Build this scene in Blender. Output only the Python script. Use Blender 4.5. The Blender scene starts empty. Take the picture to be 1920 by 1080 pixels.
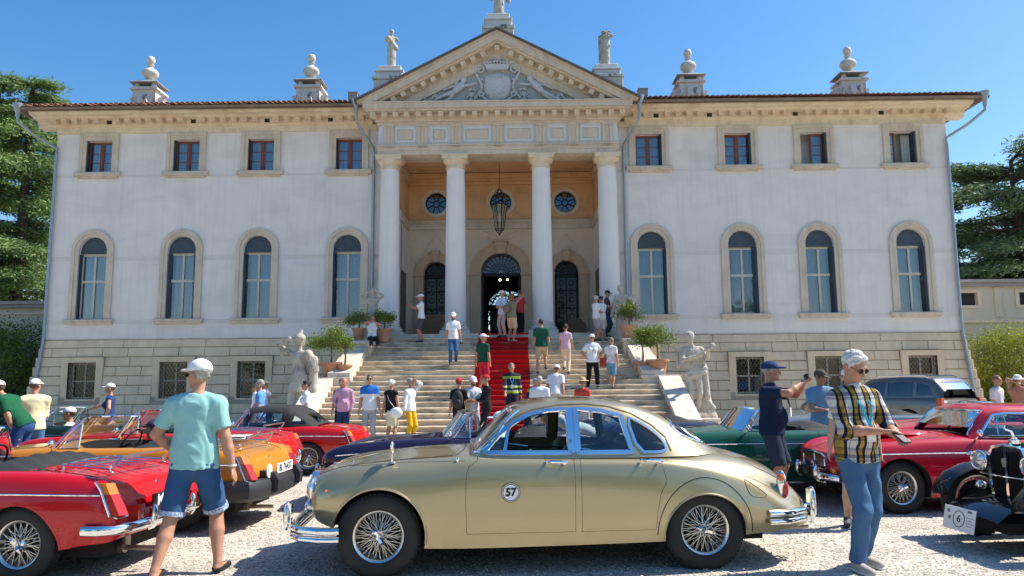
import bpy, bmesh, math, random
import numpy as np
from mathutils import Vector, Matrix, noise as mnoise
from mathutils.geometry import delaunay_2d_cdt
from mathutils.bvhtree import BVHTree
from math import sin, cos, pi, radians, sqrt, atan2, hypot

random.seed(7); rng = np.random.default_rng(7)
sc = bpy.context.scene
COL = sc.collection

# ---------------------------------------------------------------- camera
CAM_POS = Vector((0.851, 0.0, 1.58))
PITCH, YAW, ROLL = radians(7.1), radians(0.7), radians(0.47)
fw = Vector((-sin(YAW)*cos(PITCH), cos(YAW)*cos(PITCH), sin(PITCH)))
rt = Vector((cos(YAW), sin(YAW), 0.0)); up = rt.cross(fw)
rt2 = rt*cos(ROLL) - up*sin(ROLL); up2 = up*cos(ROLL) + rt*sin(ROLL)
cam_d = bpy.data.cameras.new('camera'); cam = bpy.data.objects.new('camera', cam_d)
COL.objects.link(cam)
cam.matrix_world = Matrix(((rt2.x, up2.x, -fw.x, CAM_POS.x), (rt2.y, up2.y, -fw.y, CAM_POS.y), (rt2.z, up2.z, -fw.z, CAM_POS.z), (0, 0, 0, 1)))
cam_d.sensor_width = 36.0; cam_d.lens = 36.0*1400/1920
cam_d.clip_start = 0.1; cam_d.clip_end = 3000
sc.camera = cam

# ---------------------------------------------------------------- sky and sun
SUN_AZ, SUN_EL = radians(13.0), radians(50.0)        # azimuth counted from +X towards +Y
world = bpy.data.worlds.new('World'); sc.world = world; world.use_nodes = True
wn = world.node_tree; bg = wn.nodes['Background']
sky = wn.nodes.new('ShaderNodeTexSky'); sky.sky_type = 'NISHITA'; sky.sun_disc = False
sky.sun_elevation = SUN_EL; sky.sun_rotation = pi/2 - SUN_AZ
sky.air_density = 1.2; sky.dust_density = 1.0; sky.ozone_density = 4.0; sky.altitude = 100
hs = wn.nodes.new('ShaderNodeHueSaturation'); hs.inputs['Saturation'].default_value = 1.3
wn.links.new(sky.outputs[0], hs.inputs['Color']); wn.links.new(hs.outputs[0], bg.inputs['Color']); bg.inputs['Strength'].default_value = 0.12
sun_d = bpy.data.lights.new('sun', 'SUN'); sun_d.energy = 5.0; sun_d.angle = radians(0.55); sun_d.color = (1.0, 0.93, 0.83)
sun = bpy.data.objects.new('sun', sun_d); COL.objects.link(sun)
SUN_DIR = Vector((cos(SUN_EL)*cos(SUN_AZ), cos(SUN_EL)*sin(SUN_AZ), sin(SUN_EL)))
sun.rotation_euler = SUN_DIR.to_track_quat('Z', 'Y').to_euler(); sun.location = (30, 10, 40)
sc.view_settings.view_transform = 'Standard'; sc.view_settings.look = 'None'
sc.view_settings.exposure = 0.64; sc.view_settings.gamma = 1.0
sc.render.engine = 'CYCLES'
sc.cycles.use_denoising = True
sc.cycles.max_bounces = 8; sc.cycles.diffuse_bounces = 4; sc.cycles.glossy_bounces = 4; sc.cycles.transmission_bounces = 6
sc.cycles.transparent_max_bounces = 12; sc.cycles.caustics_reflective = False; sc.cycles.caustics_refractive = False

# ---------------------------------------------------------------- object helpers
def link(o):
    COL.objects.link(o); return o
def tag(o, label=None, cat=None, group=None, kind=None):
    if label: o['label'] = label
    if cat: o['category'] = cat
    if group: o['group'] = group
    if kind: o['kind'] = kind
    return o
def thing(name, label, cat, loc=(0, 0, 0), rz=0.0, group=None, kind=None):
    o = bpy.data.objects.new(name, None); o.empty_display_size = 0.1
    o.location = loc; o.rotation_euler = (0, 0, rz)
    return tag(link(o), label, cat, group, kind)
def mobj(name, verts, faces, mats, parent=None, smooth=False, fmat=None, angle=None):
    me = bpy.data.meshes.new(name); me.from_pydata([tuple(v) for v in verts], [], faces)
    if not isinstance(mats, (list, tuple)): mats = [mats]
    for m in mats: me.materials.append(m)
    if fmat is not None: me.polygons.foreach_set('material_index', fmat)
    if smooth: me.shade_smooth()
    if smooth and angle: me.set_sharp_from_angle(angle=angle)
    me.update()
    o = bpy.data.objects.new(name, me); link(o)
    if parent is not None: o.parent = parent
    return o
def share(name, me, parent, loc=(0, 0, 0), rot=(0, 0, 0), scale=(1, 1, 1)):
    o = bpy.data.objects.new(name, me); o.location = loc; o.rotation_euler = rot; o.scale = scale
    link(o); o.parent = parent; return o
def kids(o):
    return [c for c in bpy.data.objects if c.parent == o]
def copy_tree(o, parent=None, kmap=None):
    c = o.copy(); COL.objects.link(c); c.parent = parent
    for ch in kmap.get(o.name, []): copy_tree(ch, c, kmap)
    return c
def child_map():
    m = {}
    for o in bpy.data.objects:
        if o.parent: m.setdefault(o.parent.name, []).append(o)
    return m

class MB:
    """collects shapes into one mesh"""
    def __init__(s): s.v = []; s.f = []; s.m = []
    def add(s, vs, fs, mi=0):
        b = len(s.v); s.v.extend([tuple(v) for v in vs])
        s.f.extend([tuple(i+b for i in f) for f in fs]); s.m.extend([mi]*len(fs)); return s
    def box(s, x0, x1, y0, y1, z0, z1, mi=0):
        return s.add([(x0,y0,z0),(x1,y0,z0),(x1,y1,z0),(x0,y1,z0),(x0,y0,z1),(x1,y0,z1),(x1,y1,z1),(x0,y1,z1)],
            [(0,3,2,1),(4,5,6,7),(0,1,5,4),(1,2,6,5),(2,3,7,6),(3,0,4,7)], mi)
    def bbox(s, x0, x1, y0, y1, z0, z1, b=0.01, mi=0):
        """box with chamfered front (-y) face"""
        vs = [(x0,y0+b,z0),(x1,y0+b,z0),(x1,y0+b,z1),(x0,y0+b,z1),(x0+b,y0,z0+b),(x1-b,y0,z0+b),(x1-b,y0,z1-b),(x0+b,y0,z1-b),
              (x0,y1,z0),(x1,y1,z0),(x1,y1,z1),(x0,y1,z1)]
        fs = [(4,5,6,7),(0,1,5,4),(1,2,6,5),(2,3,7,6),(3,0,4,7),(0,8,9,1),(1,9,10,2),(2,10,11,3),(3,11,8,0),(8,11,10,9)]
        return s.add(vs, fs, mi)
    def prism(s, poly, axis, a, b, mi=0):
        """poly 2D list extruded along axis between a and b.  axis y: poly=(x,z)  x: poly=(y,z)  z: poly=(x,y)"""
        n = len(poly)
        def P(p, t): return (p[0], t, p[1]) if axis == 'y' else ((t, p[0], p[1]) if axis == 'x' else (p[0], p[1], t))
        vs = [P(p, a) for p in poly]+[P(p, b) for p in poly]
        fs = [tuple(range(n))[::-1], tuple(range(n, 2*n))]+[(i, (i+1) % n, n+(i+1) % n, n+i) for i in range(n)]
        area = sum(poly[i][0]*poly[(i+1) % n][1]-poly[(i+1) % n][0]*poly[i][1] for i in range(n))
        if (area < 0) ^ (axis == 'y') ^ (b < a): fs = [f[::-1] for f in fs]
        return s.add(vs, fs, mi)
    def lathe(s, prof, seg=24, c=(0, 0, 0), mi=0, axis='z', cap=True):
        vs = []; n = len(prof)
        for i in range(seg):
            a = 2*pi*i/seg
            for r, z in prof:
                if axis == 'z': vs.append((c[0]+r*cos(a), c[1]+r*sin(a), c[2]+z))
                elif axis == 'y': vs.append((c[0]+r*cos(a), c[1]+z, c[2]-r*sin(a)))
                else: vs.append((c[0]+z, c[1]+r*cos(a), c[2]+r*sin(a)))
        fs = []
        for i in range(seg):
            j = (i+1) % seg
            for k in range(n-1): fs.append((i*n+k, j*n+k, j*n+k+1, i*n+k+1))
        if cap:
            if prof[0][0] > 1e-4: fs.append(tuple(i*n for i in range(seg))[::-1])
            if prof[-1][0] > 1e-4: fs.append(tuple(i*n+n-1 for i in range(seg)))
        return s.add(vs, fs, mi)
    def tube(s, pts, r, seg=8, mi=0, closed=False, cap=True, flat=None):
        pts = [Vector(p) for p in pts]; n = len(pts); rs = r if isinstance(r, list) else [r]*n
        vs = []; nrm = None
        for i, p in enumerate(pts):
            a = pts[(i-1) % n] if (closed or i > 0) else p; b = pts[(i+1) % n] if (closed or i < n-1) else p
            t = (b-a).normalized() if (b-a).length > 1e-9 else Vector((0, 0, 1))
            if nrm is None:
                nrm = t.orthogonal().normalized() if flat is None else (Vector(flat)-t*t.dot(Vector(flat))).normalized()
            else:
                base = nrm if flat is None else Vector(flat)
                nrm = (base-t*t.dot(base))
                nrm = nrm.normalized() if nrm.length > 1e-6 else t.orthogonal().normalized()
            bn = t.cross(nrm)
            for k in range(seg):
                an = 2*pi*k/seg; rr = rs[i]
                if isinstance(rr, (list, tuple)): vs.append(p+nrm*cos(an)*rr[0]+bn*sin(an)*rr[1])
                else: vs.append(p+(nrm*cos(an)+bn*sin(an))*rr)
        fs = []
        for i in range(n if closed else n-1):
            j = (i+1) % n
            for k in range(seg): fs.append((i*seg+k, i*seg+(k+1) % seg, j*seg+(k+1) % seg, j*seg+k))
        if not closed and cap:
            fs.append(tuple(range(seg))[::-1]); fs.append(tuple((n-1)*seg+k for k in range(seg)))
        return s.add(vs, fs, mi)
    def ball(s, c, r, seg=12, rings=8, mi=0):
        r = r if isinstance(r, (list, tuple)) else (r, r, r); vs = []; fs = []
        for i in range(1, rings):
            ph = pi*i/rings
            for k in range(seg):
                a = 2*pi*k/seg; vs.append((c[0]+r[0]*sin(ph)*cos(a), c[1]+r[1]*sin(ph)*sin(a), c[2]+r[2]*cos(ph)))
        t = len(vs); vs += [(c[0], c[1], c[2]+r[2]), (c[0], c[1], c[2]-r[2])]
        for i in range(rings-2):
            for k in range(seg): fs.append((i*seg+k, (i+1)*seg+k, (i+1)*seg+(k+1) % seg, i*seg+(k+1) % seg))
        for k in range(seg):
            fs.append((t, k, (k+1) % seg)); b = (rings-2)*seg; fs.append((t+1, b+(k+1) % seg, b+k))
        return s.add(vs, fs, mi)
    def grid(s, fn, nu, nv, mi=0, flip=False):
        vs = [fn(i/(nu-1), j/(nv-1)) for i in range(nu) for j in range(nv)]
        fs = [(i*nv+j, (i+1)*nv+j, (i+1)*nv+j+1, i*nv+j+1) for i in range(nu-1) for j in range(nv-1)]
        if flip: fs = [f[::-1] for f in fs]
        return s.add(vs, fs, mi)
    def build(s, name, mats, parent=None, smooth=False, angle=radians(38), loc=None, rot=None):
        o = mobj(name, s.v, s.f, mats, parent, smooth, s.m if isinstance(mats, (list, tuple)) and len(mats) > 1 else None, angle)
        if loc: o.location = loc
        if rot: o.rotation_euler = rot
        return o

def arc(cx, cz, r, a0, a1, n):
    return [(cx+r*cos(a0+(a1-a0)*i/n), cz+r*sin(a0+(a1-a0)*i/n)) for i in range(n+1)]
def arch_poly(cx, w, z0, zs, n=14, rise=None):
    """opening outline: bottom z0, spring zs, half-round top"""
    r = w/2; rise = r if rise is None else rise
    return [(cx-r, z0), (cx+r, z0)]+[(cx+r*cos(pi*i/n), zs+rise*sin(pi*i/n)) for i in range(n+1)]
def rect(x0, x1, z0, z1): return [(x0, z0), (x1, z0), (x1, z1), (x0, z1)]
def ccw(p): return p if sum(p[i][0]*p[(i+1) % len(p)][1]-p[(i+1) % len(p)][0]*p[i][1] for i in range(len(p))) > 0 else p[::-1]

def inside(p, poly):
    c = False; n = len(poly); j = n-1
    for i in range(n):
        if (poly[i][1] > p[1]) != (poly[j][1] > p[1]) and p[0] < (poly[j][0]-poly[i][0])*(p[1]-poly[i][1])/(poly[j][1]-poly[i][1])+poly[i][0]: c = not c
        j = i
    return c
def fill2d(outer, holes=(), extra=()):
    """triangulate an outline with holes; returns pts, tris"""
    pts = []; edges = []
    for lp in [outer]+list(holes):
        b = len(pts); n = len(lp); pts += [Vector(p) for p in lp]; edges += [(b+i, b+(i+1) % n) for i in range(n)]
    pts += [Vector(p) for p in extra]
    r = delaunay_2d_cdt(pts, edges, [], 0, 1e-5)
    V, F = r[0], r[2]; out = []
    for f in F:
        c = sum((V[i] for i in f), Vector((0, 0)))/len(f)
        if inside(c, outer) and not any(inside(c, h) for h in holes):
            a = V[f[0]]; b = V[f[1]]; d = V[f[2]]
            out.append(tuple(f) if (b-a).cross(d-a) > 0 else tuple(f)[::-1])
    return [(v.x, v.y) for v in V], out
def wall_sheet(mb, outer, holes, y, reveal, mi=0, facing=-1):
    """wall in the xz plane at y with openings; each opening gets reveals of given depth (towards +y)"""
    P, T = fill2d(outer, holes)
    if facing < 0: mb.add([(p[0], y, p[1]) for p in P], T, mi)
    else: mb.add([(p[0], y, p[1]) for p in P], [t[::-1] for t in T], mi)
    for h in holes:
        h = ccw(list(h)); n = len(h)
        mb.add([(p[0], y, p[1]) for p in h]+[(p[0], y+reveal, p[1]) for p in h], [((i+1) % n, i, n+i, n+(i+1) % n)[::-1] for i in range(n)], mi)
def ring(mb, inner, outer, y0, y1, mi=0):
    """band between two outlines of equal length (xz), front at y0, back at y1"""
    n = len(inner)
    vs = [(p[0], y0, p[1]) for p in outer]+[(p[0], y0, p[1]) for p in inner]+[(p[0], y1, p[1]) for p in outer]+[(p[0], y1, p[1]) for p in inner]
    fs = []
    for i in range(n):
        j = (i+1) % n
        fs += [(i, j, n+j, n+i), (2*n+i, 2*n+j, j, i), (n+i, n+j, 3*n+j, 3*n+i)]
    mb.add(vs, fs, mi)

# ---------------------------------------------------------------- materials
def nt(m):
    return m.node_tree.nodes, m.node_tree.links
def mat(name, col, rough=0.6, metal=0.0, spec=0.5, var=0.0, vscale=3.0, bump=0.0, bscale=40.0, coat=0.0, stain=None, emis=None, trans=0.0, ior=1.45, coords='Object', detail=5, alpha=1.0, sss=0.0):
    m = bpy.data.materials.new(name); m.use_nodes = True; N, L = nt(m)
    p = N['Principled BSDF']
    p.inputs['Base Color'].default_value = (*col, 1); p.inputs['Roughness'].default_value = rough
    p.inputs['Metallic'].default_value = metal; p.inputs['Specular IOR Level'].default_value = spec
    p.inputs['Coat Weight'].default_value = coat; p.inputs['Coat Roughness'].default_value = 0.03
    p.inputs['Transmission Weight'].default_value = trans; p.inputs['IOR'].default_value = ior
    p.inputs['Alpha'].default_value = alpha
    if sss:
        p.inputs['Subsurface Weight'].default_value = sss; p.inputs['Subsurface Radius'].default_value = (.012, .005, .003)
    if emis:
        p.inputs['Emission Color'].default_value = (*emis[0], 1); p.inputs['Emission Strength'].default_value = emis[1]
    tc = N.new('ShaderNodeTexCoord'); src = N.new('ShaderNodeNewGeometry').outputs['Position'] if coords == 'World' else tc.outputs[coords]
    cur = None
    if var > 0:
        nz = N.new('ShaderNodeTexNoise'); nz.inputs['Scale'].default_value = vscale; nz.inputs['Detail'].default_value = detail; nz.inputs['Roughness'].default_value = 0.6
        L.new(src, nz.inputs['Vector'])
        r = N.new('ShaderNodeMapRange'); r.inputs[1].default_value = 0.3; r.inputs[2].default_value = 0.7
        r.inputs[3].default_value = 1-var; r.inputs[4].default_value = 1+var
        L.new(nz.outputs['Fac'], r.inputs[0])
        mx = N.new('ShaderNodeVectorMath'); mx.operation = 'SCALE'; mx.inputs[0].default_value = col
        L.new(r.outputs[0], mx.inputs['Scale']); cur = mx.outputs[0]
    if stain:
        scol, sscale, lo, hi, stretch = stain
        mp = N.new('ShaderNodeMapping'); mp.inputs['Scale'].default_value = stretch; L.new(src, mp.inputs['Vector'])
        n2 = N.new('ShaderNodeTexNoise'); n2.inputs['Scale'].default_value = sscale; n2.inputs['Detail'].default_value = 7; n2.inputs['Roughness'].default_value = 0.65
        L.new(mp.outputs[0], n2.inputs['Vector'])
        r2 = N.new('ShaderNodeMapRange'); r2.inputs[1].default_value = lo; r2.inputs[2].default_value = hi; L.new(n2.outputs['Fac'], r2.inputs[0])
        mm = N.new('ShaderNodeMix'); mm.data_type = 'RGBA'; L.new(r2.outputs[0], mm.inputs[0])
        if cur: L.new(cur, mm.inputs[6])
        else: mm.inputs[6].default_value = (*col, 1)
        mm.inputs[7].default_value = (*scol, 1); cur = mm.outputs[2]
    if cur: L.new(cur, p.inputs['Base Color'])
    if bump > 0:
        nb = N.new('ShaderNodeTexNoise'); nb.inputs['Scale'].default_value = bscale; nb.inputs['Detail'].default_value = 6
        L.new(src, nb.inputs['Vector']); b = N.new('ShaderNodeBump'); b.inputs['Strength'].default_value = 1.0; b.inputs['Distance'].default_value = bump
        L.new(nb.outputs['Fac'], b.inputs['Height']); L.new(b.outputs[0], p.inputs['Normal'])
    return m
def dark_glass(name, tint, a=0.4, rough=0.02, k=1.6):
    """thin window glass: mirror-like reflection over a partly clear pane"""
    m = bpy.data.materials.new(name); m.use_nodes = True; N, L = nt(m); N.remove(N['Principled BSDF'])
    out = N['Material Output']; tr = N.new('ShaderNodeBsdfTransparent'); tr.inputs[0].default_value = (*tint, 1)
    gl = N.new('ShaderNodeBsdfGlossy'); gl.inputs['Roughness'].default_value = rough; gl.inputs['Color'].default_value = (.95, .97, 1, 1)
    fr = N.new('ShaderNodeFresnel'); fr.inputs['IOR'].default_value = 1.5
    ad = N.new('ShaderNodeMath'); ad.operation = 'MULTIPLY_ADD'; ad.inputs[1].default_value = k; ad.inputs[2].default_value = a; ad.use_clamp = True
    L.new(fr.outputs[0], ad.inputs[0]); mx = N.new('ShaderNodeMixShader'); L.new(ad.outputs[0], mx.inputs[0])
    L.new(tr.outputs[0], mx.inputs[1]); L.new(gl.outputs[0], mx.inputs[2]); L.new(mx.outputs[0], out.inputs['Surface'])
    return m
M = {}
def streaks(m, amt=.10, sc_=(5, 5, .22), lo=.5, hi=.72, size=1.4):
    """rain streaks and patching on an outside wall"""
    N, L = nt(m); p = N['Principled BSDF']; src = p.inputs['Base Color'].links[0].from_socket
    g = N.new('ShaderNodeNewGeometry'); mp = N.new('ShaderNodeMapping'); mp.inputs['Scale'].default_value = sc_; L.new(g.outputs['Position'], mp.inputs['Vector'])
    n = N.new('ShaderNodeTexNoise'); n.inputs['Scale'].default_value = size; n.inputs['Detail'].default_value = 6; n.inputs['Roughness'].default_value = .6; L.new(mp.outputs[0], n.inputs['Vector'])
    r = N.new('ShaderNodeMapRange'); r.inputs[1].default_value = lo; r.inputs[2].default_value = hi; r.inputs[3].default_value = 1; r.inputs[4].default_value = 1-amt; L.new(n.outputs['Fac'], r.inputs[0])
    v = N.new('ShaderNodeVectorMath'); v.operation = 'SCALE'; L.new(src, v.inputs[0]); L.new(r.outputs[0], v.inputs['Scale']); L.new(v.outputs[0], p.inputs['Base Color'])
# villa
M['plaster'] = mat('lime plaster', (.79, .725, .675), .85, var=.05, vscale=1.1, bump=.004, bscale=14, stain=((.60, .58, .545), .55, .55, .85, (1, 1, .45)))
M['column'] = mat('column plaster', (.80, .765, .72), .8, var=.03, vscale=1.2, bump=.003, bscale=20, stain=((.6, .58, .55), 1.1, .56, .8, (1, 1, .3)))
M['trimstone'] = mat('beige limestone trim', (.66, .55, .43), .8, var=.08, vscale=1.5, bump=.004, bscale=30, stain=((.44, .38, .30), 1.3, .5, .8, (1, 1, .6)))
M['cornice'] = mat('ochre cornice stone', (.76, .64, .47), .8, var=.08, vscale=1.1, bump=.004, bscale=25, stain=((.60, .40, .26), .9, .5, .75, (1, 1, 1.5)))
M['ashlar'] = mat('rusticated stone', (.74, .585, .395), .85, var=.10, vscale=.9, bump=.006, bscale=18, stain=((.62, .48, .32), 1.2, .45, .8, (1, 1, .7)), coords='World')
M['joint'] = mat('stone joint', (.38, .31, .23), .9, var=.1)
M['ochre'] = mat('ochre plaster', (.72, .43, .22), .85, var=.08, vscale=.9, bump=.003, stain=((.38, .24, .13), 1.0, .5, .8, (1, 1, 1)))
M['marbled'] = mat('veined stone wall', (.70, .56, .42), .7, var=.08, vscale=1.3, stain=((.56, .44, .33), 1.2, .56, .68, (1.2, 1, .5)))
M['archstone'] = mat('brown arch stone', (.58, .40, .25), .75, var=.08, vscale=2.5)
M['panel'] = mat('pale metope panel', (.66, .645, .62), .8, var=.05, vscale=3)
M['tympanum'] = mat('grey tympanum plaster', (.44, .46, .47), .85, var=.06, vscale=1.5, bump=.003)
M['relief'] = mat('carved relief stone', (.56, .565, .56), .8, var=.08, vscale=8, bump=.006, bscale=30)
M['tile'] = mat('clay roof tile', (.27, .13, .08), .85, var=.3, vscale=4, coords='World')
M['copper'] = mat('aged brown gutter copper', (.20, .15, .12), .45, metal=.6, var=.2, vscale=2)
M['zinc'] = mat('zinc downpipe', (.34, .38, .41), .4, metal=.6, var=.1, vscale=5)
M['wood_red'] = mat('reddish window wood', (.22, .07, .045), .5, var=.1)
M['wood_cream'] = mat('cream painted window wood', (.55, .52, .43), .5, var=.06)
M['shutter'] = mat('dark blue grey shutter', (.055, .075, .10), .6, var=.15, vscale=6)
M['curtain'] = mat('sheer white curtain', (.62, .64, .62), .9, var=.08, vscale=8)
M['wglass'] = dark_glass('window glass', (.80, .86, .92), .03)
M['doorglass'] = dark_glass('dark door glass', (.08, .09, .11), 0, k=.7)
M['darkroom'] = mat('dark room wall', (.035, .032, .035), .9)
M['iron'] = mat('dark wrought iron', (.014, .014, .016), .6)
M['grille'] = mat('brown window lattice', (.16, .12, .09), .6, metal=.3)
M['oculus'] = dark_glass('oculus glass', (.38, .36, .34), .03)
M['doorwood'] = mat('brown wooden door', (.19, .095, .045), .5, var=.15, vscale=4)
M['dullstone'] = mat('dull brown stone plinth', (.17, .125, .09), .75, var=.1)
M['step'] = mat('worn stone step', (.64, .53, .39), .85, var=.25, vscale=2.2, bump=.008, bscale=25, coords='World', stain=((.22, .165, .12), 1.5, .48, .70, (1, 3, 3)))
M['cheek'] = mat('pale stair coping stone', (.62, .57, .49), .8, var=.10, vscale=2, bump=.004, coords='World', stain=((.45, .38, .30), 2.2, .55, .8, (1, 1, 1)))
M['carpet'] = mat('red stair carpet', (.44, .010, .010), .95, var=.12, vscale=30, bump=.003, bscale=300)
M['statue'] = mat('weathered statue stone', (.50, .455, .375), .85, var=.14, vscale=5, bump=.01, bscale=22, stain=((.19, .18, .155), 2.6, .53, .74, (1, 1, .8)))
M['statue_dark'] = mat('dark weathered statue stone', (.47, .43, .36), .9, var=.18, vscale=5, bump=.012, bscale=20, stain=((.14, .13, .12), 2.2, .48, .68, (1, 1, .7)))
M['chimney'] = mat('peeling chimney plaster', (.60, .585, .55), .85, var=.08, vscale=3, bump=.006, bscale=16, stain=((.14, .14, .145), 1.9, .56, .62, (1, 1, .55)))
M['urnwhite'] = mat('pale urn stone', (.60, .575, .50), .8, var=.12, vscale=6, stain=((.3, .29, .27), 3, .55, .75, (1, 1, 1)))
M['terracotta'] = mat('terracotta', (.47, .235, .135), .85, var=.15, vscale=5, stain=((.60, .48, .40), 4, .55, .75, (1, 1, 1)))
M['soil'] = mat('dark soil', (.06, .04, .03), .95)
M['annex'] = mat('annex plaster', (.55, .50, .40), .85, var=.06, vscale=1, stain=((.42, .38, .31), .8, .5, .8, (1, 1, .4)))
M['greycap'] = mat('grey stone coping', (.30, .29, .28), .85, var=.1)
streaks(M['plaster'], .08); streaks(M['plaster'], .05, (.35, .35, 1.1), .52, .60, 1.0); streaks(M['plaster'], .05, (1.3, 1.3, 1.3), .60, .68, .55)
streaks(M['trimstone'], .16); streaks(M['ashlar'], .14, (3, 3, .6)); streaks(M['column'], .07); streaks(M['cornice'], .18, (3, 3, .5)); streaks(M['cheek'], .25, (1, 1, 1), .52, .68, 3)
# plants
def leafmat(name, c0, c1, scale=1.2):
    m = bpy.data.materials.new(name); m.use_nodes = True; N, L = nt(m); p = N['Principled BSDF']
    g = N.new('ShaderNodeNewGeometry'); nz = N.new('ShaderNodeTexNoise'); nz.inputs['Scale'].default_value = scale; nz.inputs['Detail'].default_value = 3
    L.new(g.outputs['Position'], nz.inputs['Vector'])
    ad = N.new('ShaderNodeMath'); ad.operation = 'MULTIPLY_ADD'; ad.inputs[1].default_value = 1.8; ad.inputs[2].default_value = -.4
    L.new(nz.outputs['Fac'], ad.inputs[0]); rn = N.new('ShaderNodeMath'); rn.operation = 'MULTIPLY_ADD'; rn.inputs[1].default_value = .45
    L.new(g.outputs['Random Per Island'], rn.inputs[0]); L.new(ad.outputs[0], rn.inputs[2])
    mx = N.new('ShaderNodeMix'); mx.data_type = 'RGBA'; L.new(rn.outputs[0], mx.inputs[0]); mx.clamp_factor = True
    mx.inputs[6].default_value = (*c0, 1); mx.inputs[7].default_value = (*c1, 1)
    L.new(mx.outputs[2], p.inputs['Base Color']); p.inputs['Roughness'].default_value = .55
    tl = N.new('ShaderNodeBsdfTranslucent'); L.new(mx.outputs[2], tl.inputs[0]); ms = N.new('ShaderNodeMixShader'); ms.inputs[0].default_value = .35
    L.new(p.outputs[0], ms.inputs[1]); L.new(tl.outputs[0], ms.inputs[2]); L.new(ms.outputs[0], N['Material Output'].inputs['Surface'])
    return m
M['cedar'] = leafmat('cedar needles', (.07, .13, .055), (.24, .36, .11), .35)
M['cedar_dark'] = leafmat('dark cedar needles', (.04, .08, .045), (.14, .22, .08), .4)
M['citrus'] = leafmat('citrus leaves', (.05, .11, .015), (.20, .28, .035), 4)
M['laurel'] = leafmat('hedge leaves', (.03, .07, .012), (.13, .22, .02), 1.2)
M['laurel_bright'] = leafmat('bright hedge leaves', (.06, .12, .012), (.30, .33, .03), 1.0)
M['bark'] = mat('dark bark', (.07, .05, .04), .95, var=.3, vscale=6, bump=.03, bscale=10)
M['twig'] = mat('pale twig bark', (.20, .14, .09), .9)
# people
def skinm(name, c): return mat(name, c, .5, var=.10, vscale=14, bump=.0015, bscale=160, sss=.08)
M['skin_tan'] = skinm('tanned skin', (.46, .235, .145)); M['skin_fair'] = skinm('fair skin', (.56, .33, .235)); M['skin_red'] = skinm('sunburnt skin', (.50, .20, .13))
def cloth(name, c, var=.06): return mat(name, c, .9, spec=.2, var=var, vscale=9, bump=.002, bscale=120)
# cars
def paint(name, c, metal=0.0, rough=.22, coat=1.0, flake=0.0):
    m = mat(name, c, rough if metal else .5, metal=metal, coat=coat, spec=.5 if metal else .08)
    if flake:
        N, L = nt(m); p = N['Principled BSDF']; tc = N.new('ShaderNodeTexCoord'); nz = N.new('ShaderNodeTexNoise'); nz.inputs['Scale'].default_value = 900
        L.new(tc.outputs['Object'], nz.inputs['Vector']); b = N.new('ShaderNodeBump'); b.inputs['Distance'].default_value = .0006; b.inputs['Strength'].default_value = flake
        L.new(nz.outputs['Fac'], b.inputs['Height']); L.new(b.outputs[0], p.inputs['Normal'])
    return m
M['chrome'] = mat('chrome', (.86, .87, .88), .06, metal=1.0)
M['dullchrome'] = mat('satin spoke metal', (.70, .69, .66), .28, metal=1.0)
M['rubber'] = mat('tyre rubber', (.022, .021, .020), .75, var=.2, vscale=8, bump=.001, bscale=80)
M['blackplastic'] = mat('black rubber bumper', (.028, .028, .030), .5)
M['blackcloth'] = mat('black soft top fabric', (.022, .022, .024), .8, var=.1, bump=.003, bscale=30)
M['underbody'] = mat('dark underbody', (.015, .014, .013), .9)
M['leather'] = mat('tan leather', (.24, .165, .10), .5, var=.1, vscale=5, bump=.003, bscale=20)
M['leather_olive'] = mat('olive leather', (.16, .145, .10), .5, var=.1, vscale=5)
M['leather_black'] = mat('black leather', (.02, .02, .02), .45)
M['walnut'] = mat('walnut trim', (.10, .035, .015), .3, var=.3, vscale=9)
M['cglass'] = dark_glass('car glass', (.80, .88, .86), .02)
M['cglass_dark'] = dark_glass('tinted car glass', (.10, .11, .12), .05)
M['lens_red'] = mat('red lamp lens', (.45, .012, .008), .15, coat=1)
M['lens_orange'] = mat('amber lamp lens', (.80, .20, .015), .15, coat=1)
M['lens_clear'] = mat('headlamp glass', (.62, .64, .64), .12, metal=.6, coat=1)
M['white'] = mat('white print', (.80, .80, .78), .6)
M['black'] = mat('black print', (.012, .012, .012), .5)
M['steel'] = mat('exhaust steel', (.30, .26, .22), .4, metal=.9, var=.2, vscale=10)
M['mg_red'] = paint('signal red paint', (.50, .004, .010))
M['mg_red2'] = paint('tartan red paint', (.50, .008, .006))
M['mg_orange'] = paint('mustard orange paint', (.52, .20, .012))
M['mg_purple'] = paint('deep purple paint', (.018, .012, .045))
M['mg_green'] = paint('emerald green paint', (.006, .085, .055))
M['mg_dgreen'] = paint('dark racing green paint', (.006, .026, .022))
M['mg_cherry'] = paint('cherry red paint', (.46, .004, .022))
M['mg_navy'] = paint('dark navy paint', (.012, .025, .07))
M['gold'] = paint('opalescent gold paint', (.41, .345, .195), metal=.6, rough=.28, coat=1.0, flake=.06)
M['silver'] = paint('grey silver paint', (.13, .128, .12), metal=.6, rough=.3)
M['tcblack'] = paint('gloss black paint', (.008, .008, .010))
M['bluegrey'] = paint('blue grey paint', (.07, .12, .17))
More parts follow.
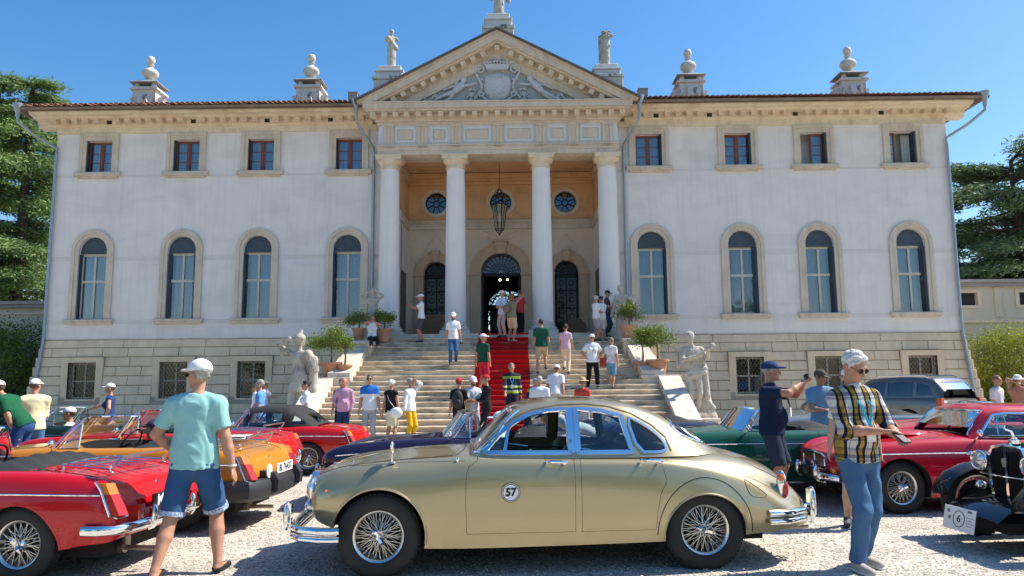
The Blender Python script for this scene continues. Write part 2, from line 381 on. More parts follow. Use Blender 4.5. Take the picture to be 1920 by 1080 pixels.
# ---------------------------------------------------------------- ground
def gravel_mat():
    m = bpy.data.materials.new('pale gravel'); m.use_nodes = True; N, L = nt(m); p = N['Principled BSDF']; p.inputs['Roughness'].default_value = .9
    g = N.new('ShaderNodeNewGeometry')
    v = N.new('ShaderNodeTexVoronoi'); v.inputs['Scale'].default_value = 42; L.new(g.outputs['Position'], v.inputs['Vector'])
    sep = N.new('ShaderNodeSeparateColor'); L.new(v.outputs['Color'], sep.inputs[0])
    cr = N.new('ShaderNodeValToRGB'); e = cr.color_ramp.elements
    e[0].position = 0; e[0].color = (.26, .22, .175, 1); e[1].position = 1; e[1].color = (.74, .68, .58, 1)
    a = e.new(.3); a.color = (.50, .44, .36, 1); a = e.new(.65); a.color = (.64, .585, .50, 1)
    L.new(sep.outputs[0], cr.inputs[0])
    n = N.new('ShaderNodeTexNoise'); n.inputs['Scale'].default_value = 1.0; n.inputs['Detail'].default_value = 5; mpn = N.new('ShaderNodeMapping'); mpn.inputs['Scale'].default_value = (.28, 1.5, 1); mpn.inputs['Rotation'].default_value = (0, 0, .12); L.new(g.outputs['Position'], mpn.inputs['Vector']); L.new(mpn.outputs[0], n.inputs['Vector'])
    mr = N.new('ShaderNodeMapRange'); mr.inputs[1].default_value = .35; mr.inputs[2].default_value = .7; mr.inputs[3].default_value = 1.0; mr.inputs[4].default_value = .68
    L.new(n.outputs['Fac'], mr.inputs[0]); sc_ = N.new('ShaderNodeVectorMath'); sc_.operation = 'SCALE'; L.new(cr.outputs[0], sc_.inputs[0]); L.new(mr.outputs[0], sc_.inputs['Scale'])
    L.new(sc_.outputs[0], p.inputs['Base Color'])
    ds = N.new('ShaderNodeMath'); ds.operation = 'SUBTRACT'; ds.inputs[0].default_value = .6; L.new(v.outputs['Distance'], ds.inputs[1])
    b = N.new('ShaderNodeBump'); b.inputs['Distance'].default_value = .012; b.inputs['Strength'].default_value = .9; L.new(ds.outputs[0], b.inputs['Height'])
    L.new(b.outputs[0], p.inputs['Normal'])
    return m
M['gravel'] = gravel_mat()
M['pebble'] = mat('pebble stone', (.52, .46, .37), .9, coords='World', var=.5, vscale=38, detail=1)
g = MB()
g.add([(-600, -60, 0), (600, -60, 0), (600, 900, 0), (-600, 900, 0)], [(0, 1, 2, 3)])
tag(g.build('ground', M['gravel']), kind='structure')
def pebbles():
    n = 30000; u = rng.random(n)
    d = 3.6+9.0*u**1.6; t = rng.uniform(-.82, .82, n)
    x = .85+d*np.tan(t*0.95)*.95; y = d
    base = np.array([(1, 0, 0), (0, 1, 0), (-1, 0, 0), (0, -1, 0), (0, 0, .7), (0, 0, -.5)], float)
    ang = rng.uniform(0, 2*pi, n); s = rng.uniform(.007, .017, n)
    c, sn = np.cos(ang), np.sin(ang); jit = rng.uniform(.7, 1.3, (n, 6, 3)); P = base[None]*jit
    V = np.empty((n, 6, 3)); V[..., 0] = (P[..., 0]*c[:, None]-P[..., 1]*sn[:, None])*s[:, None]+x[:, None]
    V[..., 1] = (P[..., 0]*sn[:, None]+P[..., 1]*c[:, None])*s[:, None]+y[:, None]; V[..., 2] = P[..., 2]*s[:, None]+.003
    fs = np.array([(0, 1, 4), (1, 2, 4), (2, 3, 4), (3, 0, 4)]); F = (fs[None]+np.arange(n)[:, None, None]*6).reshape(-1, 3)
    return tri_obj('gravel_stones', V.reshape(-1, 3), F, M['pebble'])
def tri_obj(name, V, F, m, parent=None, smooth=False):
    me = bpy.data.meshes.new(name); k = F.shape[1]
    me.vertices.add(len(V)); me.vertices.foreach_set('co', np.ascontiguousarray(V, dtype=np.float32).ravel())
    me.loops.add(F.size); me.loops.foreach_set('vertex_index', np.ascontiguousarray(F, dtype=np.int32).ravel())
    me.polygons.add(len(F)); me.polygons.foreach_set('loop_start', np.arange(0, F.size, k, dtype=np.int32))
    me.update(calc_edges=True); me.validate()
    me.materials.append(m)
    if smooth: me.shade_smooth()
    o = bpy.data.objects.new(name, me); link(o)
    if parent is not None: o.parent = parent
    return o
tag(pebbles(), 'loose pale pebbles scattered over the gravel forecourt', 'gravel', kind='stuff')
# ---------------------------------------------------------------- villa
YF = 29.0                      # face of the plaster walls
ZP = 3.32                      # top of plinth / portico floor
ZE = 11.86                     # underside of cornice
HW = 17.85                     # half width
villa = thing('villa', 'wide white plastered villa with columned portico, pediment and rusticated stone base', 'villa', (0, YF, 0))
VO = Vector((0, -YF, 0))
def vpart(mb, name, m, smooth=False, parent=None, angle=radians(38)):
    p = parent or villa
    o = mb.build(name, m, p, smooth, angle)
    if p is villa: o.location = VO
    return o
def share_v(name, me, parent, loc, rot=(0, 0, 0), scale=(1, 1, 1)):
    o = bpy.data.objects.new(name, me); link(o); o.parent = parent; o.rotation_euler = rot; o.scale = scale
    o.location = Vector(loc)+(VO if parent is villa else Vector((0, 0, 0))); return o
CX4 = (6.0, 9.55, 12.56, 16.1)
UPW, UPZ0, UPZ1 = 1.05, 10.02, 11.34
ARW, ARZ0, ARZS = 1.12, 4.10, 6.83
# --- plaster walls of the two wings
wall_l = MB(); wall_r = MB()
for s, mb in ((-1, wall_l), (1, wall_r)):
    x0, x1 = (-HW, -4.0) if s < 0 else (4.0, HW)
    holes = []
    for c in CX4:
        holes.append(rect(s*c-UPW/2, s*c+UPW/2, UPZ0, UPZ1)); holes.append(arch_poly(s*c, ARW, ARZ0, ARZS))
    wall_sheet(mb, rect(x0, x1, ZP, ZE), holes, YF, .28)
    mb.box(x0, x1, YF+.75, YF+.9, ZP, ZE)                       # inner leaf behind the rooms' windows
    ex = s*HW; mb.add([(ex, YF, ZP), (ex, YF+16, ZP), (ex, YF+16, ZE), (ex, YF, ZE)], [(0, 1, 2, 3) if s > 0 else (3, 2, 1, 0)])
    ix = s*4.0; mb.add([(ix, YF, ZP), (ix, 31.6, ZP), (ix, 31.6, 10.5), (ix, YF, 10.5)], [(3, 2, 1, 0) if s > 0 else (0, 1, 2, 3)])
    o = vpart(mb, 'wall', M['plaster'])
    # side wall colour bands of the portico (ochre above, stone below)
    b = MB(); xi = s*3.985; xo = s*4.0
    b.box(min(xi, xo), max(xi, xo), YF+.25, 31.6, 8.42, 10.5); vpart(b, 'ochre_side_panel', M['ochre'])
    b = MB(); b.box(min(s*3.93, s*3.998), max(s*3.93, s*3.998), YF+.25, 31.6, 8.05, 8.42); vpart(b, 'side_cornice', M['trimstone']); b = MB()
    b.box(min(s*3.93, s*3.984), max(s*3.93, s*3.984), YF+.25, 31.6, 10.1, 10.5); vpart(b, 'side_cornice', M['trimstone'])
    b = MB(); b.box(min(s*3.97, s*3.998), max(s*3.97, s*3.998), 29.9, 31.0, ZP, 6.1); vpart(b, 'side_door', M['dullstone'])
# room backs (dark) so that windows look into rooms
# --- upper windows
def window_frame_mesh(kind):
    mb = MB()
    if kind == 'upper':
        a = [(-.76, 9.86), (.76, 9.86), (.76, 11.60), (-.76, 11.60)]; i = rect(-UPW/2, UPW/2, UPZ0, UPZ1)
        ring(mb, i, rect(-.66, .66, 9.9, 11.48), YF-.055, YF+.02); ring(mb, rect(-.655, .655, 9.9, 11.475), rect(-.77, .77, 9.9, 11.62), YF-.085, YF+.02)
    return mb
# shared meshes
def surround_upper():
    mb = MB(); i = rect(-UPW/2, UPW/2, UPZ0, UPZ1)
    ring(mb, i, rect(-.66, .66, UPZ0, 11.50), -.05, .02); ring(mb, rect(-.66, .66, UPZ0, 11.50), rect(-.79, .79, UPZ0, 11.66), -.085, .02)
    return mb
def surround_arch():
    mb = MB(); n = 20
    def ap(w, r, b=0): return [(-w, ARZ0), (w, ARZ0)]+[(r*cos(pi*k/n), ARZS+r*sin(pi*k/n)) for k in range(n+1)]
    ring(mb, ap(.56, .56), ap(.70, .70), -.045, .02); ring(mb, ap(.70, .70), ap(.84, .84), -.085, .02)
    return mb
def mk_me(mb, name, mats, smooth=False, angle=radians(38)):
    o = mb.build(name, mats, None, smooth, angle); me = o.data; bpy.data.objects.remove(o); return me
me_su = mk_me(surround_upper(), 'surround', M['trimstone']); me_sa = mk_me(surround_arch(), 'surround', M['trimstone'])
b = MB(); b.bbox(-.93, .93, -.16, .02, UPZ0-.17, UPZ0, .02); b.box(-.8, .8, -.08, .02, UPZ0-.25, UPZ0-.17); me_silu = mk_me(b, 'sill', M['trimstone'])
b = MB(); b.bbox(-.98, .98, -.18, .02, ARZ0-.10, ARZ0, .02); b.box(-.93, .93, -.12, .02, ARZ0-.20, ARZ0-.10); me_sila = mk_me(b, 'sill', M['trimstone'])
# curtains: pleated sheets
def curtain_me(w, z0, z1, seed, part=None):
    r = random.Random(seed); mb = MB(); n = int(w/.022); ph = [r.uniform(0, 6) for _ in range(3)]
    f = [r.uniform(40, 60), r.uniform(70, 95), r.uniform(14, 22)]
    def fn(u, v):
        x = -w/2+w*u; return (x, .022*sin(f[0]*x+ph[0]+.3*v)+.010*sin(f[1]*x+ph[1])+.02*sin(f[2]*x+ph[2]), z0+(z1-z0)*v)
    mb.grid(fn, n, 3); return mk_me(mb, 'curtain', M['curtain'], True)
cur_u = [curtain_me(.98, UPZ0, UPZ1-.04, i) for i in range(3)]; cur_a = [curtain_me(1.02, ARZ0, 6.72, 10+i) for i in range(4)]
# casement meshes
def casement_upper(x0, x1):
    mb = MB(); t = .05
    mb.box(x0, x0+t, 0, .06, UPZ0, UPZ1); mb.box(x1-t, x1, 0, .06, UPZ0, UPZ1); mb.box(x0+t, x1-t, 0, .06, UPZ1-.08, UPZ1); mb.box(x0+t, x1-t, 0, .06, UPZ0, UPZ0+.06)
    for k in (1, 2): z = UPZ0+.06+(UPZ1-UPZ0-.14)*k/3; mb.box(x0+t, x1-t, .01, .035, z-.012, z+.012)
    return mb
me_cu = [mk_me(casement_upper(-.50, -.03), 'casement', M['wood_red']), mk_me(casement_upper(.03, .50), 'casement', M['wood_red'])]
b = MB(); b.box(-.03, .03, -.02, .05, UPZ0, UPZ1); me_mull = mk_me(b, 'mullion', M['wood_red'])
def pane_me(x0, x1, z0, z1): b = MB(); b.box(x0, x1, 0, .006, z0, z1); return mk_me(b, 'pane', M['wglass'])
me_pu = [pane_me(-.45, -.08, UPZ0+.06, UPZ1-.08), pane_me(.08, .45, UPZ0+.06, UPZ1-.08)]
def leaf_shutter(w, z0, z1, slats):
    """one folded shutter leaf with rails and louvres, hinged at x=0 running +x, y thickness .04"""
    mb = MB(); t = .06
    mb.box(0, t, 0, .04, z0, z1); mb.box(w-t, w, 0, .04, z0, z1)
    for z in (z0, (z0+z1)/2-.04, z1-.08): mb.box(t, w-t, 0, .04, z, z+.08)
    z = z0+.1
    while z < z1-.1:
        if abs(z-(z0+z1)/2) > .07: mb.add([(t, .035, z), (w-t, .035, z), (w-t, .005, z+.045), (t, .005, z+.045)], [(0, 1, 2, 3), (3, 2, 1, 0)])
        z += .055
    mb.box(t, w-t, .018, .022, z0, z1)
    return mk_me(mb, 'shutter', M['shutter'])
me_shu = leaf_shutter(.30, UPZ0, UPZ1, 12); me_sha = leaf_shutter(.33, ARZ0, 6.70, 30)
def part_at(name, me, parent, x, y, z=0, rz=0, sx=1):
    o = bpy.data.objects.new(name, me); link(o); o.parent = parent; o.location = (x, y, z); o.rotation_euler = (0, 0, rz); o.scale = (sx, 1, 1); return o
def empty_part(name, x):
    o = bpy.data.objects.new(name, None); o.empty_display_size = .1; link(o); o.parent = villa; o.location = (x, 0, 0); return o
dark_room = MB()
for s in (-1, 1):
    for i, c in enumerate(CX4):
        w = empty_part('upper_window', s*c)
        part_at('surround', me_su, w, 0, 0); part_at('sill', me_silu, w, 0, 0)
        opened = (s > 0 and i in (2, 3))
        part_at('mullion', me_mull, w, 0, .2) if not opened else None
        if not opened:
            for k in (0, 1): part_at('casement', me_cu[k], w, 0, .2); part_at('pane', me_pu[k], w, 0, .225)
            part_at('curtain', cur_u[(i+(s > 0)) % 3], w, 0, .34)
        else:
            part_at('casement', me_cu[0], w, (.45 if i == 2 else -.2), .2, rz=0); part_at('pane', me_pu[0], w, (.45 if i == 2 else -.2), .225)
            part_at('curtain', cur_u[1], w, .3, .40, sx=.35)
        # shutter leaf folded into the reveal, seen obliquely
        side = -1 if s < 0 else 1
        part_at('shutter', me_shu, w, side*(UPW/2-.02), .02, rz=radians(90+side*8) if side > 0 else radians(82))
        # arched window
        a = empty_part('arched_window', s*c)
        part_at('surround', me_sa, a, 0, 0); part_at('sill', me_sila, a, 0, 0)
        mb = MB(); mb.prism([(-.56, 6.83)]+[(.56*cos(pi-pi*k/16), 6.83+.56*sin(pi*k/16)) for k in range(17)], 'y', .12, .15); mb.box(-.56, .56, .10, .16, 6.74, 6.83)
        mb.build('fanlight_panel', M['shutter'], a)
        mb = MB(); t = .07; z0, z1 = ARZ0, 6.74; zm = 5.62
        mb.box(-.54, -.54+t, .20, .26, z0, z1); mb.box(.54-t, .54, .20, .26, z0, z1); mb.box(-.54+t, .54-t, .20, .26, z1-.10, z1); mb.box(-.54+t, .54-t, .20, .26, z0, z0+.07)
        mb.box(-.54+t, .54-t, .19, .25, zm-.05, zm+.05); mb.box(-.04, .04, .185, .255, z0+.07, z1-.10)
        mb.build('window_frame', M['wood_cream'], a)
        for (xa, xb) in ((-.47, -.04), (.04, .47)):
            for (za, zb) in ((z0+.07, zm-.05), (zm+.05, z1-.1)):
                q = MB(); q.box(xa, xb, .225, .231, za, zb); q.build('pane', M['wglass'], a)
        if s > 0 and i == 1:
            part_at('curtain', cur_a[0], a, .38, .36, sx=.3); part_at('curtain', cur_a[1], a, -.36, .36, sx=.12)
        elif s > 0 and i == 0:
            part_at('curtain', cur_a[2], a, -.33, .36, sx=.32); part_at('curtain', cur_a[1], a, .33, .36, sx=.36)
        else:
            part_at('curtain', cur_a[i % 4], a, 0, .36)
        both = (i == 2 and s < 0)
        if s < 0 or both: part_at('shutter', me_sha, a, -.55, .03, rz=radians(58 if i != 3 else 75))
        if s > 0 or both: part_at('shutter', me_sha, a, .55, .03, rz=radians(180-58 if i != 0 else 180-72))
# --- string courses: faint grey band lines on the wall
for s in (-1, 1):
    b = MB(); x0, x1 = sorted((s*4.72, s*HW))
    b.box(x0, x1, YF-.03, YF+.01, ZP-.01, ZP+.03); vpart(b, 'plinth_ledge', M['trimstone']); b = MB()
    b.box(x0, x1, YF-.05, YF+.01, 11.60+.03, ZE+.02); vpart(b, 'frieze_band', M['cornice'])
    bandm = M.setdefault('band', mat('faint beige plaster band', (.70, .64, .585), .85, var=.05, vscale=2))
    for za, zb in ((6.42, 6.60), (3.92, 4.08), (9.82, 9.90)):
        xs = [4.72]+[v for c in CX4 for v in (c-(.86 if za < 9 else .94), c+(.86 if za < 9 else .94))]+[HW]
        for k in range(0, len(xs), 2):
            a_, b_ = sorted((s*xs[k], s*xs[k+1])); 
            if b_-a_ > .1: bb = MB(); bb.box(a_, b_, YF-.006, YF+.01, za, zb); vpart(bb, 'string_course', bandm)
# --- battered plinth with individual stones
BAT = .15
def yb(z): return YF-(ZP-z)*BAT
rows = [(2.99, 3.30)]+[(2.63-.365*k+.0, 2.99-.365*k) for k in range(9)]
plinth = empty_part('plinth', 0)
for s in (-1, 1):
    core = MB()
    xa = 5.6; xo_t = HW-.0; xo_b = HW+ZP*BAT
    outer = ccw([(s*xa, 0), (s*(xo_b-.03), 0), (s*(xo_t-.03), ZP), (s*xa, ZP)])
    holes = [ccw(rect(s*c-.6, s*c+.6, .95, 2.5)) for c in CX4[1:]]
    PP, TT = fill2d(outer, holes)
    core.add([(p[0], yb(p[1])-YF+.035, p[1]) for p in PP], TT)
    e = s*(xo_b-.03); f_ = s*(xo_t-.03)
    core.add([(e, yb(0)-YF+.035, 0), (e, 3, 0), (f_, 3, ZP), (f_, yb(ZP)-YF+.035, ZP)], [(0, 1, 2, 3) if s > 0 else (3, 2, 1, 0)])
    core.build('plinth_core', M['joint'], plinth)
stone_cache = {}
def stone_me(w, h, key):
    k = (round(w, 2), round(h, 2), key % 3)
    if k not in stone_cache:
        r = random.Random(key*7+1); b = MB(); j = .008; o = r.uniform(-.004, .006)
        b.bbox(-w/2+j, w/2-j, -.035-o, .05, -h/2+j, h/2-j, .014); stone_cache[k] = mk_me(b, 'stone', M['ashlar'])
    return stone_cache[k]
LWX = CX4[1:]
tilt = math.atan(BAT); cnt = 0
for s in (-1, 1):
    for ri, (z0, z1) in enumerate(rows):
        z0 = max(z0, .0)
        if z1-z0 < .08: continue
        xend = HW+(ZP-(z0+z1)/2)*BAT
        xs0 = 5.0 if z1 < 1.6 else 5.0
        # gaps of the window surrounds
        gaps = [] if (z1 > 2.7 or z1 < .9) else [(c-.80, c+.80) for c in LWX]
        segs = []; cur = xs0
        for ga, gb in gaps: segs.append((cur, ga)); cur = gb
        segs.append((cur, xend))
        for (sa, sb) in segs:
            L_ = sb-sa
            if ri == 0: nblk = max(1, round(L_/3.2))
            else: nblk = max(1, round(L_/.98))
            w = L_/nblk; off = (ri % 2)*w*.5
            edges = [sa]+[sa+off+w*k for k in range(0 if off > 0 else 1, nblk+1) if sa+off+w*k < sb-.12]+[sb]
            edges = sorted(set(round(e, 3) for e in edges))
            for ea, eb in zip(edges[:-1], edges[1:]):
                if eb-ea < .06: continue
                zc = (z0+z1)/2; xc = s*(ea+eb)/2; cnt += 1
                share('stone', stone_me(eb-ea, z1-z0, cnt), plinth, (xc, yb(zc)-YF, zc), (-tilt*0+math.atan(-BAT)*-1*-1, 0, 0))
# side quoins
b = MB()
for s in (-1, 1):
    for (z0, z1) in rows:
        z0 = max(z0, 0); 
        if z1-z0 < .08: continue
        xe = HW+(ZP-(z0+z1)/2)*BAT; x0, x1 = sorted((s*(xe-.02), s*(xe+.05)))
        for k in range(6): b.box(x0, x1, yb((z0+z1)/2)-YF+.02+k*1.2, yb((z0+z1)/2)-YF+1.19+k*1.2, z0+.01, z1-.01)
b.build('side_quoins', M['ashlar'], plinth)['kind'] = 'stuff'
# lower windows with lattice
def lattice_me():
    mb = MB(); w, h = 1.06, 1.38; x0, z0 = -w/2, -h/2; st = .19; r = .009
    for sgn in (1, -1):
        k = -12
        while k < 14:
            c = k*st; pts = []
            # line z = sgn*1.35*x + c within box
            for x in (x0, -x0):
                z = sgn*1.35*x+c
                pts.append((x, z))
            (xa, za), (xb, zb) = pts
            def clipz(x, z, ox, oz):
                for lim in (z0, -z0):
                    if (z < z0 and lim == z0) or (z > -z0 and lim == -z0):
                        return x+(ox-x)*(lim-z)/(oz-z), lim
                return x, z
            if not ((za < z0 and zb < z0) or (za > -z0 and zb > -z0)):
                a = clipz(xa, za, xb, zb); b_ = clipz(xb, zb, xa, za)
                if hypot(a[0]-b_[0], a[1]-b_[1]) > .05: mb.tube([(a[0], 0 if sgn > 0 else .015, a[1]), (b_[0], 0 if sgn > 0 else .015, b_[1])], r, 4)
            k += 1
    for x in (x0, -x0): mb.box(x-.012, x+.012, -.012, .025, z0, -z0)
    for z in (z0, -z0): mb.box(x0, -x0, -.012, .025, z-.012, z+.012)
    return mk_me(mb, 'lattice', M['grille'])
me_lat = lattice_me()
b = MB(); i = rect(-.54, .54, -.70, .70)
ring(b, i, rect(-.80, .80, -.92, .90), -.06, .06); b.add([(x, .30, z) for x, z in i], [(0, 1, 2, 3)][:0])
vs = [(x, -.06, z) for x, z in i]+[(x, .30, z) for x, z in i]; b.add(vs, [((k+1) % 4, k, 4+k, 4+(k+1) % 4)[::-1] for k in range(4)])
me_lsur = mk_me(b, 'surround', M['ashlar'])
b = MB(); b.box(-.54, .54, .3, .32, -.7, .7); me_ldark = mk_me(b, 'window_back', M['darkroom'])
b = MB()
for x in (-.5, -.02, .46): b.box(x, x+.06, .2, .25, -.68, .68)
for z in (-.68, -.05, .62): b.box(-.5, .5, .205, .245, z, z+.06)
me_lfr = mk_me(b, 'window_frame', M['wood_cream'])
b = MB(); b.box(-.44, -.02, .235, .24, -.62, .62); me_lsh = mk_me(b, 'shutter', M['urnwhite'])
b = MB(); b.box(-.44, .46, .225, .229, -.62, .62); me_lpane = mk_me(b, 'pane', M['cglass_dark'])
for s in (-1, 1):
    for i, c in enumerate(LWX):
        zc = 1.72
        w = bpy.data.objects.new('basement_window', None); link(w); w.parent = villa; w.location = (s*c, yb(zc)-YF, zc)
        part_at('surround', me_lsur, w, 0, -.0); part_at('window_back', me_ldark, w, 0, 0)
        part_at('lattice', me_lat, w, 0, .03); part_at('window_frame', me_lfr, w, 0, 0); part_at('pane', me_lpane, w, 0, 0)
        if s < 0 and i == 0: pass
        if s < 0 and i > 0: part_at('shutter', me_lsh, w, 0, 0)
# --- main cornice with modillions on each wing, returning round the ends
def cornice_run(x0, x1, name='cornice'):
    mb = MB()
    prof = [(YF, ZE), (YF-.10, ZE+.02), (YF-.13, ZE+.12), (YF-.22, ZE+.14), (YF-.22, ZE+.30), (YF-.50, ZE+.31), (YF-.58, ZE+.38), (YF-.78, ZE+.40), (YF-.84, ZE+.50), (YF-.84, ZE+.54), (YF+.3, ZE+.54), (YF+.3, ZE)]
    mb.prism(prof, 'x', x0, x1); return mb
for s in (-1, 1):
    x0, x1 = sorted((s*5.05, s*(HW+.70)))
    mb = cornice_run(x0, x1)
    # return along the end wall
    xe = s*HW
    for (o_, za, zb) in ((.12, ZE, ZE+.14), (.24, ZE+.14, ZE+.31), (.55, ZE+.31, ZE+.40), (.70, ZE+.40, ZE+.54)):
        a_, b_ = sorted((xe, xe+s*o_)); mb.box(a_, b_, YF-.02+.03, YF+16, za, zb)
    vpart(mb, 'cornice', M['cornice'])
    # modillions (individual), a few are replaced by vent openings
b = MB(); b.box(-.11, .11, -.26, 0, -.06, .075); b.box(-.09, .09, -.22, 0, -.10, -.06); me_mod = mk_me(b, 'modillion', M['cornice'])
b = MB(); b.box(-.10, .10, -.012, .01, -.08, .07); me_vent = mk_me(b, 'vent', M['darkroom'])
vents = {-1: (15.65, 12.35, 9.1, 6.75), 1: (6.2, 8.5, 11.75, 15.4)}
for s in (-1, 1):
    x = 5.45
    while x < HW+.2:
        v = [q for q in vents[s] if abs(q-x) < .2]
        if v: share_v('vent', me_vent, villa, (s*x, YF-.222, ZE+.215))
        else: share_v('modillion', me_mod, villa, (s*x, YF-.222, ZE+.225))
        x += .425
# --- eaves: gutter, tiles, roof
for s in (-1, 1):
    x0, x1 = sorted((s*5.3, s*(HW+1.12)))
    mb = MB()
    def gut(k):
        a = pi+pi*k/8; return (YF-1.0+.11*cos(a), ZE+.62+.13*sin(a))
    pr = [gut(k) for k in range(9)]; inner = [(YF-1.0+.095*cos(pi+pi*k/8), ZE+.62+.115*sin(pi+pi*k/8)) for k in range(9)][::-1]
    mb.prism(pr+inner, 'x', x0, x1)
    n = int((x1-x0)/1.02)
    for k in range(n+1):
        xx = x0+(x1-x0)*k/n; mb.prism([(YF-1.0+.125*cos(pi+pi*q/8), ZE+.62+.145*sin(pi+pi*q/8)) for q in range(9)]+[(YF-1.0+.10*cos(pi+pi*q/8), ZE+.62+.12*sin(pi+pi*q/8)) for q in range(9)][::-1], 'x', xx-.018, xx+.018)
    # side gutter
    xe = s*(HW+1.02); mb.tube([(xe, YF-1.0, ZE+.58), (xe, YF+16, ZE+.58)], .11, 8)
    vpart(mb, 'gutter', M['copper'], True)
    # eave boarding under tiles
    mb = MB(); a_, b_ = sorted((s*5.0, s*(HW+1.0)))
    mb.add([(a_, YF-.95, ZE+.60), (b_, YF-.95, ZE+.60), (b_, YF-.5, ZE+.541), (a_, YF-.5, ZE+.541)], [(0, 1, 2, 3)[::-1]])
    mb.box(a_, b_, YF-.86, YF+.2, ZE+.545, ZE+.62)
    vpart(mb, 'eave_board', M['copper'])
# roof slabs (hip) and tiles
ridge_z = ZE+.72+7*.36
mb = MB(); X = HW+1.05; y0 = YF-1.0; y1 = YF+17; zr0 = ZE+.70; ym = (y0+y1)/2; zr = zr0+(ym-y0)*.30
mb.add([(-X, y0, zr0), (X, y0, zr0), (X, y1, zr0), (-X, y1, zr0), (-X+9, ym, zr), (X-9, ym, zr)], [(0, 1, 5, 4), (1, 2, 5), (2, 3, 4, 5), (3, 0, 4), (3, 2, 1, 0)])
vpart(mb, 'roof', M['tile'])
def tiles():
    """covers of the pantile courses along the eave, the only ones the forecourt shows"""
    vs = []; fs = []; 
    for s in (-1, 1):
        x = 5.35
        while x < HW+1.0:
            for row in range(4):
                y = YF-1.07+row*.36; z = zr0+.03+row*.36*.30; dz = random.uniform(-.008, .012); dx = random.uniform(-.012, .012); b0 = len(vs); r0, r1 = .082, .068
                for (yy, rr, zz) in ((y, r0, z+.02), (y+.42, r1, z+.42*.30)):
                    for k in range(6):
                        a = pi*k/5; vs.append((s*x+dx+rr*cos(a), yy, zz+dz+rr*.8*sin(a)))
                for k in range(5): fs.append((b0+k, b0+k+1, b0+7+k, b0+6+k))
                fs.append(tuple(b0+k for k in range(6))[::-1])
            x += .20
    return mobj('roof_tiles', [(v[0], v[1]-YF, v[2]) for v in vs], fs, M['tile'], villa)
tiles()['kind'] = 'stuff'
for o in kids(villa):
    n_ = o.name.split('.')[0]
    if n_ in ('gutter', 'eave_board', 'roof', 'roof_tiles') or (n_ == 'cornice'): o.scale.z = .84; o.location.z = ZE*.16
    elif n_ in ('modillion', 'vent'): o.location.z = ZE+(o.location.z-ZE)*.84
# --- downpipes
def downpipe(pts, r=.055, hop=None):
    mb = MB(); mb.tube(pts, r, 10)
    for k in range(1, 12):
        z = 11.0-k*.95*1.15
        a, b_ = Vector(pts[-2]), Vector(pts[-1])
        if b_.z < z < a.z:
            t = (a.z-z)/(a.z-b_.z); p = a+(b_-a)*t; mb.tube([p+Vector((0, 0, .03)), p-Vector((0, 0, .03))], r+.014, 10)
    if hop: mb.lathe([(.20, .28), (.20, .20), (.085, -.10), (.07, -.28)][::-1], 12, hop)
    return vpart(mb, 'downpipe', M['zinc'], True)
downpipe([(-HW-1.0, YF-1.0, ZE+.5), (-HW-1.0, YF-.98, ZE-.02), (-HW-.6, YF-.5, ZE-.42), (-HW+.08, YF-.10, ZE-.85), (-HW+.06, YF-.10, ZE-1.1), (-HW+.06, YF-.10, ZP+.05), (-HW+.0, YF-.62, .1)], hop=(-HW-1.0, YF-1.0, ZE+.42))
downpipe([(HW+1.0, YF-1.0, ZE+.5), (HW+1.0, YF-.98, ZE-.02), (HW+.6, YF-.5, ZE-.42), (HW-.08, YF-.10, ZE-.85), (HW-.06, YF-.10, ZE-1.1), (HW-.06, YF-.10, ZP+.05), (HW-.0, YF-.62, .1)], hop=(HW+1.0, YF-1.0, ZE+.42))
for s in (-1, 1):
    downpipe([(s*5.52, YF-1.02, ZE+.5), (s*5.52, YF-.98, ZE-.15), (s*5.40, YF-.7, ZE-.40), (s*5.02, YF-.13, ZE-.95), (s*4.98, YF-.10, ZE-1.2), (s*4.98, YF-.10, ZP+.6), (s*4.98, YF-.12, ZP+.3)], hop=(s*5.52, YF-1.02, ZE+.42))
# --- portico -------------------------------------------------------------
YC = 28.62
COLX = (-4.27, -1.68, 1.68, 4.27)
def col_me():
    p = [(.56, 0), (.56, .17), (.50, .171), (.53, .20), (.545, .25), (.53, .30), (.47, .32), (.445, .36), (.46, .40), (.435, .43), (.405, .50)]
    sh = [(.405-.055*(t**1.6), .50+(6.52-.50)*t) for t in [k/10 for k in range(1, 11)]]
    return p, sh
bp, shp = col_me()
b = MB(); b.bbox(-.56, .56, -.56, .56, 0, .17, .01); b.lathe(bp[2:], 40); me_cb = mk_me(b, 'column_base', M['cheek'], True)
b = MB(); b.lathe([(.405, .50)]+shp, 48); me_cs = mk_me(b, 'shaft', M['column'], True)
b = MB(); b.lathe([(.35, 6.52), (.385, 6.54), (.39, 6.58), (.355, 6.60), (.355, 6.70), (.40, 6.72), (.43, 6.78), (.485, 6.86), (.49, 6.88)], 40)
b.box(-.49, .49, -.49, .49, 6.88, 6.99); b.box(-.52, .52, -.52, .52, 6.99, 7.05); me_cc = mk_me(b, 'capital', M['cornice'], True)
for x in COLX:
    c = empty_part('column', x); c.location = (x, YC-YF, ZP)
    part_at('column_base', me_cb, c, 0, 0); part_at('shaft', me_cs, c, 0, 0); part_at('capital', me_cc, c, 0, 0)
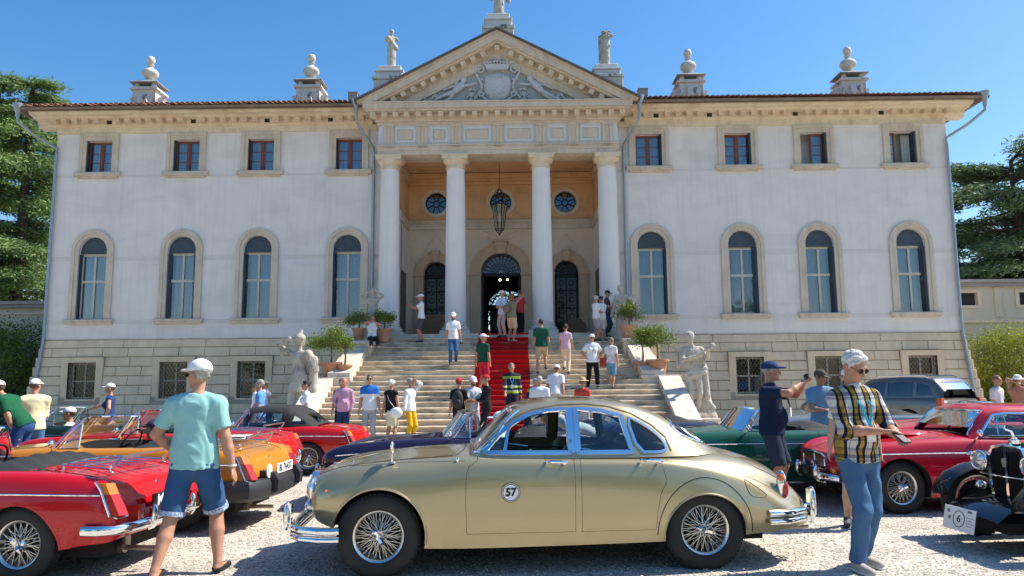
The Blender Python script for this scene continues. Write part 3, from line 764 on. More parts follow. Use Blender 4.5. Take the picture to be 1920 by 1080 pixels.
# small square piers of wall behind the outer columns: part of wings' walls.  Architrave block
ZA = ZP+7.05
y0e = YC-.42
mb = MB(); W = 4.70
mb.box(-W, W, y0e, YF+.25, ZA, ZA+.16); mb.box(-W-.02, W+.02, y0e-.03, YF+.25, ZA+.163, ZA+.33); mb.box(-W-.05, W+.05, y0e-.07, YF+.25, ZA+.333, ZA+.40)
vpart(mb, 'architrave', M['trimstone'])
mb = MB(); mb.box(-W+.02, W-.02, y0e+.02, YF+.25, ZA+.40, ZA+1.20); vpart(mb, 'frieze', M['panel'])
trix = (-4.27, -2.95, -1.62, .0, 1.66, 2.95, 4.27)
b = MB(); tw = .20
for k in range(3):
    xx = -tw+tw*2*(k+.5)/3; b.bbox(xx-.052, xx+.052, -.06, .03, .0, .72, .015)
b.box(-tw-.01, tw+.01, -.035, .03, 0, .72); b.box(-tw-.02, tw+.02, -.08, .03, .722, .80)
b.box(-tw-.02, tw+.02, -.10, .02, -.07, -.02)
for k in range(6): b.prism([(-tw+.02+k*.067, -.13), (-tw+.055+k*.067, -.13), (-tw+.045+k*.067, -.07), (-tw+.03+k*.067, -.07)], 'y', -.12, -.05)
me_tri = mk_me(b, 'triglyph', M['trimstone'])
for x in trix: share_v('triglyph', me_tri, villa, (x, y0e+.01, ZA+.40))
mets = [(-3.62, .42), (-2.29, .36), (-.81, .56), (.83, .56), (2.31, .36), (3.62, .42)]
for x, hw in mets:
    mp = bpy.data.objects.new('metope', None); link(mp); mp.parent = villa; mp.location = (x, y0e-YF+.02, ZA+.80)
    q = MB(); ring(q, rect(-hw+.1, hw-.1, -.22, .22), rect(-hw+.02, hw-.02, -.31, .31), -.03, .01); q.build('metope_frame', M['panel'], mp)
    q = MB(); q.bbox(-hw+.14, hw-.14, -.04, .01, -.18, .18, .012); q.build('metope_panel', M['trimstone'], mp)
# horizontal cornice of pediment with dentils
ZC = ZA+1.20
mb = MB()
def step_cornice(mb, hw, ylist):
    for (ex, yy, za, zb) in ylist: mb.box(-hw-ex, hw+ex, yy, YF+.2, za, zb)
step_cornice(mb, W, [(.03, y0e-.04, ZC, ZC+.10), (.10, y0e-.10, ZC+.103, ZC+.20), (.14, y0e-.14, ZC+.203, ZC+.42), (.42, y0e-.46, ZC+.423, ZC+.50), (.50, y0e-.54, ZC+.503, ZC+.70), (.56, y0e-.58, ZC+.703, ZC+.76)])
vpart(mb, 'pediment_cornice', M['trimstone'])
b = MB(); b.box(-.10, .10, -.24, 0, -.09, .10); me_den = mk_me(b, 'dentil', M['cornice'])
for k in range(23):
    share_v('dentil', me_den, villa, (-4.84+k*.44, y0e-.142, ZC+.31))
# pediment: triangle
ZT = ZC+.76                                   # base of tympanum
half = 5.38; APEX = 15.22
slope = (APEX-(ZT+.10))/half; ang = math.atan(slope)
mb = MB(); mb.prism([(-half+.5, ZT), (half-.5, ZT), (0, ZT+(half-.5)*slope)], 'y', y0e+.05, YF+3.5); vpart(mb, 'tympanum', M['tympanum'])
# raking cornices: stepped bands parallel to the slope
def rake(mb, s, t0, t1, yfront, d0=0.0, d1=0.0):
    """band between perpendicular offsets t0..t1 below the roof line"""
    c = cos(ang); sn = sin(ang)
    def ln(x, t): return APEX-slope*x-t/c
    xb0 = (APEX-t0/c-ZT)/slope; xb1 = (APEX-t1/c-ZT)/slope
    poly = [(0, ln(0, t0)), (xb0, ZT+.001), (xb1, ZT+.001), (0, ln(0, t1))]
    mb.prism([(s*x, z) for x, z in poly], 'y', yfront, YF+3.2)
for s in (-1, 1):
    mb = MB(); rake(mb, s, .05, .13, y0e-.62); rake(mb, s, .133, .36, y0e-.56); rake(mb, s, .363, .44, y0e-.44); rake(mb, s, .443, .66, y0e-.14); rake(mb, s, .663, .98, y0e-.08)
    vpart(mb, 'raking_cornice', M['trimstone'])
    mb = MB(); c = cos(ang); L_ = half/c+.15
    p0 = (0, APEX+.02); p1 = (s*(half+.12), APEX-slope*(half+.12)+.02)
    mb.prism([p0, p1, (p1[0], p1[1]-.09), (0, APEX-.04)], 'y', y0e-.72, YF+6)
    vpart(mb, 'pediment_roof', M['copper'])
    n = 11
    for k in range(n):
        t = .62+k*(half/c-1.25)/n; x = s*(t*c); z = APEX-slope*abs(x)-.56/c
        share_v('dentil', me_den, villa, (x, y0e-.142, z), (0, s*ang, 0))
share_v('dentil', me_den, villa, (0, y0e-.142, APEX-.60/cos(ang)))
# --- relief in the tympanum: shield, crown, scrolls, two winged boys
def relief():
    root = empty_part('coat_of_arms', 0); root.location = (0, y0e+.05-YF, ZT)
    sh = MB(); out = [(0, .12), (.30, .22), (.52, .50), (.56, .85), (.52, 1.15), (.30, 1.30), (0, 1.33)]
    poly = [(x, z) for x, z in out]+[(-x, z) for x, z in out[1:-1]][::-1]
    V = []; F = []; n = len(poly)
    for sc_, y in ((1, 0), (.97, -.10), (.72, -.17), (.4, -.20)): V += [(p[0]*sc_, y, .75+(p[1]-.75)*sc_) for p in poly]
    for r in range(3): F += [(r*n+i, r*n+(i+1) % n, (r+1)*n+(i+1) % n, (r+1)*n+i) for i in range(n)]
    F.append(tuple(3*n+i for i in range(n))); sh.add(V, F)
    r = random.Random(3)
    for _ in range(26): sh.ball((r.uniform(-.3, .3), -.19, r.uniform(.4, 1.15)), (r.uniform(.02, .06), .03, r.uniform(.02, .07)), 6, 4)
    sh.build('shield', M['relief'], root, True, radians(60))
    fr = MB()
    for s in (-1, 1):
        def spiral(cx, cz, r0, r1, a0, turns, n=22, sg=1): return [(s*(cx+(r0+(r1-r0)*k/n)*cos(a0+sg*turns*2*pi*k/n)), -.10-.03*k/n, cz+(r0+(r1-r0)*k/n)*sin(a0+sg*turns*2*pi*k/n)) for k in range(n+1)]
        fr.tube(spiral(.68, 1.45, .22, .04, -.4, 1.5), [.055]*10+[.04]*13, 6)
        fr.tube([(s*.88, -.08, 1.36), (s*.78, -.1, 1.15), (s*.66, -.1, .95), (s*.62, -.1, .75), (s*.62, -.1, .6)], [.05, .06, .06, .05, .04], 6)
        fr.tube(spiral(.62, .45, .14, .03, 1.6, 1.3, 16, -1), .045, 6)
        fr.tube([(s*.6, -.08, .36), (s*.42, -.1, .2), (s*.22, -.12, .10), (0, -.12, .07)], [.05, .06, .06, .07], 6)
        fr.tube(spiral(.2, .08, .09, .02, 0, 1.2, 12), .04, 6)
        for z in (.68, .85, 1.02): fr.ball((s*.61, -.14, z), (.07, .05, .035), 8, 5)
        # floral cluster
        rr = random.Random(5)
        for _ in range(30):
            a = rr.uniform(0, 6.28); q = rr.uniform(0, .24); fr.ball((s*(1.0+q*cos(a)), -.06-rr.uniform(0, .05), .42+q*sin(a)), rr.uniform(.035, .07), 6, 4)
    fr.build('scroll_frame', M['relief'], root, True, radians(60))
    cr = MB(); cr.prism([(-.42, 1.42), (.42, 1.42), (.50, 1.62), (-.50, 1.62)], 'y', -.24, 0)
    for k in range(9):
        a = -1+2*k/8; cr.ball((a*.52, -.22, 1.68+.05*(1-abs(a))), .055, 8, 6)
        cr.tube([(a*.44, -.20, 1.6), (a*.5, -.21, 1.68)], .03, 5)
    for s in (-1, 1): cr.tube([(s*.02, -.15, 1.72), (s*.10, -.15, 1.86), (s*.24, -.15, 1.86), (s*.26, -.15, 1.76), (s*.16, -.15, 1.76)], .04, 6)
    cr.build('crown', M['relief'], root, True, radians(60))
    for s in (-1, 1):
        bd = MB()
        if s < 0: head = (-1.32, 1.02); ch = (-1.42, .78); hip = (-1.72, .52); kn = (-2.05, .42); ft = (-2.45, .22); kn2 = (-1.85, .28); ft2 = (-2.2, .12); hand = (-.82, .88); hand2 = (-2.15, .62); wing = (-1.85, 1.0)
        else: head = (1.28, 1.05); ch = (1.45, .82); hip = (1.75, .50); kn = (2.05, .35); ft = (2.50, .12); kn2 = (1.95, .28); ft2 = (2.35, .10); hand = (.86, .85); hand2 = (2.2, .60); wing = (1.82, 1.02)
        P = lambda q, y=-.13: (q[0], y, q[1])
        bd.ball(P(head), (.12, .11, .13), 10, 8); bd.tube([P(head), P(ch), P(hip)], [.06, .15, .13], 8); bd.tube([P(hip), P(kn), P(ft)], [.11, .08, .04], 8); bd.tube([P(hip, -.1), P(kn2, -.1), P(ft2, -.1)], [.10, .08, .04], 8)
        bd.tube([P(ch), ((ch[0]+hand[0])/2, -.15, (ch[1]+hand[1])/2-.03), P(hand)], [.07, .055, .035], 8); bd.tube([P(ch), ((ch[0]+hand2[0])/2, -.13, ch[1]-.02), P(hand2)], [.07, .05, .035], 8)
        bd.build('winged_boy', M['relief'], root, True, radians(60))
        wg = MB()
        for k in range(5): wg.tube([(ch[0], -.06, ch[1]+.05), ((ch[0]+wing[0])/2, -.09, wing[1]+.06-k*.05), (wing[0]+s*(.12-.05*k), -.05, wing[1]-.1*k)], [.04, .05, .015], 6)
        rr = random.Random(9)
        rib = [(s*(2.35+.09*k), -.07, .28+.13*sin(k*1.1)-.012*k+rr.uniform(-.02, .02)) for k in range(12)]
        wg.tube(rib, [.05*(1-k/16) for k in range(12)], 6)
        wg.tube([(s*(2.45+.1*cos(k)), -.07, .35+.1*sin(k)) for k in [q*.6 for q in range(10)]], .035, 6)
        wg.build('wing_and_ribbon', M['relief'], root, True, radians(60))
relief()
# --- portico interior: back wall with three arches and three oculi
YB = 31.6
holes = [arch_poly(0, 1.72, ZP, 6.19, 24), arch_poly(-2.8, 1.04, ZP, 6.17, 18), arch_poly(2.8, 1.04, ZP, 6.17, 18)]
mb = MB(); wall_sheet(mb, rect(-4, 4, ZP, 8.12), holes, YB, .55); vpart(mb, 'portico_wall', M['marbled'])
oc = [[(x+.47*cos(2*pi*k/28), 9.24+.47*sin(2*pi*k/28)) for k in range(28)] for x in (-2.79, 0, 2.79)]
mb = MB(); wall_sheet(mb, rect(-4, 4, 8.12, 10.7), oc, YB, .3); vpart(mb, 'ochre_wall', M['ochre'])
mb = MB()
for (d, za, zb) in ((.10, 8.08, 8.30), (.16, 8.30, 8.36), (.22, 8.36, 8.44)): mb.box(-3.93, 3.93, YB-d, YB+.01, za, zb)
vpart(mb, 'inner_cornice', M['trimstone'])
mb = MB()
for (d, za, zb) in ((.10, 10.02, 10.16), (.20, 10.16, 10.26), (.30, 10.26, 10.48)): mb.box(-3.93, 3.93, YB-d, YB+.01, za, zb)
vpart(mb, 'inner_cornice', M['ochre'])
for x in (-2.79, 0, 2.79):
    ocu = empty_part('oculus', x)
    q = MB(); inn = [(.47*cos(2*pi*k/28), 9.24+.47*sin(2*pi*k/28)) for k in range(28)]; ou = [(.62*cos(2*pi*k/28), 9.24+.62*sin(2*pi*k/28)) for k in range(28)]
    ring(q, inn, ou, YB-YF-.04, YB-YF+.01); q.build('surround', M['trimstone'], ocu)
    q = MB(); yy = YB-YF+.12
    q.tube([(.45*cos(2*pi*k/28), yy, 9.24+.45*sin(2*pi*k/28)) for k in range(28)], .025, 6, closed=True)
    q.tube([(.14*cos(2*pi*k/16), yy, 9.24+.14*sin(2*pi*k/16)) for k in range(16)], .022, 6, closed=True)
    for k in range(8): a = pi*k/4+pi/8; q.tube([(.15*cos(a), yy, 9.24+.15*sin(a)), (.44*cos(a), yy, 9.24+.44*sin(a))], .018, 5)
    q.build('glazing_bars', M['iron'], ocu)
    q = MB(); q.prism(inn, 'y', yy+.03, yy+.036); q.build('pane', M['oculus'], ocu)
    q = MB(); q.box(-.55, .55, yy+.15, yy+.17, 8.6, 9.9); q.build('room_back', M['marbled'], ocu)
# arch surrounds with keystones
def arch_surround(cx, w, t, key):
    root = empty_part('arch_surround', cx); q = MB(); r0 = w/2; r1 = w/2+t; n = 20; y = YB-YF
    inn = [(r0*cos(pi*k/n), 6.18+r0*sin(pi*k/n)) for k in range(n+1)]; ou = [(r1*cos(pi*k/n), 6.18+r1*sin(pi*k/n)) for k in range(n+1)]
    for i in range(n):
        q.add([(inn[i][0], y-.08, inn[i][1]), (ou[i][0], y-.08, ou[i][1]), (ou[i+1][0], y-.08, ou[i+1][1]), (inn[i+1][0], y-.08, inn[i+1][1]), (ou[i][0], y+.01, ou[i][1]), (ou[i+1][0], y+.01, ou[i+1][1]), (inn[i][0], y+.01, inn[i][1]), (inn[i+1][0], y+.01, inn[i+1][1])], [(0, 1, 2, 3)[::-1], (1, 4, 5, 2)[::-1], (0, 3, 7, 6)[::-1]])
    q.build('archivolt', M['archstone'], root)
    for s in (-1, 1):
        q = MB(); a_, b_ = sorted((s*r0, s*r1)); q.bbox(a_, b_, y-.10, y+.01, ZP+.25, 6.05, .01); q.bbox(a_-.03, b_+.03, y-.13, y+.01, ZP, ZP+.25, .01); q.build('jamb', M['archstone'], root)
    for s in (-1, 1): q = MB(); a_, b_ = sorted((s*(r0-.03), s*(r1+.05))); q.bbox(a_, b_, y-.15, y+.01, 6.05, 6.17, .01); q.build('impost', M['archstone'], root)
    q = MB(); zt = 6.18+r1+key; q.prism([(-.12*w/1.2, 6.18+r0-.06), (.12*w/1.2, 6.18+r0-.06), (.19*w/1.2, zt), (-.19*w/1.2, zt)], 'y', y-.2, y); q.box(-.22*w/1.2, .22*w/1.2, y-.24, y, zt, zt+.07)
    q.build('keystone', M['archstone'], root)
arch_surround(0, 1.72, .46, .0); arch_surround(-2.8, 1.04, .38, .0); arch_surround(2.8, 1.04, .38, .0)
# raised veining / voussoir lines on the stone wall above the arches
mb = MB()
for s in (-1, 1):
    mb.tube([(s*.1, YB-.004, 7.75), (s*.75, YB-.004, 8.0)], .012, 4); mb.tube([(s*.35, YB-.004, 7.55), (s*.62, YB-.004, 7.8)], .01, 4)
    for c in (-2.8, 2.8): mb.tube([(c, YB-.004, 7.85), (c+s*.38, YB-.004, 7.35)], .011, 4)
vpart(mb, 'incised_line', M['archstone'])
# ceiling and floor of the portico
mb = MB(); mb.box(-4, 4, YF+.1, YB+.2, 10.52, 10.7); mb.box(-3.2, 3.2, YF+.6, YB-.5, 10.49, 10.52); vpart(mb, 'portico_ceiling', M['ochre'])
mb = MB(); mb.box(-4.9, 4.9, 27.42, YB+13.5, ZP-.25, ZP-.002); vpart(mb, 'portico_floor', M['cheek'])
# dark hall behind the doors, open to daylight at its far fanlight
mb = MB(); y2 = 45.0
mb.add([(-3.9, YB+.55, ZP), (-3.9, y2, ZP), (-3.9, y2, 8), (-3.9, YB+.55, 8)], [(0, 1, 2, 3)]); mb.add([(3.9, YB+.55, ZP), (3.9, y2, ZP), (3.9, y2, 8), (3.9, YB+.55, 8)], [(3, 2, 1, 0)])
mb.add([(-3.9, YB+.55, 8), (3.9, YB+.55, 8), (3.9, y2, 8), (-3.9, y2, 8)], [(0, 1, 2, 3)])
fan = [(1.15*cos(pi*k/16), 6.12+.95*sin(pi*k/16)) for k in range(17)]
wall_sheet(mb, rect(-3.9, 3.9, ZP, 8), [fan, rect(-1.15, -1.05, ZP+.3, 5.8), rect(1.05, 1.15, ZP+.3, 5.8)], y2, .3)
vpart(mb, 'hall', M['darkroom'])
def fan_grille(cx, cz, r, y, rz, name, parent, n=15, bars=.018):
    q = MB()
    q.tube([(cx+r*cos(pi*k/20), y, cz+rz*sin(pi*k/20)) for k in range(21)], bars*1.6, 5)
    q.tube([(cx-r, y, cz), (cx+r, y, cz)], bars*1.8, 5)
    for k in range(1, n): a = pi*k/n; q.tube([(cx+.2*r*cos(a), y, cz+.2*rz*sin(a)), (cx+.96*r*cos(a), y, cz+.96*rz*sin(a))], bars, 4)
    for f in (.22, .6): q.tube([(cx+f*r*cos(pi*k/20), y, cz+f*rz*sin(pi*k/20)) for k in range(21)], bars, 4)
    for k in range(n):
        a = pi*(k+.5)/n
        for f, rr in ((.82, .10), (.45, .06)):
            q.tube([(cx+r*(f*cos(a)+rr*cos(t)), y, cz+rz*(f*sin(a)+rr*sin(t))) for t in [j*.9 for j in range(7)]], bars*.8, 4)
    return q.build(name, M['iron'], parent)
dr = empty_part('entrance_door', 0)
fan_grille(0, 6.19, .86, YB-YF+.35, .86, 'fanlight_grille', dr, 13, .014)
q = MB(); q.prism([(.85*cos(pi*k/20), 6.2+.85*sin(pi*k/20)) for k in range(21)], 'y', YB-YF+.42, YB-YF+.426); q.build('pane', mat('pale blue fanlight glass', (.20, .30, .42), .25, coat=.4), dr)
q = MB(); yy = YB-YF+.32; q.box(-.86, .86, yy, yy+.14, 6.06, 6.2); q.box(-.86, -.74, yy, yy+.14, ZP, 6.06); q.box(.74, .86, yy, yy+.14, ZP, 6.06)
for k in range(16): q.ball((-.75+k*.1, yy-.01, 6.13), .022, 6, 4)
q.build('door_frame', M['iron'], dr)
# iron scrollwork of the inner glazed screen
q = MB(); y = YB-YF+2.2
for s in (-1, 1):
    for (cx, cz, r) in ((.62, 5.62, .28), (.62, 5.1, .16), (.28, 5.72, .10), (.7, 4.6, .12), (.7, 4.2, .12), (.7, 3.8, .1)):
        q.tube([(s*(cx+r*cos(t)*(1-.08*t/6)), y, cz+r*sin(t)*(1-.08*t/6)) for t in [j*.5 for j in range(14)]], .035, 5)
    q.tube([(s*.9, y, ZP), (s*.9, y, 6.1)], .05, 6); q.tube([(s*.5, y, ZP), (s*.52, y, 5.0), (s*.3, y, 5.4), (0, y, 5.5)], .04, 6)
q.build('iron_screen', M['iron'], dr)
hall_fan = fan_grille(0, 6.12, 1.15, y2-YF+.05, .95, 'rear_fanlight', dr, 11, .035)
q = MB()
for cx in (-.18, .18): q.ball((cx, YB-YF+5.0, 6.55), .045, 8, 6)
q.build('lamp_bulb', mat('warm lamp bulb', (1, .8, .5), .4, emis=((1.0, .62, .25), 14)), dr)
for cx in (-2.8, 2.8):
    sd = empty_part('side_doorway', cx); q = MB(); y = YB-YF+.30
    q.box(-.52, -.42, y, y+.1, ZP, 6.1); q.box(.42, .52, y, y+.1, ZP, 6.1); q.box(-.52, .52, y, y+.1, 6.0, 6.12)
    for k in range(3): q.box(-.42, .42, y+.02, y+.07, 3.9+k*.75, 3.94+k*.75)
    q.box(-.02, .02, y+.02, y+.07, ZP, 6.0)
    q.build('door_frame', M['iron'], sd)
    fan_grille(0, 6.14, .50, y+.05, .52, 'fanlight_grille', sd, 9, .012)
    r = random.Random(int(cx*10)); q = MB()
    for s in (-1, 1):
        q = MB()
        for k in range(7):
            cz = 3.6+k*.36; rr = .11; q.tube([(s*.22+rr*cos(t), y+.06, cz+rr*sin(t)) for t in [j*.6 for j in range(11)]], .016, 4)
        q.build('iron_scroll', M['iron'], sd)
    q = MB(); q.box(-.42, .42, y+.085, y+.091, ZP, 6.6); q.build('pane', M['doorglass'], sd)
    q = MB()
    if cx < 0: q.box(-.60, .56, -1.0+2.4, -1.0+2.45, ZP, ZP+.98)
    else: q.prism([(-.2, ZP), (.72, ZP)]+[(.26+.46*cos(pi*k/12), ZP+.35+.46*sin(pi*k/12)) for k in range(13)], 'y', 1.5, 1.56)
    q.build('wooden_barrier', M['doorwood'], sd)
# --- hanging lantern
lan = thing('hanging_lantern', 'tapering black iron lantern hanging on a long rod in front of the middle round window', 'lantern', (0, 29.9, 7.5))
q = MB(); zt = 8.62-7.5
for k in range(8):
    a = 2*pi*k/8+pi/8; q.tube([(.33*cos(a), .33*sin(a), zt+.10), (.19*cos(a), .19*sin(a), .22), (.05*cos(a), .05*sin(a), .06)], .014, 5)
for (r, z) in ((.33, zt+.10), (.19, .22)): q.tube([(r*cos(2*pi*k/8+pi/8), r*sin(2*pi*k/8+pi/8), z) for k in range(8)], .018, 5, closed=True)
q.ball((0, 0, .02), .045); q.build('lantern_frame', M['iron'], lan)
q = MB(); q.lathe([(.31, zt+.10), (.18, .22)], 8, cap=False); q.build('lantern_glass', dark_glass('lantern glass', (.75, .72, .68), .05), lan)
q = MB(); q.tube([(.34*cos(2*pi*k/16), .34*sin(2*pi*k/16)*.9, zt+.12) for k in range(16)], .02, 5, closed=True)
for k in range(6):
    a = 2*pi*k/6; q.tube([(.33*cos(a), .33*sin(a), zt+.12), (.30*cos(a), .30*sin(a), zt+.45), (.12*cos(a), .12*sin(a), zt+.72), (0, 0, zt+.80)], .014, 5)
q.build('lantern_cap', M['iron'], lan)
q = MB(); q.tube([(0, 0, zt+.80), (0, 0, 10.49-7.5)], .012, 6); q.build('hanging_rod', M['iron'], lan)
q = MB()
for k in range(4): a = pi*k/2; q.tube([(.07*cos(a), .07*sin(a), .55), (.07*cos(a), .07*sin(a), .78)], .02, 6)
q.build('candle', M['white'], lan)
# ---------------------------------------------------------------- smooth blended bodies (one continuous surface per call)
def V3(*a): return np.array(a, float)
def surface_nets(V, org, res):
    nx, ny, nz = V.shape; neg = V < 0
    c = [neg[i:nx-1+i, j:ny-1+j, k:nz-1+k] for i in (0, 1) for j in (0, 1) for k in (0, 1)]
    cnt = sum(x.astype(np.int8) for x in c); act = (cnt > 0) & (cnt < 8); idx = -np.ones(act.shape, np.int64); n = int(act.sum())
    if n == 0: return np.zeros((0, 3)), np.zeros((0, 4), int)
    idx[act] = np.arange(n); I, J, K = np.nonzero(act)
    acc = np.zeros((n, 3)); num = np.zeros(n); cor = [(i, j, k) for i in (0, 1) for j in (0, 1) for k in (0, 1)]
    val = {q: V[I+q[0], J+q[1], K+q[2]] for q in cor}
    for a in cor:
        for ax in range(3):
            if a[ax]: continue
            b = list(a); b[ax] = 1; b = tuple(b); va, vb = val[a], val[b]; m = (va < 0) != (vb < 0)
            t = va[m]/(va[m]-vb[m]); p = np.tile(np.array(a, float), (len(t), 1)); p[:, ax] += t; acc[m] += p; num[m] += 1
    P = (acc/num[:, None]+np.stack([I, J, K], 1))*res+org
    Fs = []
    for ax in range(3):
        s0 = [slice(1, nx-1), slice(1, ny-1), slice(1, nz-1)]; s1 = list(s0); s0[ax] = slice(0, V.shape[ax]-1); s1[ax] = slice(1, V.shape[ax])
        a, b = neg[tuple(s0)], neg[tuple(s1)]; o = [1, 1, 1]; o[ax] = 0
        for m, flip in ((a & ~b, False), (~a & b, True)):
            q = np.stack(np.nonzero(m), 1)+np.array(o)
            u, v = [(1, 2), (2, 0), (0, 1)][ax]
            def at(du, dv):
                r = q.copy(); r[:, u] -= du; r[:, v] -= dv; return idx[r[:, 0], r[:, 1], r[:, 2]]
            quad = np.stack([at(1, 1), at(0, 1), at(0, 0), at(1, 0)], 1)
            Fs.append(quad[:, ::-1] if flip else quad)
    F = np.concatenate(Fs); return P, F[(F >= 0).all(1)]
def nfun(p, f, seed=0.0):
    """cheap smooth noise in -1..1"""
    x, y, z = p[..., 0]*f+seed, p[..., 1]*f+seed*1.7, p[..., 2]*f-seed
    return (np.sin(x+1.3*np.sin(y*1.1+.5*z))*np.cos(y*.9+1.1*np.sin(z*1.2))+np.sin(z*1.3+1.2*np.sin(x*.8+y))*.7)/1.7
def cone(a, b, ra, rb, flat=None, cut=None, k=None): return ('c', V3(*a), V3(*b), ra, rb, flat, cut, k)
def elli(c, r, rot=None, cut=None, k=None): return ('e', V3(*c), V3(*r), rot, None, None, cut, k)
def sdf_mesh(prims, res, k=.03, disp=None, mirror=None):
    lo = np.full(3, 1e9); hi = -lo; bb = []
    for p in prims:
        if p[0] == 'c': a = np.minimum(p[1]-p[3], p[2]-p[4]); b = np.maximum(p[1]+p[3], p[2]+p[4])
        else: r = p[2].max() if p[3] is not None else p[2]; a = p[1]-r; b = p[1]+r
        m = k+res*3+.01; bb.append((a-m, b+m)); lo = np.minimum(lo, a-m); hi = np.maximum(hi, b+m)
    n = np.ceil((hi-lo)/res).astype(int)+2; G = np.full(n, 1.0, np.float32)
    for p, (a, b) in zip(prims, bb):
        i0 = np.maximum(np.floor((a-lo)/res).astype(int), 0); i1 = np.minimum(np.ceil((b-lo)/res).astype(int)+1, n)
        X = np.stack(np.meshgrid(*[lo[q]+res*np.arange(i0[q], i1[q]) for q in range(3)], indexing='ij'), -1)
        if p[0] == 'c':
            A, B, ra, rb, flat = p[1:6]; Y = X-A; ba = B-A
            if flat is not None:
                ax, f = V3(*flat[0]), flat[1]; ax = ax/np.linalg.norm(ax)
                Y = Y+ax*((Y@ax)*(1/f-1))[..., None]; ba = ba+ax*((ba@ax)*(1/f-1))
            L2 = max(ba@ba, 1e-9); t = np.clip((Y@ba)/L2, 0, 1); d = np.linalg.norm(Y-t[..., None]*ba, axis=-1)-(ra+(rb-ra)*t)
            if flat is not None: d = d*(.5+.5*flat[1])
        else:
            Y = X-p[1]
            if p[3] is not None: Y = Y@p[3]
            q = Y/p[2]; k0 = np.linalg.norm(q, axis=-1); k1 = np.linalg.norm(q/p[2], axis=-1)+1e-9; d = k0*(k0-1)/k1
        if p[6] is not None:
            cuts = p[6] if isinstance(p[6], list) else [p[6]]
            for cp, cn in cuts: d = np.maximum(d, (X-V3(*cp))@V3(*cn))
        kk = p[7] if p[7] is not None else k
        S = G[i0[0]:i1[0], i0[1]:i1[1], i0[2]:i1[2]]; h = np.clip(.5+.5*(S-d)/kk, 0, 1)
        S[...] = S*(1-h)+d*h-kk*h*(1-h)
    if disp is not None:
        X = np.stack(np.meshgrid(*[lo[q]+res*np.arange(n[q]) for q in range(3)], indexing='ij'), -1); near = np.abs(G) < .1
        G[near] += disp(X[near]).astype(np.float32)
    return surface_nets(G, lo, res)
def sdf_obj(name, prims, res, m, parent=None, k=.03, disp=None):
    P, F = sdf_mesh(prims, res, k, disp)
    if len(F) == 0: return None
    return tri_obj(name, P, F, m, parent, True)
def nrm(v): v = np.asarray(v, float); return v/max(np.linalg.norm(v), 1e-9)
def ik(S, T, l1, l2, hint):
    S, T = V3(*S), V3(*T); d = T-S; L = min(np.linalg.norm(d), (l1+l2)*.999); u = nrm(d); T = S+u*L
    a = (l1*l1-l2*l2+L*L)/(2*L); h = sqrt(max(l1*l1-a*a, 0)); hv = V3(*hint); hv = hv-u*(hv@u); return S+u*a+nrm(hv)*h, T
def rotm(ax, a): return np.array(Matrix.Rotation(a, 3, ax))

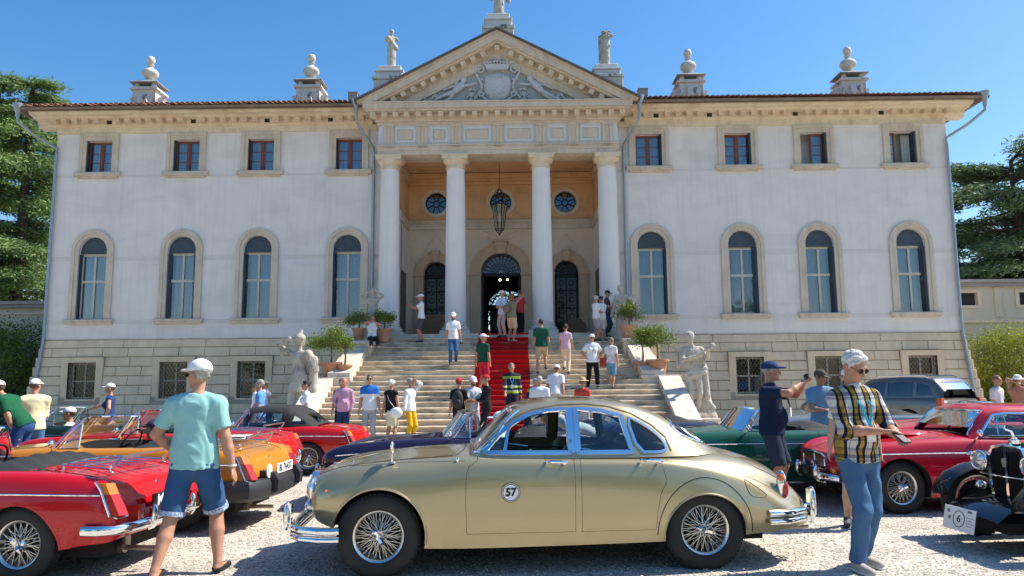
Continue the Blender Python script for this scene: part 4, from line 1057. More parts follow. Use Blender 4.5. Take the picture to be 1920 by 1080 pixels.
# ---------------------------------------------------------------- people.  Local frame: faces -y, left hand on +x
FOLD = {'n': 0}
def person(label, loc, rz=0, H=1.74, skin='skin_tan', top=(.8, .8, .8), bottom=(.1, .12, .2), res=.015, sleeve='short', legs='long', hands=None, feet=None,
           lean=0.0, turn=0.0, nod=0.0, tilt=0.0, hat=None, hair=(.10, .07, .05), hairstyle='short', build=1.0, shoe=(.06, .06, .07), belly=0.0, group=None,
           top_mat=None, bottom_mat=None, hips=None, collar=None, glasses=False, beard=None, female=False, seat=False, hidden_legs=False, z0=None, cat='person', elbow=None, fold=.004, openshoe=False):
    s = H/1.75; root = thing('person', label, cat, loc, rz, group); FOLD['n'] += 1; seed = FOLD['n']*3.7
    bw = build; pel = V3(0, 0, .93) if hips is None else V3(*hips)
    Rl = rotm('X', lean)                       # lean>0 : forwards (towards -y)
    def T(v): return pel+Rl@(V3(*v)-V3(0, 0, .93))
    sw = .158*bw*(.92 if female else 1); hw = .085*bw
    nb = T((0, .0, 1.47)); hc = T((0, -.025, 1.645)); sh = {q: T((q*sw, .01, 1.392)) for q in (-1, 1)}
    hands = hands or {}; sk = []; tp = []; bt = []; S_ = M[skin]
    hd = {}
    for q in (-1, 1):
        spec = hands.get(q, 'down')
        if isinstance(spec, str):
            spec = {'down': (q*(.27+.04*(bw-1)), .0, .78), 'hip': (q*.19, -.04, 1.0), 'back': (q*.1, .16, .92), 'hold': (q*.05, -.30, 1.12), 'phone': (q*.05, -.40, 1.42), 'brow': (q*.10, -.13, 1.70), 'pocket': (q*.20, -.06, .88), 'fwd': (q*.22, -.30, .95)}[spec]
        tgt = V3(*spec) if not isinstance(spec, str) else spec
        tgt = T(tgt)
        hint = (q*.6, .8, -.5) if elbow is None or q not in elbow else elbow[q]
        if tuple(np.round(np.array(spec)[:2], 2)) == (q*.19, -.04): hint = (q*1, .45, 0)
        el, wr = ik(sh[q], tgt, .285, .255, hint); hd[q] = (sh[q], el, wr, nrm(wr-el))
    # torso
    W = bw; F2 = ((0, 1, 0), .62)
    fl = (tuple(Rl@V3(0, 1, 0)), .64+belly*.3)
    tor = [cone(T((-.045*W, .0, 1.34)), T((.045*W, .0, 1.34)), .135*W, .135*W, fl), cone(T((0, 0, 1.27)), T((0, 0, 1.10)), .150*W, .135*W+belly*.03, fl),
           cone(T((0, -.0, 1.10)), T((0, 0, .95)), .138*W+belly*.03, .155*W, (fl[0], .70)), cone(sh[-1], sh[1], .057*W, .057*W)]+[cone(T((q*.03, .01, 1.455)), sh[q], .045, .05*W) for q in (-1, 1)]
    if belly: tor.append(elli(T((0, -.05*(1+belly), 1.08)), (.125*W, .10*(1+belly*.4), .15)))
    if female: tor += [elli(T((q*.07, -.09, 1.26)), (.068, .06, .07)) for q in (-1, 1)]
    # legs
    feet = feet or {-1: (-.11, .02, 0), 1: (.11, -.02, 0)}
    lg = {}
    for q in (-1, 1):
        hp = pel+V3(q*hw, 0, -.03); ft = V3(*feet[q][:3]); an = ft+V3(0, .05, .09)
        kh = (0, -1, .15) if len(feet[q]) < 4 else feet[q][3]
        kn, an = ik(hp, an, .43, .42, kh); lg[q] = (hp, kn, an, ft)
    ankle_dir = {}
    tl = 1.0 if not female else .96
    for q in (-1, 1):
        hp, kn, an, ft = lg[q]
        sk += [cone(hp, kn, .078*W, .052*W), cone(kn, kn*.62+an*.38, .050*W, .055*W), cone(kn*.62+an*.38, an, .054*W, .033), cone(an, an+V3(0, 0, -.03), .034, .034)]
        toe = ft+V3(0, -.13, .03)+V3(q*.02, 0, 0); dz = an[2]-.09-ft[2]
        sk.append(cone(an+V3(0, .02, -.045), toe+V3(0, 0, dz), .034, .026))
    sk.append(cone(T((0, .01, 1.40)), nb, .085*W, .055))
    # neck, head
    Rh = rotm('Z', turn)@rotm('Y', tilt)@rotm('X', nod)@rotm('X', lean*.4)
    def Hd(v): return hc+Rh@V3(*v)
    sk += [cone(nb+V3(0, .005, -.03), Hd((0, .018, -.05)), .050*(.86 if female else 1+.2*(W-1)), .045), elli(Hd((0, .012, .03)), (.076, .095, .092), Rh), elli(Hd((0, -.025, -.045)), (.057, .068, .072), Rh),
           cone(Hd((0, -.088, .012)), Hd((0, -.113, -.028)), .010, .016, k=.012), elli(Hd((0, -.07, -.092)), (.028, .026, .022), Rh), elli(Hd((0, -.083, -.062)), (.026, .012, .011), Rh, k=.008),
           cone(Hd((-.035, -.080, .030)), Hd((.035, -.080, .030)), .014, .014, k=.02)]
    for q in (-1, 1): sk += [elli(Hd((q*.083, .018, -.005)), (.015, .024, .036), Rh, k=.008), elli(Hd((q*.035, -.068, -.02)), (.024, .02, .02), Rh)]
    # arms + five-fingered hands
    for q in (-1, 1):
        S, E, Wr, u = hd[q]
        sk += [cone(S, E, .050*W, .040*W), cone(E, E*.6+Wr*.4, .041*W, .040*W), cone(E*.6+Wr*.4, Wr, .040*W, .026)]
        side = nrm(np.cross(u, V3(0, 0, 1)) if abs(u[2]) < .85 else V3(0, -1, 0)*1.0); pn = nrm(np.cross(u, side)); w2 = side
        palm = Wr+u*.045; sk.append(cone(Wr+u*.01, Wr+u*.08, .028, .034, (tuple(pn), .55), k=.012))
        curl = nrm(u*.75+pn*(-.65 if u[2] < -.5 else .5)); r_f = max(.0085, res*.62)
        for j, (off, ln) in enumerate(((-.030, .062), (-.010, .075), (.010, .070), (.029, .055))):
            b0 = Wr+u*.085+w2*off; b1 = b0+u*ln*.5; b2 = b1+curl*ln*.55
            sk += [cone(b0, b1, r_f, r_f*.95, k=.006), cone(b1, b2, r_f*.95, r_f*.8, k=.006)]
        tb = Wr+u*.03-w2*.03; sk += [cone(tb, tb+u*.035-w2*.025, .012, .011, k=.01), cone(tb+u*.035-w2*.025, tb+u*.065-w2*.028, .011, .009, k=.006)]
    k_ = .022
    def sc_prims(ps): return ps
    full = tor+sk
    kids_ = []
    def mk(name, ps, m, k=k_, disp=None, r=res):
        o = sdf_obj(name, ps, r, m, root, k, disp)
        if o: kids_.append(o)
        return o
    mk('body', full, S_, k=.018)
    A = .0045 if res < .01 else .004
    def fold_fn(f, amp, stretch=(1, 1, 1)): return lambda p: amp*nfun(p*V3(*stretch), f, seed)+amp*1.3*(np.abs(nfun(p@rotm('Y', .5)*V3(1.2, 1.2, .45), f*1.25, seed+2))-.35)
    # shirt
    g = .012
    def grow(p, g):
        if p[0] == 'c': return ('c', p[1], p[2], p[3]+g, p[4]+g, p[5], p[6], p[7])
        return ('e', p[1], p[2]+g, p[3], None, None, p[6], p[7])
    upv = tuple(Rl@V3(0, 0, 1)); hemc = T((0, 0, .86 if sleeve != 'tucked' else .96))
    if top is not None or top_mat is not None:
        ms = top_mat or cloth('shirt fabric', top)
        st = [grow(p, g) for p in tor]+[cone(T((0, .01, 1.40)), nb+V3(0, 0, .012), .095*W, .062)]
        hz = .865 if not seat else .97
        st += [cone(T((0, 0, 1.0)), T((0, .0, .88)), .166*W+belly*.03, .182*W, (fl[0], .74))]
        cuts = [(T((0, 0, hz)), tuple(-V3(*upv))), (nb+V3(0, 0, .018), tuple(Rl@nrm(V3(0, .25, 1))))]
        st = [p[:6]+(cuts,)+p[7:] for p in st]
        for q in (-1, 1):
            S, E, Wr, u = hd[q]
            if sleeve in ('short', 'tucked'):
                e = S+(E-S)*.72; st.append(cone(S, E, .066*W, .062*W, None, [(e, tuple(nrm(E-S)))]))
            elif sleeve == 'long': st += [cone(S, E, .064*W, .052*W), cone(E, Wr, .052*W, .038, None, [(E+(Wr-E)*.93, tuple(u))])]
            elif sleeve == 'rolled': st += [cone(S, E, .066*W, .058*W), cone(E, Wr, .056*W, .052, None, [(E+(Wr-E)*.18, tuple(u))])]
        mk('shirt', st, ms, k=.028, disp=fold_fn(26, fold, (1, 1, .6)))
        if collar is not None:
            mk('collar', [cone(nb+V3(0, 0, -.012), nb+V3(0, -.004, .035), .068, .062, None, [(nb+V3(0, 0, .03), (0, .3, 1)), (nb+V3(0, 0, -.02), (0, -.3, -1))])], cloth('collar fabric', collar), k=.01, r=min(res, .013))
    # trousers / shorts / skirt
    mb_ = bottom_mat or cloth('trouser fabric', bottom) if (bottom is not None or bottom_mat) else None
    if mb_ is not None:
        wz = T((0, 0, .99 if (lean or seat) else .905)); bc = [(wz, upv)]
        ht = [cone(T((0, 0, 1.0)), pel, .145*W+belly*.02, .160*W, (fl[0], .74), bc), elli(pel+Rl@V3(0, .03, -.03), (.142*W, .105, .115), None, bc)]
        tr = list(ht)
        if legs == 'skirt':
            md = (lg[-1][1]+lg[1][1])/2; tr.append(cone(pel, md, .165*W, .19*W, ((0, 1, 0), .8), [(md+V3(0, 0, .0), (0, 0, -1))]))
        else:
            for q in (-1, 1):
                hp, kn, an, ft = lg[q]; d = nrm(kn-hp); d2 = nrm(an-kn)
                if legs == 'long': tr += [cone(hp, kn, .092*W, .070*W, None, bc), cone(kn, an, .070*W, .058*W, None, [(an+V3(0, 0, -.015), tuple(d2))])]
                elif legs == 'shorts': tr += [cone(hp, kn, .093*W, .084*W, None, bc+[(kn-d*.015, tuple(d))])]
                elif legs == 'miniskirt' or legs == 'short_shorts': tr += [cone(hp, kn, .095*W, .085*W, None, [(hp+(kn-hp)*.62, tuple(d))])]
        mk('trousers' if legs == 'long' else ('skirt' if 'skirt' in legs else 'shorts'), tr, mb_, k=.02, disp=fold_fn(24, fold*.9, (1, 1, .7)))
    # shoes
    if not hidden_legs and shoe is not None:
        ms = mat('shoe', shoe, .7, var=.1)
        for q in (-1, 1):
            hp, kn, an, ft = lg[q]; dz = an[2]-.09-ft[2]; fz = ft[2]+dz; d = V3(q*.02, 0, 0)
            sp = [cone((ft[0], ft[1]+.06, fz+.045), (ft[0]+q*.02, ft[1]-.14, fz+.032), .044, .036, ((0, 0, 1), .95), [((0, 0, fz+.002), (0, 0, -1))]+([((0, 0, fz+.055), (0, 0, 1))] if openshoe else []))]
            if not openshoe: sp.append(cone((an[0], an[1], an[2]-.04), (an[0], an[1], an[2]), .044, .042, None, [((0, 0, fz+.10), (0, 0, 1))]))
            mk('shoe', sp, ms, k=.02, r=min(res, .015))
            if res < .01 and not openshoe: mk('sole', [cone((ft[0], ft[1]+.06, fz+.03), (ft[0]+q*.02, ft[1]-.14, fz+.03), .050, .043, None, [((0, 0, fz+.002), (0, 0, -1)), ((0, 0, fz+.022), (0, 0, 1))])], M['white'], k=.005)
    # hair / hat
    if hairstyle:
        hm = mat('hair', hair, .75, var=.3, vscale=30, bump=.004, bscale=60)
        hcut = [(Hd((0, 0, .045)), tuple(Rh@V3(0, 0, 1)))] if hat else []
        hp_ = [elli(Hd((0, .022, .040)), (.084, .100, .094), Rh, [(Hd((0, -.055, .035)), tuple(Rh@nrm(V3(0, -1, -.55)))), (Hd((0, 0, -.045)), tuple(Rh@V3(0, 0, -1)))]+hcut)]
        if hairstyle == 'bun': hp_.append(elli(Hd((0, .11, .06)), (.04, .04, .045), Rh))
        if hairstyle == 'long': hp_.append(elli(Hd((0, .06, -.06)), (.088, .06, .12), Rh))
        if hairstyle == 'full': hp_ = [elli(Hd((0, .014, .052)), (.092, .108, .094), Rh, [(Hd((0, -.058, .062)), tuple(Rh@nrm(V3(0, -1, -.75)))), (Hd((0, 0, -.035)), tuple(Rh@V3(0, 0, -1)))])]
        mk('hair', hp_, hm, k=.02, disp=lambda p: .009*nfun(p, 85, seed)+.006*nfun(p, 200, seed), r=min(res, .013))
    if beard:
        mk('beard', [elli(Hd((0, -.035, -.062)), (.061, .064, .062), Rh, [(Hd((0, 0, -.035)), tuple(Rh@V3(0, 0, 1)))])], mat('beard', beard, .8, var=.3, vscale=60), k=.01, r=min(res, .009))
    if hat:
        hcol = hat[1]; hm = cloth(hat[0], hcol)
        base = Hd((0, .01, .035)); un = tuple(Rh@V3(0, 0, -1))
        if hat[0] == 'cap':
            ps = [elli(Hd((0, .012, .045)), (.094, .112, .094), Rh, [(base, un)]), elli(Hd((0, -.115, .048)), (.070, .075, .014), Rh, [(Hd((0, -.06, 0)), tuple(Rh@V3(0, 1, 0)))])]
        elif hat[0] == 'flatcap': ps = [elli(Hd((0, -.01, .065)), (.100, .125, .055), Rh), elli(Hd((0, -.115, .045)), (.065, .05, .012), Rh)]
        elif hat[0] == 'bucket': ps = [elli(Hd((0, .01, .06)), (.098, .11, .085), Rh, [(base, un)]), elli(Hd((0, .01, .030)), (.150, .165, .022), Rh)]
        elif hat[0] == 'straw': ps = [elli(Hd((0, .01, .07)), (.092, .10, .085), Rh, [(base, un)]), elli(Hd((0, .01, .045)), (.185, .20, .014), Rh)]
        mk('hat' if hat[0] in ('straw', 'bucket') else 'cap', ps, hm, k=.006, r=min(res, .014))
    if glasses:
        gb = MB()
        for q in (-1, 1):
            pts = [Hd((q*.035+.025*cos(t)*1.1, -.098, .006+.018*sin(t))) for t in [2*pi*j/10 for j in range(10)]]; gb.add([tuple(p) for p in pts], [tuple(range(10))])
            gb.tube([Hd((q*.062, -.094, .010)), Hd((q*.082, .0, .012))], .0025, 4); gb.tube([tuple(p) for p in pts], .003, 4, closed=True)
        gb.build('glasses', mat('sunglass lens', (.015, .012, .012), .15), root)
    root.scale = (s, s, s)
    return root, dict(sh=sh, hd=hd, T=T, Hd=Hd, nb=nb, pel=pel, lg=lg, hc=hc, Rh=Rh)
# ---------------------------------------------------------------- outer staircase
ZM = 1.62
stair = thing('staircase', 'broad worn stone staircase with sloping pale side walls climbing to the portico', 'staircase', (0, 24, 0))
SO = Vector((0, -24, 0))
def sp_(mb, name, m, smooth=False):
    o = mb.build(name, m, stair, smooth); o.location = SO; return o
steps = []     # (yfront, ztop, halfwidth)
NU, NL = 10, 10
YT = 27.42; TU = .325; TL = .335
for i in range(NU):                        # from landing up
    z = ZM+(ZP-ZM)*(i+1)/NU; y = YT-(NU-1-i)*TU; steps.append((y, z, 4.70-.34*(i/(NU-1))))
YM = YT-NU*TU
for i in range(NL):
    z = ZM*(i+1)/NL; y = YM-(NL-1-i)*TL; steps.append((y, z, 5.22))
def halfw(z): return 5.22 if z <= ZM+.01 else 4.70-.34*((z-ZM)/(ZP-ZM))
for k, (y, z, hw) in enumerate(sorted(steps, key=lambda q: q[1])):
    b = MB(); rise = (ZP-ZM)/NU if z > ZM+.01 else ZM/NL; yb_ = y+.62 if abs(z-ZP) > .01 else 29.3
    n = 30; xs = [-hw+2*hw*i/n for i in range(n+1)]
    # nosed tread with slightly worn front edge
    r = random.Random(k); w = [(.012*sin(x*1.3+k)+r.uniform(-.006, .006)) for x in xs]
    prof = [(0.035, z-rise), (0.03, z-.05), (0, z-.045), (-.012, z-.02), (0, z-.003), (.02, z), (yb_-y, z)]
    def fn(u, v):
        i = round(u*n); j = round(v*(len(prof)-1)); p = prof[j]; dz = w[i]*(.6 if 2 <= j <= 5 else 0)
        return (xs[i], y+p[0]+(w[i]*.5 if 1 < j < 5 else 0), p[1]-abs(dz))
    b.grid(fn, n+1, len(prof), flip=False)
    for sgn in (-1, 1): b.box(*sorted((sgn*hw, sgn*(hw-.01))), y+.03, yb_, z-rise, z-.001)
    sp_(b, 'step', M['step'], True)
# side masses and cheeks
def slope_cheek(s, xi0, xi1, wid, ya, za, yb2, zb, name):
    """sloping coping slab from (ya, za) low to (yb2, zb) high; xi0/xi1 inner edge at low/high"""
    q = MB(); t = .14
    def X(x): return s*x
    L = [(X(xi0), ya, za), (X(xi0+wid), ya, za), (X(xi1+wid), yb2, zb), (X(xi1), yb2, zb)]
    U = [(v[0], v[1], v[2]+t) for v in L]
    f = [(0, 1, 5, 4), (1, 2, 6, 5), (2, 3, 7, 6), (3, 0, 4, 7), (4, 5, 6, 7), (3, 2, 1, 0)]
    if s < 0: f = [g_[::-1] for g_ in f]
    q.add(L+U, f); sp_(q, name, M['cheek'])
    q = MB(); B0 = [(v[0], v[1], 0) for v in L]; A = [(v[0]+(0 if abs(v[0]) < abs(X(xi0+wid*.5)) else -s*.03), v[1], v[2]) for v in L]
    f = [(0, 1, 5, 4), (1, 2, 6, 5), (2, 3, 7, 6), (3, 0, 4, 7)]
    if s < 0: f = [g_[::-1] for g_ in f]
    q.add(B0+A, f); sp_(q, 'cheek_wall', M['ashlar'])
for s in (-1, 1):
    # upper slope in three slabs with visible joints
    n = 3
    for k in range(n):
        t0, t1 = k/n, (k+1)/n; e = .004
        ya = YM+.0+(27.35-YM)*t0+e; yb2 = YM+(27.35-YM)*t1-e; za = ZM+.12+(ZP-ZM-.06)*t0; zb = ZM+.12+(ZP-ZM-.06)*t1
        slope_cheek(s, 4.70-.34*t0, 4.70-.34*t1, .62+.10*(1-t0), ya, za, yb2, zb, 'coping_slab')
    for k in range(2):
        t0, t1 = k/2, (k+1)/2; e = .004; y0_ = 20.45; y1_ = YM-.02
        slope_cheek(s, 5.22, 5.22, .68, y0_+(y1_-y0_)*t0+e, -.10+(ZM-.03+.10)*t0, y0_+(y1_-y0_)*t1-e, -.10+(ZM+.07)*t1, 'coping_slab')
    # landing block that carries the pots
    q = MB(); x0, x1 = sorted((s*4.72, s*5.92)); q.bbox(x0, x1, YM-.02, YM+1.15, 0, ZM+.02, .01); sp_(q, 'landing_block', M['cheek'])
    q = MB(); x0, x1 = sorted((s*4.66, s*5.98)); q.bbox(x0, x1, YM-.06, YM+1.18, ZM+.0205, ZM+.12, .012); sp_(q, 'landing_slab', M['cheek'])
    # top pedestal zone beside the portico
    q = MB(); x0, x1 = sorted((s*4.40, s*5.62)); q.bbox(x0, x1, 26.0, YF+.2, 0, ZP-.42, .01); sp_(q, 'terrace_block', M['ashlar'])
    q = MB(); x0, x1 = sorted((s*4.36, s*5.70)); q.bbox(x0, x1, 25.95, YF+.2, ZP-.418, ZP-.30, .012); sp_(q, 'terrace_slab', M['cheek'])
    # low plinth on the ground next to the statue
    q = MB(); x0, x1 = sorted((s*5.98, s*6.85) if s > 0 else (s*5.95, s*7.05)); q.bbox(x0, x1, 22.6, 23.8, 0, .30, .015); q.bbox(x0+.08, x1-.08, 22.68, 23.72, .30, .42, .012); sp_(q, 'statue_plinth', M['cheek'])
    # white fluted stone shell (gadrooned finial) behind the pots
    # small gadrooned stones
for s in (-1, 1):
    g_ = MB()
    def fn(u, v):
        a = 2*pi*u; ph = pi*v; r = .20*(1+.10*abs(cos(a*5)))*sin(ph)**.7; return (r*cos(a), r*sin(a), .15+.15*cos(ph))
    g_.grid(fn, 81, 14); o = g_.build('stone_gourd', M['cheek'], None, True)
    o.location = (s*5.02+.0, YM+.75, ZM+.30)
    tag(o, 'pale ribbed stone ball on the %s landing block of the stairs behind two terracotta pots' % ('left' if s < 0 else 'right'), 'stone ball')
# red carpet: one strip folding over every step
cm = MB(); path = []; XC = (-.72, 1.10)
allst = sorted(steps, key=lambda q: -q[1])
path.append((28.6, ZP+.012)); 
for (y, z, hw) in allst:
    path += [(y-.018, z+.010), (y-.026, z-.03), (y+.012, z-.06)]
    rise = (ZP-ZM)/NU if z > ZM+.01 else ZM/NL; path.append((y+.018, z-rise+.012))
path.append((20.35, .012))
def cfn(u, v):
    i = round(v*(len(path)-1)); y, z = path[i]; x = XC[0]+(XC[1]-XC[0])*u+.015*sin(y*2.1)
    return (x, y, z)
cm.grid(cfn, 9, len(path), flip=True)
tag(cm.build('red_carpet', M['carpet'], None, False), 'bright red carpet strip running down the middle of the stone stairs', 'carpet')

# ---------------------------------------------------------------- chimneys (parts of the villa roof)
def chimney(x, ds):
    c = bpy.data.objects.new('chimney', None); link(c); c.parent = villa; c.location = (x, 31.2-YF, 13.05)
    q = MB(); q.box(-.50, .50, -.45, .45, 0, 1.15); q.box(-.60, .60, -.55, .55, 1.15, 1.24); q.box(-.52, .52, -.47, .47, 1.24, 1.30)
    for s in (-1, 1):
        pr = [(s*.5, .28), (s*.62, .36), (s*.74, .42), (s*.78, .60), (s*.70, .74), (s*.78, .86), (s*.66, .92), (s*.5, .90)]
        q.prism(pr, 'y', -.2, .2); q.tube([(s*.68+.09*cos(t), 0, .62+.12*sin(t)) for t in [2*pi*k/10 for k in range(10)]], .05, 6, closed=True)
        q.prism([(s*.45, .28), (s*.60, .40), (s*.66, .62), (s*.58, .90), (s*.45, .95)], 'x', -.2, .2)
    q.build('chimney_stack', M['chimney'], c)
    for a in (-1, 1):
        for b2 in (-1, 1): q = MB(); q.lathe([(.09, 1.30), (.11, 1.38), (.09, 1.46)], 10, (a*.36, b2*.32, 0)); q.build('vent_pier', M['urnwhite'], c)
    q = MB(); q.add([(-.61, -.56, 1.46), (.61, -.56, 1.46), (.61, .56, 1.46), (-.61, .56, 1.46), (-.61, -.56, 1.50), (.61, -.56, 1.50), (.61, .56, 1.50), (-.61, .56, 1.50), (-.28, -.28, 1.66), (.28, -.28, 1.66), (.28, .28, 1.66), (-.28, .28, 1.66)],
          [(3, 2, 1, 0), (0, 1, 5, 4), (1, 2, 6, 5), (2, 3, 7, 6), (3, 0, 4, 7), (4, 5, 9, 8), (5, 6, 10, 9), (6, 7, 11, 10), (7, 4, 8, 11), (8, 9, 10, 11)])
    q.build('chimney_cap', M['greycap'], c)
    q = MB(); q.lathe([(.22, 1.64), (.22, 1.68), (.10, 1.72), (.10, 1.75), (.20, 1.79), (.30, 1.90), (.31, 1.97), (.26, 2.05), (.12, 2.12), (.08, 2.18), (.13, 2.21), (.13, 2.24), (.08, 2.26), (.15, 2.34), (.16, 2.41), (.12, 2.50), (.02, 2.54)], 20)
    u = q.build('urn_finial', M['urnwhite'], c, True, radians(60)); u.scale = (1.12, 1.12, 1.36); u.location.z = -1.64*.36
for x in (-15.35, -8.25, 8.22, 15.15): chimney(x, 0)

# ---------------------------------------------------------------- statues
STN = {'n': 0}
def statue(label, loc, rz, H, figure, m='statue', plinth=.0):
    STN['n'] += 1; seed = STN['n']*5.1
    r = thing('statue', label, 'statue', loc, rz)
    prims = figure(); s = H/1.8
    prims = [((p[0], p[1]*s, p[2]*s, p[3]*s, p[4]*s)+p[5:6]+((None if p[6] is None else [(V3(*c)*s, n) for c, n in p[6]]),)+p[7:]) if p[0] == 'c' else ('e', p[1]*s, p[2]*s, p[3], None, None, (None if p[6] is None else [(V3(*c)*s, n) for c, n in p[6]]), p[7]) for p in prims]
    dz = lambda p: .010*(np.abs(nfun(p*V3(1.1, 1.1, .35), 30, seed))-.3)+.004*nfun(p, 60, seed)
    sdf_obj('figure', prims, .021, M[m], r, .03, dz)
    return r
def body_prims(Wd=1.0, hair=True, head=(0, 0), arms=None, legs=True):
    hx, hy = head; P = []
    P += [cone((-.06, 0, 1.36), (.06, 0, 1.36), .13*Wd, .13*Wd, ((0, 1, 0), .7)), cone((0, 0, 1.3), (.01, 0, 1.08), .15*Wd, .12*Wd, ((0, 1, 0), .72)), cone((.01, 0, 1.08), (.03, 0, .95), .125*Wd, .155*Wd, ((0, 1, 0), .8)), cone((-.17*Wd, 0, 1.43), (.17*Wd, 0, 1.43), .065, .065),
          cone((0, 0, 1.45), (hx*.6, hy*.6, 1.57), .06, .055), elli((hx, hy+.01, 1.68), (.085, .105, .12))]
    if hair: P += [elli((hx, hy+.02, 1.72), (.108, .12, .10)), elli((hx, hy+.10, 1.66), (.07, .06, .08))]
    if legs: P += [cone((-.08, 0, .93), (-.07, -.04, .50), .09, .06), cone((-.07, -.04, .50), (-.06, .02, .08), .06, .04), cone((-.06, .02, .06), (-.08, -.12, .03), .04, .03), cone((.10, 0, .93), (.12, -.07, .50), .09, .06), cone((.12, -.07, .5), (.10, .03, .08), .06, .04), cone((.1, .03, .06), (.13, -.1, .03), .04, .03)]
    for (a, b, c) in (arms or []): P += [cone(a, b, .055, .045), cone(b, c, .046, .032), elli(c, (.045, .04, .05))]
    return P
def fig_piper():
    P = body_prims(1.05, head=(-.06, -.04), arms=[((-.18, 0, 1.43), (-.24, -.12, 1.20), (.10, -.26, 1.30)), ((.18, 0, 1.43), (.30, -.05, 1.25), (.28, -.25, 1.45))])
    P += [cone((.05, -.28, 1.33), (.38, -.28, 1.48), .02, .02), elli((.36, -.27, 1.50), (.06, .05, .06))]
    P += [cone((-.16, -.06, .92), (.24, -.05, 1.02), .05, .06, k=.02), cone((-.1, -.1, .86), (.22, -.08, .95), .04, .05, k=.02), cone((.24, 0, 1.05), (.26, .03, .55), .06, .09, k=.02), cone((.26, .0, .9), (.28, -.04, .45), .05, .06, k=.02), cone((.22, -.02, 1.2), (.26, 0, .95), .04, .06, k=.02)]
    P += [elli((-.28, .05, .42), (.15, .14, .18)), cone((-.25, .05, .4), (-.18, .05, .05), .16, .14), cone((.26, .05, .42), (.28, .05, .05), .10, .17), cone((.28, -.02, .35), (.38, -.05, .2), .05, .06), cone((.38, -.05, .2), (.26, -.08, .1), .05, .05)]
    P += [cone((-.28, 0, .0), (.32, 0, .0), .16, .16, None, [((0, 0, 0), (0, 0, -1))]), elli((-.33, .02, 1.30), (.04, .05, .14)), elli((-.30, .02, 1.12), (.05, .06, .08))]
    return P
def fig_warrior():
    P = body_prims(1.12, head=(-.02, .02), legs=False, arms=[((-.20, 0, 1.45), (-.46, -.06, 1.62), (-.20, -.10, 1.76))])
    P += [elli((0, 0, 1.78), (.11, .13, .09)), cone((0, -.02, 1.8), (0, .08, 1.95), .05, .02), cone((.2, 0, 1.42), (.3, .05, 1.1), .10, .12), cone((.3, .05, 1.3), (.28, .1, .5), .10, .10)]
    P += [cone((-.36, -.05, 1.55), (-.42, 0, 1.40), .05, .03), cone((0, 0, 1.0), (0, 0, .62), .17, .24, ((0, 1, 0), .85), [((0, 0, .62), (0, 0, -1))]), cone((-.12, 0, .65), (-.12, -.02, .0), .12, .13), cone((.12, 0, .65), (.14, -.02, .0), .12, .13), cone((.0, .08, .7), (.05, .1, 0), .14, .18)]
    P += [cone((-.25, 0, .0), (.25, 0, .0), .2, .2, None, [((0, 0, 0), (0, 0, -1))])]
    return P
def fig_shading():
    P = body_prims(1.05, head=(.0, -.02), arms=[((-.18, 0, 1.43), (-.33, -.08, 1.55), (-.06, -.12, 1.70)), ((.18, 0, 1.43), (.36, -.04, 1.55), (.10, -.10, 1.74))])
    P += [cone((0, 0, .98), (.02, 0, .1), .18, .22, ((0, 1, 0), .9)), cone((-.12, -.1, .95), (.2, -.08, .5), .06, .07), cone((-.15, 0, 0), (.15, 0, 0), .2, .2, None, [((0, 0, 0), (0, 0, -1))])]
    return P
def fig_lutist():
    P = body_prims(1.1, head=(-.03, -.03), arms=[((-.18, 0, 1.43), (-.30, -.05, 1.18), (-.06, -.2, 1.15)), ((.18, 0, 1.43), (.34, -.06, 1.30), (.18, -.22, 1.36))])
    P += [cone((.1, .06, 1.42), (.38, .08, 1.34), .09, .10), cone((.35, .08, 1.4), (.34, .08, .7), .10, .09), cone((0, 0, .98), (-.02, 0, .1), .17, .2, ((0, 1, 0), .9)), cone((-.2, .02, 1.3), (-.3, .05, .8), .05, .08), cone((-.15, 0, 0), (.15, 0, 0), .2, .2, None, [((0, 0, 0), (0, 0, -1))])]
    return P
def fig_armless():
    P = body_prims(1.0, head=(.0, -.01), arms=None)
    P += [cone((-.19, 0, 1.44), (-.26, -.02, 1.30), .06, .05), cone((.19, 0, 1.44), (.27, -.02, 1.34), .06, .05), cone((0, 0, .98), (.0, 0, .05), .18, .19, ((0, 1, 0), .85)), cone((-.14, 0, 1.4), (.14, 0, 1.0), .14, .15), cone((-.16, -.05, 1.02), (.18, -.05, 1.0), .045, .05, k=.02), cone((-.13, 0, 0), (.13, 0, 0), .16, .16, None, [((0, 0, 0), (0, 0, -1))])]
    return P
def fig_hooded():
    P = body_prims(1.2, head=(-.05, -.06), hair=False, arms=[((-.2, 0, 1.43), (-.26, -.1, 1.42), (.05, -.18, 1.55)), ((.2, 0, 1.45), (.34, -.06, 1.52), (.08, -.14, 1.64))])
    P += [cone((-.1, -.05, 1.70), (.22, -.02, 1.72), .07, .06), cone((0, .02, 1.45), (0, .02, .06), .22, .22, ((0, 1, 0), .8)), cone((-.22, 0, 1.5), (-.2, .02, .3), .09, .10), cone((.2, -.06, 1.05), (-.15, -.1, .6), .06, .05, k=.02), cone((-.15, 0, 0), (.15, 0, 0), .18, .18, None, [((0, 0, 0), (0, 0, -1))])]
    return P
statue('weathered stone statue of a nude piper with hip drapery right of the stairs', (6.12, 23.2, .42), 0, 2.62, fig_piper)
statue('headless looking dark weathered statue of a warrior raising its arm left of the stairs', (-6.05, 23.2, .42), radians(-10), 2.58, fig_warrior, 'statue_dark')
statue('pale stone statue shading its face with both arms at the top left of the stairs', (-4.62, 27.25, ZP-.30), 0, 1.98, fig_shading)
statue('grey stone statue of a bare chested figure at the top right of the stairs', (4.52, 27.25, ZP-.30), radians(8), 2.02, fig_lutist, 'statue')
